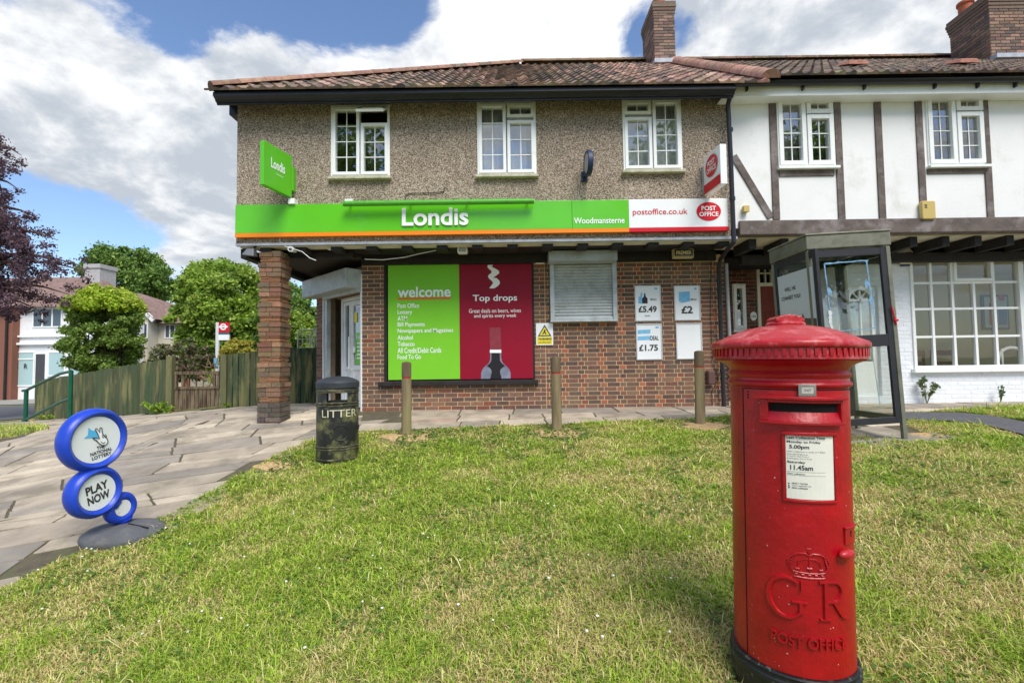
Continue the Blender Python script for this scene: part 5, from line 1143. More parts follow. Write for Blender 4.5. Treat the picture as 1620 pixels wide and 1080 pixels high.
stroke(m, [C(0, .018), C(0, .076)], .0042); stroke(m, [C(-.008, .032), C(.008, .032)], .006)
stroke(m, [C(0, .086), C(0, .094)], .007); stroke(m, [C(0, .098), C(0, .108)], .003); stroke(m, [C(-.006, .103), C(.006, .103)], .003)
m.build('crown_emblem', PRED, pbx, smooth=True, local=True)
def ribbon(mb, pts, ws, h=.012):     # flat raised letter stroke with bevelled top, pts (u,z), ws widths
    n = len(pts); f0 = cylmap(PR + .001); rows = []
    for i in range(n):
        a = pts[max(i - 1, 0)]; b = pts[min(i + 1, n - 1)]; d = Vector((b[0] - a[0], b[1] - a[1])).normalized(); nn = Vector((-d.y, d.x)) * ws[i] / 2
        p = Vector(pts[i]); rows.append([(p + nn, 0), (p + nn * .62, h), (p - nn * .62, h), (p - nn, 0)])
    b0 = len(mb.v)
    for r in rows:
        for q, o in r: mb._v(f0((q.x, o, ZL(q.y))))
    for i in range(n - 1): mb.idx(b0 + 4 * i, [(j, j + 1, j + 5, j + 4) for j in range(3)])
    mb.idx(b0, [(3, 2, 1, 0)]); mb.idx(b0 + 4 * (n - 1), [(0, 1, 2, 3)])
def arcp(cx, cz, rx, rz, a0, a1, n=18): return [(cx + rx * math.cos(R(a0 + (a1 - a0) * i / n)), cz + rz * math.sin(R(a0 + (a1 - a0) * i / n))) for i in range(n + 1)]
gx_, gz_ = dg(-19.5), -.945; q = 20
m = MB(); aa = arcp(gx_, gz_, .062, .078, 48, 322, q); ribbon(m, aa, [.008 + .016 * math.sin(PI * i / q) ** 1.2 for i in range(q + 1)])
ribbon(m, [(gx_ + .050, gz_ - .012), (gx_ + .050, gz_ - .055)], [.018, .018]); ribbon(m, [(gx_ + .020, gz_ - .012), (gx_ + .072, gz_ - .012)], [.009, .009]); ribbon(m, [(gx_ + .054, gz_ + .072), (gx_ + .052, gz_ + .032)], [.012, .004])
m.build('letter_g', PRED, pbx, local=True, smooth=True, auto=50)
m = MB(); rx_, rz_ = dg(22), -.945
ribbon(m, [(rx_ - .030, rz_ + .070), (rx_ - .030, rz_ - .070)], [.019, .019]); ribbon(m, [(rx_ - .052, rz_ + .072), (rx_ + .004, rz_ + .072)], [.009, .009]); ribbon(m, [(rx_ - .052, rz_ - .070), (rx_ - .008, rz_ - .070)], [.009, .009])
ab = arcp(rx_ + .004, rz_ + .034, .036, .038, 90, -90, 12); ribbon(m, ab, [.009 + .010 * math.sin(PI * i / 12) for i in range(13)]); ribbon(m, [(rx_ - .03, rz_ - .003), (rx_ + .006, rz_ - .003)], [.009, .009])
ribbon(m, [(rx_ + .002, rz_ - .004), (rx_ + .022, rz_ - .035), (rx_ + .040, rz_ - .062), (rx_ + .054, rz_ - .070), (rx_ + .064, rz_ - .064)], [.014, .018, .016, .011, .006])
m.build('letter_r', PRED, pbx, local=True, smooth=True, auto=50)
m = MB(); V_, F_ = textgeo('POST OFFICE', .018, .05); xs_l = [v[0] for v in V_]; sc_ = (dg(35) - dg(-33)) / (max(xs_l) - min(xs_l)); f0 = cylmap(PR)
m.add(V_, F_, lambda p: f0((dg(-33) + (p[0] - min(xs_l)) * sc_, .004 + (.008 if p[2] > 0 else -.003), ZL(-1.128 + p[1] * .056)))); m.build('raised_lettering', PRED, pbx, local=True)

# ------------------------------------------------------------------ phone box
BW, BD, BHt = .90, .74, 2.24
bx0 = WX(1437, 693, 5.2) - BW; bz = g(bx0 + .45, 5.3) + .0
bth = thing('phone_box', 'dirty aluminium and glass telephone box with peeling blue tape, leaning to the left', 'telephone box', (bx0 + BW, 5.2, WZ(1432, 694, 5.2)), (0, R(-2.6), R(0)))
def L4(mb): return mb
ps_ = .045
def bpost(x, y): m = MB(); m.box(x, x + ps_, y, y + ps_, 0, BHt - .16); return m.build('corner_post', ALU, bth, local=True, bevel=.006)
for x, y in ((-BW, 0), (-ps_, 0), (-BW, BD - ps_), (-ps_, BD - ps_)): bpost(x, y)
m = MB(); m.box(-BW - .01, .01, -.01, BD + .01, BHt - .150, BHt - .0); m.build('roof', ALU, bth, local=True, bevel=.01)
m = MB(); m.box(-BW - .02, .02, -.02, BD + .02, BHt + .001, BHt + .022); m.build('roof_cap', ALU, bth, local=True, bevel=.006)
def bframe(M4, lab=None, name='glazed_side', mid=True, w=BW - 2 * ps_):
    fw = .06; m = MB(); m.M = M4; z0, z1 = .17, BHt - .162; fd = .035
    m.box(0, fw, 0, fd, z0, z1); m.box(w - fw, w, 0, fd, z0, z1); m.box(fw, w - fw, 0, fd, z0, z0 + .07); m.box(fw, w - fw, 0, fd, z1 - .08, z1)
    if mid: m.box(fw, w - fw, 0, fd, 1.0, 1.13)
    f = m.build(name, BOOTHBLK, bth, lab, local=True, bevel=.004)
    m = MB(); m.M = M4; m.box(fw, w - fw, .014, .020, z0 + .07, z1 - .08); m.build('pane', GLASSP, f, local=True); return f
F4 = Matrix.Translation((-BW + ps_, .008, 0)); fdoor = bframe(F4, 'front door of the booth with mid rail and tape outline', 'door')
Lm = Matrix.Translation((-BW + .008, BD - ps_, 0)) @ Matrix.Rotation(R(-90), 4, 'Z'); fl = bframe(Lm, None, 'glazed_side', False)
Rm = Matrix.Translation((-.008, ps_, 0)) @ Matrix.Rotation(R(90), 4, 'Z'); bframe(Rm)
Bm = Matrix.Translation((-ps_, BD - .008, 0)) @ Matrix.Rotation(R(180), 4, 'Z'); bback = bframe(Bm)
# advert on the left side (faces outwards)
m = MB(); m.M = Lm; w_ = BW - 2 * ps_; m.box(.065, w_ - .065, -.004, .012, .40, 1.90); ad = m.build('advert', mat('advert_paper', lin(196, 200, 204), .3, coat=.4), fl, 'pale film advert with dark silhouettes', local=True)
m = MB(); m.M = Lm
text(m, 'WILL HE', .20, .42, 1.70, 1.745, -.007, .01); text(m, 'CONVERT YOU?', .12, .50, 1.60, 1.645, -.007, .012); m.build('advert_lettering', GREYL, ad, local=True)
m = MB(); m.M = Lm; pts = [(.076, .80), (w_ - .066, .80), (w_ - .066, 1.34), (.54, 1.36), (.51, 1.42), (.48, 1.33), (.44, 1.30), (.40, 1.26), (.36, 1.24), (.34, 1.29), (.31, 1.22), (.26, 1.2), (.18, 1.12), (.12, 1.1), (.076, 1.04)]
m.face([(x_, -.006, z_) for x_, z_ in pts]); m.build('advert_treeline', mat('advert_dark', lin(78, 74, 58), .4, var=.5, vscale=14), ad, local=True)
m = MB(); m.M = Lm
for cx_, cz_, rr_ in ((.27, 1.10, .09), (.47, 1.12, .06)):
    pts = [(cx_ + rr_ * math.cos(R(a)), cz_ + rr_ * 1.25 * math.sin(R(a))) for a in range(-30, 211, 20)] + [(cx_ - rr_ * 1.7, .8), (cx_ + rr_ * 1.7, .8)]
    m.face([(x_, -.008, z_) for x_, z_ in pts])
m.build('advert_figures', paint('advert_figure', (44, 38, 36), .4), ad, local=True)
# blue tape rectangle on the front glass
m = MB(); T0, T1, Z0, Z1 = -BW + .185, -.255, 1.17, 1.93; tp_ = mat('blue_tape', lin(112, 152, 186), .5, var=.35, vscale=40)
random.seed(5)
def rough(mb, a, b, w):
    a, b = Vector(a), Vector(b); n = 14; d = (b - a); nrm = Vector((-d.y, d.x)).normalized(); L_ = []; R_ = []
    for i in range(n + 1): p = a + d * i / n; L_.append(p + nrm * w * random.uniform(.25, .8)); R_.append(p - nrm * w * random.uniform(.25, .8))
    for i in range(n): mb.face([(q.x, .018, q.y) for q in (L_[i], L_[i + 1], R_[i + 1], R_[i])])
m = MB(); rough(m, (T0, Z1), (T1 + .02, Z1 + .01), .014); rough(m, (T0, Z1), (T0 + .015, Z0 + .25), .011); rough(m, (T1, Z1), (T1 + .035, Z0 + .03), .014); rough(m, (T0 + .04, Z0 + .02), (T1 + .03, Z0 + .03), .009)
for x_, z_, r_2 in ((T0 + .02, 1.62, .03), (T1 - .03, 1.68, .035), (T1 + .0, 1.50, .03)): m.face([(x_, .016, z_ + .06), (x_ + r_2, .006, z_), (x_ - .01, .012, z_ - .05), (x_ - .015, .016, z_)])
m.build('tape_residue', tp_, fdoor, local=True)
m = MB(); rough(m, (T0 + .015, 1.42), (T0 + .01, 1.28), .03); rough(m, (T0 + .01, 1.28), (T0 + .05, 1.12), .022); rough(m, (T0 + .05, 1.12), (T0 - .01, 1.0), .02); m.build('peeling_strip', mat('peeling_white', lin(200, 206, 210), .6), fdoor, local=True)
m = MB(); rough(m, (T0 + .05, .96), (T1 - .03, .95), .012); rough(m, (T1 - .03, .95), (T1 + .0, .35), .010); rough(m, (T0 + .05, .96), (T0 + .09, .4), .010); m.build('tape_outline', mat('old_glue', lin(130, 150, 150), .7), fdoor, local=True)
m = MB(); m.tube([(-.055, -.012, 1.42), (-.035, -.014, 1.30), (-.02, -.012, 1.22)], .008, 6); m.tube([(-.045, -.012, 1.27), (.0, -.012, 1.27)], .012, 6); m.build('red_tag', REDP, fdoor, local=True)
# interior : backboard, telephone, notice
m = MB(); m.box(-BW + .10, -BW + .30, BD - .12, BD - .08, .75, 1.95); bbd = m.build('telephone_board', mat('board_grey', lin(120, 116, 98), .6, var=.1), bth, local=True, bevel=.004)
m = MB(); m.box(-BW + .12, -BW + .28, BD - .24, BD - .122, 1.05, 1.75); ph = m.build('telephone', mat('phone_black', lin(34, 34, 36), .4), bth, local=True, bevel=.01)
m = MB(); m.tube([(-BW + .26, BD - .27, 1.62), (-BW + .26, BD - .29, 1.5), (-BW + .26, BD - .27, 1.36)], [.026, .016, .026], 10); m.build('handset', MATS['phone_black'], ph, local=True, smooth=True)
m = MB(); m.tube([(-BW + .26, BD - .27, 1.36), (-BW + .30, BD - .30, 1.15), (-BW + .36, BD - .28, 1.1), (-BW + .27, BD - .22, 1.25)], .008, 6); m.build('cord', STEEL, ph, local=True, smooth=True)
m = MB()
for i in range(4): m.box(-BW + .13, -BW + .27, BD - .126, BD - .1205, 1.84 - i * .03 , 1.855 - i * .03)
m.build('instruction_card', WHITEP, bbd, local=True)
m = MB(); m.box(-BW + .0, 0, 0, BD, -.12, -.001); m.build('base_slab', mat('concrete', lin(150, 146, 136), .9, var=.1, bump=.4), bth, local=True)

# ------------------------------------------------------------------ bollards
def bollard(px, pyb, label, lean):
    p = GP(px, pyb); t = thing('bollard', label, 'bollard', (p.x, p.y, p.z), lean, group='wooden bollards along the grass edge')
    return t
bp = GP(643, 688); b0_ = thing('bollard', 'wooden bollard with red band nearest the litter bin, in front of the green panel', 'bollard', bp, (0, R(.3), .3), 'wooden bollards along the grass edge')
r0 = .068
m = MB(); pr = [(r0 * 1.02, -.15), (r0, .3), (r0 * .98, .78)]; m.lathe([(a, b) for a, b in pr], 20); m.build('post', WOODPOST, b0_, local=True, smooth=True)
m = MB(); m.lathe([(r0 * .90, .78), (r0 * .90, .80)], 20); m.build('red_band', paint('faded_red', (176, 26, 36), .6, var=.2), b0_, local=True, smooth=True)
m = MB(); m.lathe([(r0 * .98, .80), (r0 * .97, .97), (r0 * .9, 1.0), (r0 * .5, 1.012), (0, 1.014)], 20); m.build('top', mat('post_top', lin(112, 96, 74), .95, var=.35, vscale=9, bump=.8, bscale=26, stretch=(1, 1, .15)), b0_, local=True, smooth=True)
b2 = dup(b0_, GP(881, 682), 'wooden bollard with red band standing in front of the brick below the steel shutter'); b2.rotation_euler = (0, R(-.2), 1.4)
b3 = dup(b0_, GP(1108, 671), 'wooden bollard with red band just left of the red pillar box'); b3.rotation_euler = (0, R(-.6), 2.6)

# ------------------------------------------------------------------ litter bin
bp = GP(534, 728); BN = thing('litter_bin', 'round black litter bin with gilt lettering and flaking yellowish paint', 'litter bin', bp, (0, 0, 0))
sc = 1.0; rb = .245 * (5.7 / 5.7); rb = 33 / FPX * bp.y * .965; Hb = 131 / FPX * bp.y
m = MB(); h = Hb
m.lathe([(rb * .96, 0), (rb * .99, .02), (rb * .985, h * .665)], 56); m.build('body', BINBLK, BN, local=True, smooth=True)
m = MB(); n = 56; za, zb_2 = h * .70, h * .825         # band with two openings (towards +x side and back-left)
def arcwall(mb, a0, a1, r0_, r1_, z0, z1, k=16):
    for i in range(k):
        a, b = R(a0 + (a1 - a0) * i / k), R(a0 + (a1 - a0) * (i + 1) / k); P = lambda t, r, z: (r * math.cos(t), r * math.sin(t), z)
        bb = len(mb.v); [mb._v(q) for q in (P(a, r0_, z0), P(b, r0_, z0), P(b, r0_, z1), P(a, r0_, z1), P(a, r1_, z0), P(b, r1_, z0), P(b, r1_, z1), P(a, r1_, z1))]
        fs = [(4, 5, 6, 7), (0, 1, 5, 4), (3, 7, 6, 2), (0, 3, 2, 1)]
        if i == 0: fs.append((0, 4, 7, 3))
        if i == k - 1: fs.append((1, 2, 6, 5))
        mb.idx(bb, fs)
for a0, a1 in ((-121, -104), (-42, -20), (0, 20), (96, 118), (200, 222)): pass
op = [(-106, -48), (74, 132), (-16, 30), (162, 215)]   # openings, degrees
solid = [(-43, 80), (137, 260)]
for a0, a1 in solid: arcwall(m, a0, a1, rb * .95, rb * .985, h * .665, h * .86, 16)
arcwall(m, -180, 180, rb * .95, rb * .985, h * .82, h * .86, 56); 
m.build('slotted_band', BINBLK, BN, local=True, smooth=True, auto=30)
HOOP = mat('bin_hoop', lin(70, 68, 56), .5, var=.4, vscale=20, dirt=lin(160, 150, 110), dscale=14, damt=.6, dth=.5)
for z_ in (h * .04, h * .155, h * .185, h * .66, h * .69, h * .835, h * .815): 
    m = MB(); m.lathe([(rb * .985, z_ - .008), (rb * 1.02, z_ - .005), (rb * 1.02, z_ + .005), (rb * .985, z_ + .008)], 56); m.build('raised_hoop', HOOP, BN, local=True, smooth=True)
m = MB(); m.lathe([(rb * .98, h * .86), (rb * 1.02, h * .865), (rb * 1.03, h * .925), (rb * .99, h * .94), (rb * .8, h * .965), (rb * .5, h * .99), (0, h)], 56); m.build('lid', mat('bin_lid', lin(52, 55, 62), .5, var=.2, vscale=6, bump=.2), BN, local=True, smooth=True)
m = MB(); m.lathe([(rb * .9, .02), (rb * .9, h * .64)], 40); m.build('liner', DARK, BN, local=True)
m = MB(); 
def bcyl(off): return lambda p: ((rb + off) * math.sin(p[0] / rb), -(rb + off) * math.cos(p[0] / rb), p[2])
s0 = -.10; fnt = bcyl(.0025)
text(m, 'LITTER', s0 + .0, s0 + .42, h * .53, h * .615, 0, .004, 0, lambda p: fnt(p)); 
# small slab serifs
m.build('lettering', mat('gilt', lin(196, 190, 160), .6, var=.2, vscale=30), BN, local=True)
m = MB(); ang = .15
pts = [( .115 + .085 * math.sin(2 * PI * k / 24), h * .35 + .085 * math.cos(2 * PI * k / 24)) for k in range(25)]; m.tube([fnt((a, 0, b)) for a, b in pts], .004, 5); m.build('roundel_emblem', BINBLK, BN, local=True, smooth=True)
m = MB(); m.box(rb * .97, rb * 1.05, -.02, .02, h * .36, h * .42); m.build('lock', BINBLK, BN, local=True, bevel=.005)

# ------------------------------------------------------------------ pavement lottery sign
PHI = R(77); bpx = GP(199, 846); uD = Vector((math.cos(PHI), math.sin(PHI), 0)); nF = Vector((math.sin(PHI), -math.cos(PHI), 0))
foot = Vector((bpx.x, bpx.y, bpx.z))
LS = thing('pavement_sign', 'blue figure-of-eight pavement sign with three white discs on a heavy grey base', 'sign', foot, (0, 0, PHI))
def sp(px, py):       # pixel -> local (u, z) on the sign's plane
    d = ray(px, py); o = Vector((0, 0, CAMZ)); t = (foot - o).dot(nF) / d.dot(nF); p = o + d * t; return ((p - foot).dot(uD), (p - foot).z)
def disc_fit(px0, px1, py0, py1):
    u0, _ = sp(px0, (py0 + py1) / 2); u1, _ = sp(px1, (py0 + py1) / 2); _, za = sp((px0 + px1) / 2, py1); _, zb = sp((px0 + px1) / 2, py0); return (u0 + u1) / 2, (za + zb) / 2, ((u1 - u0) / 2 + (zb - za) / 2) / 2
D = [disc_fit(114, 188, 657, 734), disc_fit(125, 181, 749, 808), disc_fit(183, 207, 790, 816)]
print('DISCS', D, foot)
RO = [D[0][2] * 1.34, D[1][2] * 1.44, D[2][2] * 1.95]; TH = .07; YS = .038
m = MB()
def ringdisc(mb, cx, cz, ro, ri, th):
    # lathe around the local y axis: rounded lens ring with a flat recessed centre, both faces
    prof = [(0, -th * .55), (ri, -th * .55), (ri + (ro - ri) * .12, -th * .78), (ri + (ro - ri) * .45, -th), (ri + (ro - ri) * .78, -th * .80), (ro, -th * .35), (ro * 1.005, 0), (ro, th * .35), (ri + (ro - ri) * .78, th * .80), (ri + (ro - ri) * .45, th), (ri, th * .6), (0, th * .6)]
    mb.M = Matrix.Translation((cx, YS, cz)) @ Matrix.Rotation(R(-90), 4, 'X'); mb.lathe([(r, z) for r, z in prof], 64); mb.M = None
for (cx, cz, ri), ro in zip(D, RO): ringdisc(m, cx, cz, ro, ri, TH * (1 if ro > .2 else .75))
for i, j, w in ((0, 1, .10), (1, 2, .06)):
    a, b = Vector((D[i][0], YS, D[i][1])), Vector((D[j][0], YS, D[j][1])); d = (b - a).normalized(); mid = a + d * RO[i] * .985
    m.M = None; c = m.M; side = Vector((-d.z, 0, d.x)); e = w
    m.tube([mid - side * e, mid - side * e * .5, mid + side * e * .5, mid + side * e], [.02, .055, .055, .02], 12)
m.tube([(D[2][0] * .7 + .02, YS, D[2][1] - RO[2] * .8), (.02, YS, .06)], [.07, .035], 12)
bodyL = m.build('body', BLUEP, LS, local=True, smooth=True, auto=60)
for i, (cx, cz, ri) in enumerate(D):
    m = MB(); yy = YS - TH * (.55 if i < 2 else .46) - .004; m.ellipse(cx, cz, ri * .99, ri * .99, yy, yy + .003, 48)
    m.build('white_disc', mat('white_disc', lin(232, 234, 234), .3, var=.03, coat=.3, dirt=lin(150, 150, 140), dscale=7, damt=.6, dth=.62) if i < 2 else mat('worn_disc', lin(232, 230, 226), .5, var=.06, vscale=30, dirt=lin(160, 150, 140), dscale=22, damt=.6, dth=.55), LS, local=True)
yt = YS - TH * .55 - .0065
def rot2(cx, cz, a):
    c, s_ = math.cos(a), math.sin(a); return lambda p: (cx + p[0] * c - p[2] * s_, p[1], cz + p[0] * s_ + p[2] * c)
m = MB(); cx, cz, ri = D[1]; f = rot2(cx, cz, R(11)); text(m, 'PLAY', -ri * .60, ri * .60, ri * .04, ri * .52, yt, .035, 0, f); text(m, 'NOW', -ri * .60, ri * .60, -ri * .54, -ri * .06, yt, .035, 0, f); m.build('play_lettering', GREYL, LS, local=True)
m = MB(); cx, cz, ri = D[0]; f = rot2(cx, cz, R(8)); text(m, 'THE', -ri * .06, ri * .28, -ri * .44, -ri * .29, yt, .03, 0, f); text(m, 'NATIONAL', -ri * .34, ri * .56, -ri * .63, -ri * .48, yt, .03, 0, f); text(m, 'LOTTERY', -ri * .30, ri * .52, -ri * .82, -ri * .67, yt, .03, 0, f); m.build('small_lettering', GREYL, LS, local=True)
def sppoly(mb, pts, y): mb.face([(sp(*p)[0], y, sp(*p)[1]) for p in pts])
m = MB(); sppoly(m, [(138.5, 676), (145, 681), (153, 680), (154, 694), (142, 692), (131, 693.5), (138, 688)], yt - .001); m.build('blue_star_print', paint('sky_print', (90, 184, 232), .4), LS, local=True)
# hand outline
hp = [(146, 692), (152, 693), (156, 694), (153, 686), (149.5, 679), (150.5, 677), (153, 679), (156, 684), (157, 676), (159.5, 676), (160, 683), (162, 688), (167, 692), (169.5, 698), (166.5, 703), (160, 704), (155, 700.5), (151, 696), (146, 693.5), (146, 692)]
m = MB(); sppoly(m, hp[:-1], yt - .002); m.build('hand_print', WHITEL, LS, local=True)
m = MB(); m.tube([(sp(*p)[0], yt - .003, sp(*p)[1]) for p in hp], .0032, 5); m.tube([(sp(*p)[0], yt - .003, sp(*p)[1]) for p in ((158, 698), (161, 701), (165, 699))], .0028, 5)
for ex_ in (161.5, 165.5): m.tube([(sp(ex_ + 1.4 * math.cos(t), 689.5 + 2.6 * math.sin(t))[0], yt - .003, sp(ex_ + 1.4 * math.cos(t), 689.5 + 2.6 * math.sin(t))[1]) for t in np.linspace(0, 2 * PI, 9)], .0022, 4)
m.build('hand_outline', GREYL, LS, local=True)
m = MB(); m.M = Matrix.Rotation(-PHI, 4, 'Z') @ Matrix.Rotation(R(4), 4, 'Z') @ Matrix.Diagonal((1.0, .86, 1, 1)); m.lathe([(.315, -.03), (.325, .0), (.315, .03), (.27, .062), (.18, .085), (.06, .095), (0, .096)], 48); m.build('base', RUBBER, LS, local=True, smooth=True)
m = MB(); m.bar((-.02, -.26, .075), (-.02, -.05, .098), .012, .006); m.build('base_groove', DARK, LS, local=True)

# ------------------------------------------------------------------ fences, gate, handrail
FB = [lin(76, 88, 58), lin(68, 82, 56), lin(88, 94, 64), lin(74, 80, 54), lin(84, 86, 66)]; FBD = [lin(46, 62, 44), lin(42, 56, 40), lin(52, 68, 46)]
def fence(label, p0, p1, h0, h1, pal, bw=.118, posts=(), over=.012, yoff=0):
    p0, p1 = Vector(p0), Vector(p1); L_ = (p1 - p0).length; d = (p1 - p0).normalized(); n = int(L_ / bw); t = thing('fence', label, 'fence', (p0.x, p0.y, g(p0.x, p0.y)))
    nrm = Vector((d.y, -d.x)); m = MB()
    for i in range(n):
        a = p0 + d * (L_ * i / n); b = p0 + d * (L_ * (i + 1) / n); z0 = g(a.x, a.y) + .01 + random.uniform(-.01, .01); hh = h0 + (h1 - h0) * i / n + random.uniform(-.008, .008); m.col = rc(random.choice(pal), .16)
        o1 = nrm * .040; o2 = nrm * .004
        m.hexa([(a.x + o1.x, a.y + o1.y, z0), (b.x + o2.x * 1.6, b.y + o2.y * 1.6, z0), (b.x, b.y, z0), (a.x + o2.x, a.y + o2.y, z0), (a.x + o1.x, a.y + o1.y, z0 + hh), (b.x + o2.x * 1.6, b.y + o2.y * 1.6, z0 + hh), (b.x, b.y, z0 + hh), (a.x + o2.x, a.y + o2.y, z0 + hh)])
        m.col = (.012, .014, .010); q_ = b - d * .036; m.hexa([(q_.x + nrm.x * .024, q_.y + nrm.y * .024, z0), (b.x + nrm.x * .024, b.y + nrm.y * .024, z0), (b.x, b.y, z0), (q_.x, q_.y, z0), (q_.x + nrm.x * .024, q_.y + nrm.y * .024, z0 + hh - .004), (b.x + nrm.x * .024, b.y + nrm.y * .024, z0 + hh - .004), (b.x, b.y, z0 + hh - .004), (q_.x, q_.y, z0 + hh - .004)])  # dark strip along each joint: shadow of the board overlap painted in
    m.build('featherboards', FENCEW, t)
    for z_ in (.25, .85):
        m = MB(); m.col = pal[0][:3]; m.bar((p0.x - nrm.x * .03, p0.y - nrm.y * .03, g(p0.x, p0.y) + z_), (p1.x - nrm.x * .03, p1.y - nrm.y * .03, g(p1.x, p1.y) + z_), .05, .07); m.build('rail', FENCEW, t)
    return t
PZ = lambda px, Y: (WX(px, 640, Y), Y)
fA, fB = PZ(58, 13.2), PZ(264, 10.5)
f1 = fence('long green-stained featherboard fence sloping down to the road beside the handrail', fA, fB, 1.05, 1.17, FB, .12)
def post(px, Y, top, w, label, mm, bot=None):
    x = WX(px, 640, Y); z1 = WZ(px, top, Y); m = MB(); m.box(x - w / 2, x + w / 2, Y - w / 2, Y + w / 2, g(x, Y) - .1, z1); return m, x, z1
for px, top, lab in ((269, 563, 'mossy timber gate post at the end of the long fence'), (355, 561, 'mossy timber gate post on the pillar side of the broken gate')):
    m, x, z1 = post(px, 10.48, top, .13, '', None); m.c = [lin(104, 104, 72)[:3]] * len(m.c); o = m.build('gate_post', FENCEW, None, bevel=.01); tag(o, lab, 'post')
gt = thing('gate', 'low rotten wooden gate with an open top bar between two mossy posts', 'gate', (WX(310, 640, 10.45), 10.45, g(WX(310, 640, 10.45), 10.45)))
gx0, gx1 = WX(277, 620, 10.45), WX(347, 620, 10.45); m = MB(); n = 11
for i in range(n): a = gx0 + (gx1 - gx0) * i / n; m.box(a, a + (gx1 - gx0) / n - .012, 10.44, 10.46, g(a, 10.45) + .04 + random.uniform(0, .03), WZ(310, 613, 10.45))
m.build('boards', GATEW, gt)
m = MB(); m.box(gx0, gx1, 10.42, 10.49, WZ(310, 615, 10.45), WZ(310, 611, 10.45)); m.build('middle_rail', GATEW, gt); m = MB(); m.box(gx0, gx1, 10.42, 10.49, WZ(310, 592, 10.45), WZ(310, 587, 10.45)); m.build('top_rail', GATEW, gt)
for t_ in (.0, .15, .86, .95): m = MB(); a = gx0 + (gx1 - gx0) * t_; m.box(a, a + .05, 10.43, 10.48, WZ(310, 611, 10.45), WZ(310, 592, 10.45)); m.build('stile', GATEW, gt)
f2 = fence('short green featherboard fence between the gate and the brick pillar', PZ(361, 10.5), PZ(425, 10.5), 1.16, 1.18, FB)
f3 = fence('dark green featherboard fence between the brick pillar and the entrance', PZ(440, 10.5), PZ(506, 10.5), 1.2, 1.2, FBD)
# handrail
hr = thing('handrail', 'dark green tubular handrail with two posts beside the fence', 'handrail', (WX(40, 660, 12.2), 12.2, g(WX(40, 660, 12.2), 12.2)))
ya_, yb_ = 12.4, 11.3; hx0, hx1 = WX(41, 640, ya_), WX(111, 640, yb_)
m = MB(); m.tube([(hx0, ya_, g(hx0, ya_) - .05), (hx0, ya_, WZ(41, 617, ya_))], .045, 10); m.build('post', RAILG, hr, smooth=True)
m = MB(); m.tube([(hx1, yb_, g(hx1, yb_) - .05), (hx1, yb_, WZ(111, 586, yb_))], .045, 10); m.build('post', RAILG, hr, smooth=True)
for (a, b, c) in ((617, 586, 614), (664, 629, 662)):
    m = MB(); m.tube([(WX(33, a, ya_), ya_ + .05, WZ(33, a + 1, ya_)), (hx0, ya_, WZ(41, a, ya_)), (WX(95, b + 6, yb_ + .3), yb_ + .3, WZ(95, b + (5 if a < 620 else 7), yb_ + .3)), (hx1, yb_, WZ(111, b + 1, yb_))], .034, 10); m.build('rail', RAILG, hr, smooth=True)
# bus stop sign
YB = 14.0; bs = thing('bus_stop', 'white bus stop pole with red roundel flag and grey timetable panel above the gate', 'bus stop', (WX(344, 600, YB), YB, g(WX(344, 600, YB), YB)))
bxx = WX(344, 550, YB); m = MB(); m.tube([(bxx, YB, g(bxx, YB)), (bxx, YB, WZ(344, 510, YB))], .055, 12); m.build('pole', mat('pole_white', lin(214, 216, 218), .4), bs, smooth=True)
x0, x1, z0, z1 = rect(345.5, 363, 510, 525, YB); m = MB(); m.box(x0, x1, YB - .03, YB + .03, z0, z1); fl_ = m.build('flag', REDP, bs)
x0b, x1b, z0b, z1b = rect(345.5, 363, 525.3, 529, YB); m = MB(); m.box(x0b, x1b, YB - .03, YB + .03, z0b, z1b - .005); m.build('grey_strip', mat('sign_grey', lin(84, 92, 104), .5), bs)
x0b, x1b, z0b, z1b = rect(345.5, 363, 529.3, 538, YB); m = MB(); m.box(x0b, x1b, YB - .03, YB + .03, z0b, z1b); m.build('route_panel', WHITEP, bs)
cx_, cz_ = (x0 + x1) / 2, (z0 + z1) / 2 + .01; m = MB()
for k in range(24):
    a, b = 2 * PI * k / 24, 2 * PI * (k + 1) / 24; P = lambda t, r: (cx_ + r * math.cos(t), YB - .034, cz_ + r * math.sin(t)); m.face([P(a, .058), P(b, .058), P(b, .095), P(a, .095)])
m.box(cx_ - .13, cx_ + .13, YB - .036, YB - .034, cz_ - .022, cz_ + .022); m.build('roundel', WHITEL, fl_)
m = MB(); a_, b_, c_, d_ = rect(341, 347, 566, 580, YB); m.box(a_, b_, YB - .09, YB - .06, c_, d_); m.build('timetable', paint('timetable_blue', (120, 170, 200), .4), bs)
# roll cage behind the fence
rcg = thing('roll_cage', 'galvanised wire roll cage trolley standing behind the dark green fence', 'trolley', (WX(485, 600, 11.4), 11.4, 0))
xa, xb = WX(471, 560, 11.4), WX(515, 560, 11.4); za, zb = g(xa, 11.4), WZ(480, 522, 11.4); CW = mat('cage_wire', lin(168, 168, 164), .4, metal=.5)
for (yy) in (11.4, 12.1):
    m = MB(); m.tube([(xa, yy, za), (xa, yy, zb - .06), (xa + .06, yy, zb), (xb - .06, yy, zb), (xb, yy, zb - .06), (xb, yy, za)], .016, 6)
    for k in range(1, 13): z_ = za + .3 + (zb - za - .3) * k / 13; m.tube([(xa, yy, z_), (xb, yy, z_)], .006, 4)
    for k in range(1, 6): x_ = xa + (xb - xa) * k / 6; m.tube([(x_, yy, za + .3), (x_, yy, zb)], .005, 4)
    m.build('mesh_side', CW, rcg)
m = MB(); m.box(xa, xb, 11.42, 12.08, za + .15, za + .2); m.build('base', CW, rcg)
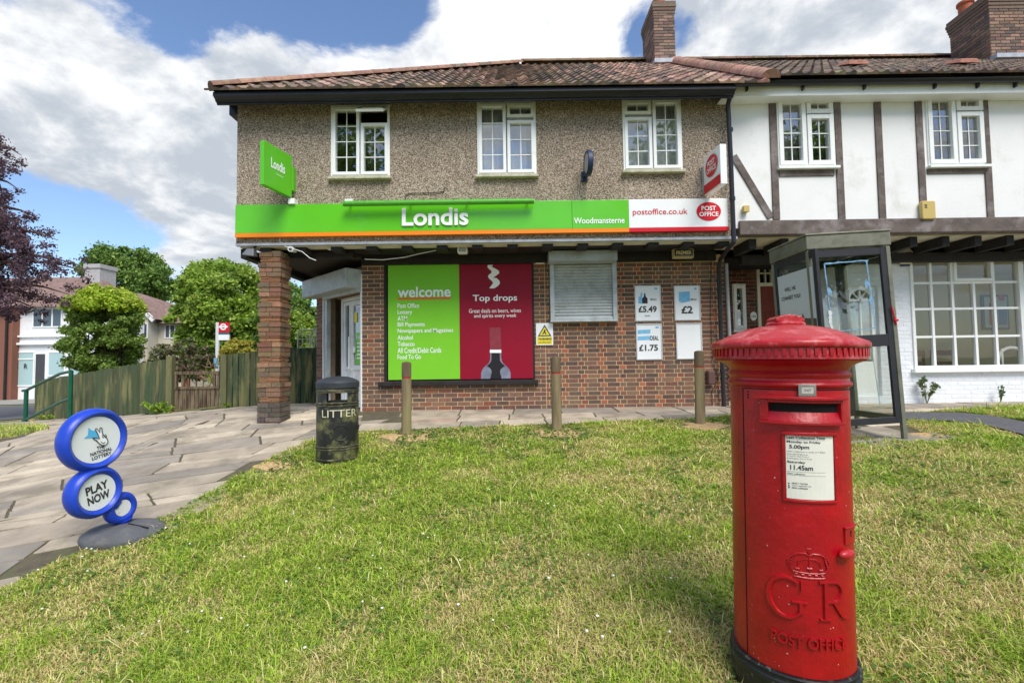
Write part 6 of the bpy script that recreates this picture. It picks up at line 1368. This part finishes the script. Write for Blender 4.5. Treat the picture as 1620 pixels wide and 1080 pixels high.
m = MB(); m.box(xa + .1, xa + .35, 11.5, 11.9, za + .2, WZ(480, 556, 11.4)); m.build('crate_load', REDP, rcg) if False else None
# small rubbish bags / junk behind fence are left out where unreadable

# ------------------------------------------------------------------ houses across the road
def simple_window(parent, px0, px1, py0, py1, Y, nx=2, nz=1, curt=None):
    a, b, c, d = rect(px0, px1, py0, py1, Y); m = MB(); f = .07
    m.box(a, b, Y - .04, Y + .02, c, c + f); m.box(a, b, Y - .04, Y + .02, d - f, d); m.box(a, a + f, Y - .04, Y + .02, c + f, d - f); m.box(b - f, b, Y - .04, Y + .02, c + f, d - f)
    for i in range(1, nx): x = a + (b - a) * i / nx; m.box(x - f * .6, x + f * .6, Y - .04, Y + .02, c + f, d - f)
    w_ = m.build('window', UPVC, parent); m = MB(); m.box(a + f, b - f, Y - .015, Y - .005, c + f, d - f); m.build('pane', curt or mat('far_glass', lin(70, 84, 96), .08, spec=.8), w_); return w_
YH = 28
CURT = mat('far_curtain', lin(168, 196, 196), .4, spec=.6)
wh_ = thing('white_house', 'white rendered building with a shopfront and brown roof across the road', 'building', (WX(80, 600, YH), YH, -1.7))
gz0 = -1.75; hx0, hx1 = WX(19, 560, YH), WX(168, 560, YH); ez = WZ(60, 484, YH)
m = MB(); m.box(hx0, hx1, YH, YH + 2.8, gz0 - .3, ez); m.build('wall', RENDER, wh_)
rz = WZ(150, 438, YH + 1.6)
FR = mat('far_roof', lin(132, 108, 100), .9, var=.25, vscale=3, bump=.5, bscale=6)
m = MB(); rx1 = WX(160, 438, YH + 1.6); m.face([(hx0 - 4, YH - .4, ez - .1), (hx1 + .3, YH - .4, ez - .1), (rx1, YH + 1.6, rz), (hx0 - 4, YH + 1.6, rz)]); m.face([(hx1 + .3, YH - .4, ez - .1), (hx1 + .3, YH + 3.2, ez - .1), (rx1, YH + 1.6, rz)]); m.face([(hx0 - 4, YH + 3.2, ez - .1), (hx0 - 4, YH + 1.6, rz), (rx1, YH + 1.6, rz), (hx1 + .3, YH + 3.2, ez - .1)]); rfw = m.build('roof', FR, wh_)
a, b, c, d = rect(134, 158, 424, 452, YH + 1.2); m = MB(); m.box(a, b, YH + 1.2, YH + 2.4, c - 1, d); m.box(a - .06, b + .06, YH + 1.14, YH + 2.46, d, d + .25); m.build('chimney', mat('far_render', lin(176, 172, 170), .9, var=.1), rfw)
simple_window(wh_, 52, 99, 487, 518, YH, 3)
a, b, c, d = rect(22, 120, 533, 545, YH); m = MB(); m.box(a, hx1, YH - .18, YH, c, c + .12); m.box(a, hx1, YH - .14, YH, d, d + .1); m.build('fascia', UPVC, wh_)
simple_window(wh_, 15 + 4, 55, 556, 611, YH, 1, 1, CURT); simple_window(wh_, 76, 104, 556, 595, YH, 1, 1, CURT); simple_window(wh_, 108, 130, 556, 595, YH, 1, 1, CURT)
m = MB(); a, b, c, d = rect(57, 71, 560, 592, YH); m.box(a, b, YH - .03, YH + .02, gz0 + .1, d); m.build('door', mat('far_door', lin(70, 72, 76), .4), wh_)
m = MB(); textpx(m, 'S   R', 25, 43, 575, 583, YH - .06, .01); m.build('window_lettering', GREYL, wh_)
m = MB(); a, b, c, d = rect(20, 55, 556, 568, YH); m.box(a, b, YH - .05, YH - .02, WZ(35, 569, YH), WZ(35, 567, YH)); m.build('transom', UPVC, wh_)
# brick house at the far left
bh = thing('brick_house', 'red-brown brick house with a black drainpipe at the left edge', 'building', (WX(5, 600, 27.5), 27.5, -1.7))
m = MB(); b1_ = WX(19, 560, 27.6); m.box(b1_ - 8, b1_, 27.6, 36, gz0 - .3, WZ(5, 484, 27.6)); m.build('wall', mat('far_brick', lin(132, 88, 72), .9, var=.3, vscale=30, bump=.3, bscale=30, stretch=(1, 1, 3)), bh)
m = MB(); m.face([(b1_ - 8, 27.2, WZ(5, 486, 27.2)), (b1_ + .1, 27.2, WZ(5, 486, 27.2)), (b1_ + .1, 32, rz + .1), (b1_ - 8, 32, rz + .1)]); m.build('roof', FR, bh)
m = MB(); xd = WX(9, 560, 27.5); m.tube([(xd, 27.5, WZ(5, 486, 27.5)), (xd, 27.5, gz0)], .06, 8); m.build('drainpipe', BLACKWOOD, bh)
# cream gabled house further on
YK = 38; kh = thing('cream_house', 'cream rendered house with brown hipped roof and white gable trim behind the bushes', 'building', (WX(260, 580, YK), YK, -1.7))
a, b, c, d = rect(222, 300, 512, 600, YK); m = MB(); m.box(a - 4, b, YK, YK + 8, -3, d); m.build('wall', mat('cream_render', lin(196, 190, 174), .9, var=.06, bump=.2), kh)
zr_ = WZ(215, 464, YK + 4); xr_ = WX(222, 466, YK + 4)
m = MB(); ze = d; m.face([(a - 5, YK - .5, ze), (b + .5, YK - .5, ze), (xr_, YK + 4, zr_), (a - 5, YK + 4, zr_)]); m.face([(b + .5, YK - .5, ze), (b + .5, YK + 8.5, ze), (xr_, YK + 4, zr_)]); m.face([(a - 5, YK + 8.5, ze), (a - 5, YK + 4, zr_), (xr_, YK + 4, zr_), (b + .5, YK + 8.5, ze)]); m.build('roof', FR, kh)
p0 = (WX(205, 480, YK - 1.2), WZ(205, 470, YK - 1.2)); p1 = (WX(243, 508, YK - 1.2), WZ(243, 507, YK - 1.2)); m = MB(); m.bar((p0[0], YK - 1.2, p0[1]), (p1[0], YK - 1.2, p1[1]), .12, .3); m.build('barge_board', UPVC, kh)
m = MB(); m.prism([(p0[0], p0[1] - .1), (p0[0], -3), (p1[0] - .5, -3), (p1[0] - .5, p1[1] + .1)], YK - 1.1, YK); m.build('gable', MATS['cream_render'], kh)
m = MB(); m.face([(p0[0], YK - 1.3, p0[1] + .12), (p1[0] + .1, YK - 1.3, p1[1] + .12), (p1[0] + .1, YK + 2, p1[1] + .12), (p0[0], YK + 3, p0[1] + .12)]); m.build('gable_roof', FR, kh)
simple_window(kh, 221, 234, 511, 535, YK - 1.1, 2); simple_window(kh, 261, 285, 513, 535, YK, 3)
m = MB(); m.box(b - .55, b + .02, YK - .03, YK + .02, -3, d - .1); m.build('brick_quoin', MATS['far_brick'], kh)

# ------------------------------------------------------------------ trees and shrubs
def leafmesh(name, centers, rad, n, size, pal, parent, aspect=.6, flat=.0, jitter=.3, seed=0, shell=.35, droop=0):
    """many small leaf faces grouped in clumps; centers (k,3), rad (k,)"""
    rg = np.random.default_rng(seed); k = len(centers); C = np.array(centers, float); Rr = np.array(rad, float)
    w = Rr ** 2; idx = rg.choice(k, n, p=w / w.sum()); d = rg.normal(size=(n, 3)); d /= np.linalg.norm(d, axis=1)[:, None]
    r = Rr[idx] * (shell + (1 - shell) * rg.random(n) ** .6) * (1.05 + rg.normal(size=n) * .28); p = C[idx] + d * r[:, None] * np.array([1, 1, .8])
    p[:, 2] -= droop * np.abs(rg.normal(size=n)) * Rr[idx]
    a = rg.normal(size=(n, 3)); a += d * .6; a[:, 2] += .3; a /= np.linalg.norm(a, axis=1)[:, None]
    t = np.cross(a, rg.normal(size=(n, 3))); t /= np.linalg.norm(t, axis=1)[:, None]; b = np.cross(a, t)
    s = size * (.6 + .8 * rg.random(n))[:, None]; L_ = t * s; Wd = b * s * aspect * .5
    V = np.stack([p - L_ * .5, p + Wd - L_ * .05, p + L_ * .5, p - Wd - L_ * .05], 1).reshape(-1, 3)
    F = np.arange(4 * n).reshape(-1, 4)
    pal = np.array([c[:3] for c in pal]); cl = pal[(rg.integers(0, len(pal), k)[idx] * 2 + rg.integers(0, len(pal), n)) // 3 % len(pal)]
    cl = cl * (1 + rg.uniform(-jitter, jitter, (n, 1))); 
    me = bpy.data.meshes.new(name); me.vertices.add(len(V)); me.vertices.foreach_set('co', (V - np.array(parent.location if parent else (0, 0, 0))).astype(np.float32).ravel())
    me.loops.add(4 * n); me.loops.foreach_set('vertex_index', F.ravel().astype(np.int32)); me.polygons.add(n); me.polygons.foreach_set('loop_start', np.arange(0, 4 * n, 4, dtype=np.int32))
    ca = me.color_attributes.new('col', 'FLOAT_COLOR', 'POINT'); arr = np.ones((4 * n, 4), np.float32); arr[:, :3] = np.repeat(cl, 4, 0); ca.data.foreach_set('color', arr.ravel())
    me.materials.append(LEAF); me.update(calc_edges=True); o = bpy.data.objects.new(name, me); COL.objects.link(o); o.parent = parent; return o
def crownclumps(cx, cy, cz, rx, ry, rz, k, rg, cl=(.22, .4), hollow=.35):
    C, Q = [], []
    for _ in range(k):
        d = rg.normal(size=3); d /= np.linalg.norm(d); rr = (hollow + (1 - hollow) * rg.random() ** .5)
        C.append((cx + d[0] * rx * rr, cy + d[1] * ry * rr, cz + d[2] * rz * rr)); Q.append(rg.uniform(*cl) * min(rx, rz))
    return C, Q
def tree(name, label, cat, px0, px1, py0, py1, Y, pal, n, leaf, k=40, trunk=.25, ry=None, seed=1, group=None, cl=(.2, .38), base=None, extra=None, nst=1, bark=BARK, asp=.6):
    a, b, c, d = rect(px0, px1, py0, py1, Y); cx, cz = (a + b) / 2, (c + d) / 2; rx, rz_ = (b - a) / 2 * .86, (d - c) / 2 * .88; gz_ = g(cx, Y) if base is None else base
    t = thing(name, label, cat, (cx, Y, gz_), group=group); rg = np.random.default_rng(seed)
    C, Q = crownclumps(cx, Y, cz, rx, ry or rx, rz_, int(k * 2.6), rg, (cl[0] * .62, cl[1] * .74))
    for _ in range(int(k * .5)):
        d_ = rg.normal(size=3); d_ /= np.linalg.norm(d_); d_[2] = abs(d_[2]) * .9 - .1; q_ = rg.uniform(.95, 1.16); C.append((cx + d_[0] * rx * q_, Y + d_[1] * (ry or rx) * q_, cz + d_[2] * rz_ * q_)); Q.append(rg.uniform(.05, .10) * min(rx, rz_))
    leafmesh('crown', C, Q, n, leaf, pal, t, seed=seed, aspect=asp)
    m = MB()
    for s_ in range(nst):
        ox = (s_ - (nst - 1) / 2) * rx * .35; top = cz + rz_ * .3
        m.tube([(cx + ox * .3, Y, gz_ - .1), (cx + ox * .7, Y + .1, gz_ + (top - gz_) * .4), (cx + ox, Y, top)], [trunk, trunk * .75, trunk * .3], 8)
        for q in range(7):
            e = C[rg.integers(0, len(C))]; z_ = gz_ + (top - gz_) * rg.uniform(.35, .8); st = Vector((cx + ox * .8, Y, z_)); e = Vector(e); mid = st.lerp(e, .5) + Vector((0, 0, -.05 * rz_)); m.tube([st, mid, e], [trunk * .45, trunk * .28, trunk * .08], 6)
    m.build('trunk', bark, t, smooth=True); return t
GR1 = [lin(142, 170, 64), lin(160, 186, 74), lin(120, 150, 58), lin(176, 196, 90), lin(104, 136, 54)]
GR2 = [lin(112, 144, 66), lin(130, 160, 76), lin(94, 126, 60), lin(144, 170, 84), lin(82, 112, 54)]
GRD = [lin(126, 152, 70), lin(140, 166, 78), lin(110, 136, 64), lin(154, 176, 88)]
YG_ = [lin(178, 200, 60), lin(162, 188, 54), lin(194, 208, 84)]
PUR = [lin(104, 80, 90), lin(120, 96, 106), lin(86, 64, 76), lin(136, 112, 122), lin(106, 78, 82)]
tree('broadleaf_tree', 'dense green tree rising behind the white house and its chimney', 'tree', 140, 268, 378, 520, 52, GR2, 50000, .32, 46, .5, seed=3)
tree('broadleaf_tree', 'tall bright green tree left of the brick pillar behind the bus stop', 'tree', 280, 440, 400, 610, 27, GR1, 90000, .20, 60, .35, seed=4)
tree('broadleaf_tree', 'darker green tree showing between the brick pillar and the entrance', 'tree', 400, 520, 440, 600, 22, GR2, 60000, .15, 46, .3, seed=5)
tree('broadleaf_tree', 'low spreading green tree in the distance between the cream house and the bus stop', 'tree', 255, 345, 474, 610, 46, GR1 + GR2, 40000, .26, 36, .4, seed=6)
tree('broadleaf_tree', 'small yellow-green tree low behind the dark green fence', 'tree', 440, 520, 485, 620, 17, GR1 + YG_, 30000, .10, 30, .15, seed=16)
tree('broadleaf_tree', 'far green tree crown just left of the yellowish bus-stop shrub', 'tree', 325, 430, 490, 620, 36, GR2, 34000, .22, 24, .3, seed=26)
# round garden bush with yellow-green top
a, b, c, d = rect(108, 226, 443, 600, 16.5); cxr = (a + b) / 2; rg = np.random.default_rng(8)
Ct, Qt = [], []
for _ in range(60): an = rg.uniform(0, 2 * PI); q = rg.random() ** .5 * (b - a) / 2 * .84; Ct.append((cxr + q * math.cos(an), 16.5 + q * math.sin(an), d - .30 - .85 * (q / ((b - a) / 2)) ** 2 - .25 * rg.random())); Qt.append(rg.uniform(.14, .26))
tb_ = tree('garden_bush', 'tall rounded bush with a yellow-green top above the long fence', 'bush', 108, 224, 450, 622, 16.5, GRD + GR2[:2], 60000, .09, 56, .06, seed=8, nst=5, cl=(.18, .32))
leafmesh('fresh_growth', Ct, Qt, 22000, .10, YG_ + [lin(130, 160, 50)], tb_, seed=9)
rh = tree('garden_bush', 'leggy half-bare bush with pinkish stems over the gate', 'bush', 236, 336, 530, 612, 12.6, [lin(128, 136, 92), lin(110, 118, 74), lin(140, 128, 104), lin(92, 104, 60)], 6500, .085, 46, .02, seed=10, nst=9, cl=(.12, .22), bark=mat('bare_stems', lin(152, 120, 104), .9))
tree('garden_bush', 'yellow-leaved shrub beside the bus stop behind the short fence', 'bush', 344, 414, 532, 600, 12.6, [lin(190, 178, 74), lin(172, 168, 70), lin(200, 190, 96), lin(140, 146, 60)], 9000, .07, 34, .03, seed=11, nst=4, cl=(.16, .26))
# copper beech at the left edge
YBH = 16; t = thing('copper_beech', 'purple-leaved tree with drooping sprays reaching in from the left edge', 'tree', (WX(-70, 600, YBH), YBH, g(WX(-70, 600, YBH), YBH)))
rg = np.random.default_rng(12); C, Q = [], []
def spray(p0, p1, k, r0, r1, drop, sp_=.35):
    for i in range(k):
        t_ = i / (k - 1); px = p0[0] + (p1[0] - p0[0]) * t_; py = p0[1] + (p1[1] - p0[1]) * t_ + drop * math.sin(PI * t_ * .5) * t_; Y_ = YBH + rg.normal() * .8; C.append((WX(px, py, Y_) + rg.normal() * sp_ * .4, Y_, WZ(px, py, Y_) + rg.normal() * sp_ * .5)); Q.append(r0 + (r1 - r0) * t_)
for (p0, p1, dr_) in [((-60, 270), (34, 246), 8), ((-60, 235), (14, 228), 5), ((-60, 330), (30, 300), 10), ((-50, 330), (60, 330), 20), ((-50, 340), (92, 372), 14), ((-50, 370), (128, 408), 14), ((-60, 380), (140, 420), 14), ((-60, 400), (100, 420), 14), ((-60, 410), (120, 440), 20), ((-50, 420), (90, 470), 18), ((-50, 440), (60, 480), 20), ((-50, 450), (110, 455), 20), ((-60, 470), (30, 490), 10), ((-60, 440), (40, 440), 10), ((-60, 350), (50, 370), 10), ((-60, 360), (70, 390), 10), ((-60, 300), (10, 300), 10), ((-60, 265), (10, 262), 10), ((-60, 330), (20, 345), 6), ((-60, 395), (30, 400), 6), ((-60, 425), (70, 425), 4)]:
    spray(p0, p1, 12, .42, .17, dr_)
leafmesh('crown', C, Q, 42000, .085, PUR, t, seed=12, shell=.1)
m = MB(); bx_ = t.location.x; m.tube([(bx_, YBH, t.location.z - .1), (bx_ + .2, YBH, 1.5), (bx_ + .3, YBH, 5), (bx_ + .6, YBH, 7.5)], [.4, .34, .24, .1], 10)
for (p1) in ((34, 246), (60, 345), (92, 380), (128, 420), (140, 430), (90, 478), (110, 466), (60, 490), (30, 300)):
    e = Vector((WX(p1[0], p1[1], YBH), YBH, WZ(p1[0], p1[1], YBH))); s_ = Vector((bx_ + .3, YBH, e.z + .2)); m.tube([s_, s_.lerp(e, .4) + Vector((0, .2, .35)), s_.lerp(e, .75) + Vector((0, 0, .22)), e], [.10, .06, .03, .01], 6)
m.build('trunk', BARK, t, smooth=True)
# trees behind the camera, seen reflected in the upstairs windows
def back_tree(x, y, h, label, seed):
    t = thing('broadleaf_tree', label, 'tree', (x, y, g(x, y))); rg = np.random.default_rng(seed); C, Q = crownclumps(x, y, h * .62, h * .33, h * .33, h * .38, 40, rg, (.2, .36)); leafmesh('crown', C, Q, 9000, .42, GRD + GR2, t, seed=seed)
    m = MB(); m.tube([(x, y, -2), (x, y, h * .7)], [.35, .12], 8); m.build('trunk', BARK, t)
back_tree(-9.5, -17, 17, 'tall tree standing behind the viewer on the left across the green', 31); back_tree(13, -16, 17, 'tall tree standing behind the viewer on the right across the green', 32); back_tree(21, -17, 16, 'tall tree standing behind the viewer far to the right', 33)
# weeds and ferns
def weed(px, py, Y, hpx, label, seed, kind='weed', n=70, w=.25, pal=GR1, grp=None, fern=False, leaf=.06):
    p = Vector((WX(px, py, Y), Y, g(WX(px, py, Y), Y))); h = hpx / FPX * Y; t = thing(kind, label, 'plant', p, group=grp); rg = np.random.default_rng(seed); m = MB(); C, Q = [], []
    for s_ in range(9 if fern else 6):
        an = rg.uniform(0, 2 * PI); sp_ = rg.uniform(.3, 1) * w; top = Vector((p.x + math.cos(an) * sp_, p.y + math.sin(an) * sp_ * .5 - .03, p.z + h * rg.uniform(.6, 1) * (1 if not fern else .9))); mid = p.lerp(top, .5) + Vector((0, 0, h * .12)); m.tube([p, mid, top], [.006, .004, .002], 4)
        for q in range(5): t_ = .35 + .65 * q / 4; C.append(tuple(p.lerp(top, t_) + Vector((0, 0, h * .12 * math.sin(PI * t_))))); Q.append(w * .22)
    m.build('stems', mat('green_stem', lin(110, 120, 70), .8), t); leafmesh('leaves', C, Q, n, leaf, pal, t, seed=seed, shell=.2)
weed(1466, 632, 8.40, 45, 'straggly leafy weed growing at the foot of the white wall under the bay window', 41, n=150, w=.18, pal=[lin(112, 128, 88), lin(90, 108, 70), lin(130, 142, 110)])
weed(1583, 632, 8.40, 27, 'small sparse weed at the foot of the white wall, right of the leafy one', 42, n=60, w=.09, pal=[lin(112, 128, 88), lin(90, 108, 70)], leaf=.045)
weed(248, 657, 10.2, 20, 'clump of bright green ferns at the foot of the long fence by the gate', 43, 'fern', 700, .28, GR1, None, True, .07)
weed(266, 656, 10.2, 13, 'smaller fern clump against the gate post', 44, 'fern', 300, .16, GR1, None, True, .06)
weed(362, 652, 10.3, 9, 'tuft of green weeds at the foot of the short fence', 45, n=120, w=.12, leaf=.05)
weed(80, 668, 12.4, 9, 'low tuft of weeds at the lower end of the long fence', 46, n=160, w=.3, leaf=.05)

# ------------------------------------------------------------------ grass
def vnoise(x, y, s, seed):
    rg = np.random.default_rng(seed); T = rg.random((64, 64)); X, Y = x * s, y * s; xi, yi = np.floor(X).astype(int), np.floor(Y).astype(int); fx, fy = X - xi, Y - yi; fx = fx * fx * (3 - 2 * fx); fy = fy * fy * (3 - 2 * fy)
    q = lambda i, j: T[(xi + i) % 64, (yi + j) % 64]; return (q(0, 0) * (1 - fx) + q(1, 0) * fx) * (1 - fy) + (q(0, 1) * (1 - fx) + q(1, 1) * fx) * fy
def fbm(x, y, s, seed): return (vnoise(x, y, s, seed) + .5 * vnoise(x, y, s * 2.1, seed + 1) + .25 * vnoise(x, y, s * 4.3, seed + 2) + .12 * vnoise(x, y, s * 9, seed + 3)) / 1.87
def grass(name, poly, N, label, hb=.038, bald=()):
    rg = np.random.default_rng(77); P = np.array([(p[0], p[1]) for p in poly]); out = []
    x0, y0 = P.min(0); x1, y1 = P.max(0); y0 = max(y0, 1.3); y1 = min(y1, 26)
    # sample in proportion to nearness
    M_ = int(N * 4.0); y = y0 + (y1 - y0) * rg.random(M_) ** 1.35; x = (x0 + (x1 - x0) * rg.random(M_))
    ok = (np.abs(x) < y * 1.2 + .6); x, y = x[ok], y[ok]; keep = rg.random(len(x)) < np.clip(1.5 * (2.2 / np.maximum(y, 2.2)) ** .8 + .25, 0, 1); x, y = x[keep], y[keep]
    ok = inpoly(x, y, [tuple(p) for p in P]); x, y = x[ok], y[ok]
    for bx, by, br in bald:
        d = np.hypot(x - bx, (y - by) * 1.15); kq = rg.random(len(x)) < np.clip((d / br) ** 4, .03, 1); x, y = x[kq], y[kq]
    d = fbm(x, y, 1.1, 5); tuft = fbm(x, y, 5.5, 9); kq = rg.random(len(x)) < np.clip(.25 + 1.6 * tuft, 0, 1); x, y, d, tuft = x[kq], y[kq], d[kq], tuft[kq]
    if len(x) > N: x, y, d, tuft = x[:N], y[:N], d[:N], tuft[:N]
    n = len(x); print('grass', name, n)
    dry = fbm(x, y, .75, 21); dry2 = fbm(x, y, 3.2, 25); dfac = np.clip((dry * .4 + dry2 * .6 - .50 + .012 * (3 - np.minimum(y, 8)) + .02 * np.clip(x, -3, 4) * (y < 6)) * 4.2 + .42, 0, 1)
    for bx, by, br in bald: dfac = np.maximum(dfac, np.clip(1.5 - np.hypot(x - bx, (y - by) * 1.3) / br, 0, 1))
    h = hb * (.45 + 1.1 * tuft) * (.6 + .8 * rg.random(n)) * (1.1 - .35 * dfac); h *= 1 + 1.2 * (rg.random(n) < .02)
    for bx, by, br in bald: h *= np.clip(np.hypot(x - bx, y - by) / br / 1.3, .35, 1)
    an = rg.uniform(0, 2 * PI, n); lean = rg.uniform(.1, 1.9, n) * h; dx, dy = np.cos(an) * lean, np.sin(an) * lean; a2 = an + PI / 2 + rg.normal(size=n) * .4
    w = (.0016 + .0016 * rg.random(n)) * (1 + np.clip(y - 2, 0, 6) * .22); wx, wy = np.cos(a2) * w, np.sin(a2) * w; z = G0(x, y) - .004
    V = np.stack([np.stack([x - wx, y - wy, z], 1), np.stack([x + wx, y + wy, z], 1), np.stack([x + wx * .8 + dx * .45, y + wy * .8 + dy * .45, z + h * .7], 1), np.stack([x - wx * .8 + dx * .45, y - wy * .8 + dy * .45, z + h * .7], 1), np.stack([x + dx, y + dy, z + h * rg.uniform(.55, 1.0, n)], 1)], 1).reshape(-1, 3)
    g1, g2, g3 = np.array(lin(158, 188, 58)[:3]), np.array(lin(192, 208, 88)[:3]), np.array(lin(128, 162, 56)[:3]); s1, s2 = np.array(lin(224, 210, 150)[:3]), np.array(lin(204, 184, 122)[:3])
    r = rg.random((n, 1)); c = g1 * (1 - r) + g2 * r; k3 = (rg.random((n, 1)) < .25); c = np.where(k3, g3, c); sd = np.where(rg.random((n, 1)) < .5, s1, s2); c = c * .95 + .0
    isdry = rg.random((n, 1)) < (dfac[:, None] * .62 + .13); c = np.where(isdry, sd, c) * (1 + rg.uniform(-.2, .2, (n, 1)))
    me = bpy.data.meshes.new(name); me.vertices.add(5 * n); me.vertices.foreach_set('co', V.astype(np.float32).ravel()); b = np.arange(n)[:, None] * 5
    loops = np.concatenate([b + np.array([[0, 1, 2, 3]]), b + np.array([[3, 2, 4]])], 1).astype(np.int32); me.loops.add(7 * n); me.loops.foreach_set('vertex_index', loops.ravel()); ls = np.stack([np.arange(n) * 7, np.arange(n) * 7 + 4], 1).astype(np.int32)
    me.polygons.add(2 * n); me.polygons.foreach_set('loop_start', ls.ravel()); ca = me.color_attributes.new('col', 'FLOAT_COLOR', 'POINT'); arr = np.ones((5 * n, 4), np.float32); arr[:, :3] = np.repeat(c, 5, 0); ca.data.foreach_set('color', arr.ravel())
    me.materials.append(GRASSM); me.update(calc_edges=True); o = bpy.data.objects.new(name, me); COL.objects.link(o); o['kind'] = 'stuff'; o['label'] = label; o['category'] = 'grass'; return o
def patch_soil(x, y, r, seed, squash=.75):
    rg = np.random.default_rng(seed); mb = MB(); n = 26; ring = []
    for i in range(n): a = 2 * PI * i / n; q = r * (1 + .22 * math.sin(a * 2 + seed) + .14 * math.sin(a * 5 + seed * 2) + rg.uniform(-.08, .08)); ring.append((x + q * math.cos(a), y + q * math.sin(a) * squash))
    for f0, f1 in ((0, .5), (.5, 1)):
        for i in range(n):
            P = [(x + (p[0] - x) * f, y + (p[1] - y) * f) for p, f in ((ring[i], f0), (ring[i], f1), (ring[(i + 1) % n], f1), (ring[(i + 1) % n], f0))]
            P = P if f0 else P[:3]
            mb.face([(a, b, g(a, b) + (.014 if f != 1 else .003)) for (a, b), f in zip(P, (f0, f1, f1, f0))])
    mb.build('soil_patch', mat('dry_soil', lin(196, 166, 118), .95, var=.3, vscale=25, bump=.9, bscale=90, dirt=lin(150, 120, 82), dscale=30, damt=.7), kind='structure')
SOIL = [(b.location.x + .03, b.location.y - .10, .34, i + 3) for i, b in enumerate((b0_, b2, b3))]
for px, py, r in ((436, 737, .22), (1468, 690, .22), (1170, 690, .12)): p = GP(px, py); SOIL.append((p.x, p.y, r, px))
for q in SOIL: patch_soil(*q)
bolls = [(b0_.location.x + .03, b0_.location.y - .12, .50), (b2.location.x + .03, b2.location.y - .12, .54), (b3.location.x + .03, b3.location.y - .12, .50)]
extra_bald = [(GP(a, b).x, GP(a, b).y, c) for a, b, c in ((1470, 690, .3), (440, 738, .3), (1170, 690, .16))]
grass('grass', lawn, 520000, 'short patchy lawn, green mixed with straw', bald=bolls + extra_bald)
grass('grass', verge, 26000, 'narrow strip of grass beyond the asphalt path', .05)
grass('grass', leftverge, 9000, 'small patch of roadside grass at the left edge', .07)
# clover and broad-leaved weeds in the lawn
def clover():
    rg = np.random.default_rng(99); n0 = 60000; x = rg.uniform(-6, 7, n0); y = 1.6 + 5.6 * rg.random(n0); ok = inpoly(x, y, [tuple(p) for p in lawn]) & (fbm(x, y, 1.6, 61) > .57); x, y = x[ok], y[ok]; n = len(x); r = rg.uniform(.004, .010, n) * (1 + .12 * y); z = G0(x, y) + rg.uniform(.012, .04, n); V = []
    tx, ty = rg.normal(size=n) * .35, rg.normal(size=n) * .35
    for k in range(6): a = k * PI / 3 + rg.random(n); ox, oy = np.cos(k * PI / 3) * r, np.sin(k * PI / 3) * r; V.append(np.stack([x + ox, y + oy, z + tx * ox + ty * oy], 1))
    V = np.stack(V, 1).reshape(-1, 3); me = bpy.data.meshes.new('clover'); me.vertices.add(6 * n); me.vertices.foreach_set('co', V.astype(np.float32).ravel()); me.loops.add(6 * n); me.loops.foreach_set('vertex_index', np.arange(6 * n, dtype=np.int32)); me.polygons.add(n); me.polygons.foreach_set('loop_start', np.arange(0, 6 * n, 6, dtype=np.int32))
    c = np.array(lin(96, 130, 52)[:3]) * (1 + rg.uniform(-.3, .3, (n, 1))); ca = me.color_attributes.new('col', 'FLOAT_COLOR', 'POINT'); arr = np.ones((6 * n, 4), np.float32); arr[:, :3] = np.repeat(c, 6, 0); ca.data.foreach_set('color', arr.ravel())
    me.materials.append(GRASSM); me.update(calc_edges=True); o = bpy.data.objects.new('clover', me); COL.objects.link(o); o['kind'] = 'stuff'; o['label'] = 'patches of small green clover leaves in the lawn'; o['category'] = 'clover'
clover()
m = MB(); rg = np.random.default_rng(123)
for px, py in [(240, 742 + 80), (262, 842), (482, 1036), (690, 918), (178, 868), (205, 866), (60, 910), (150, 880), (130, 888), (300, 870), (780, 992), (900, 700), (706, 702), (590, 690)] + [(rg.uniform(60, 1150), rg.uniform(700, 1060)) for _ in range(60)]:
    p = GP(px, py)
    if not inpoly(np.array([p.x]), np.array([p.y]), [tuple(q) for q in lawn])[0]: continue
    r = .006 + .003 * rg.random(); m.lathe([(0, .0), (r, .003), (r * .9, .008), (0, .010)], 7, (p.x, p.y, p.z + rg.uniform(.025, .04)))
o = m.build('daisies', mat('petal_white', lin(238, 238, 230), .7)); o['kind'] = 'stuff'; o['label'] = 'scattered tiny white daisies in the lawn'; o['category'] = 'flowers'
# bleached soil rings at the bollards
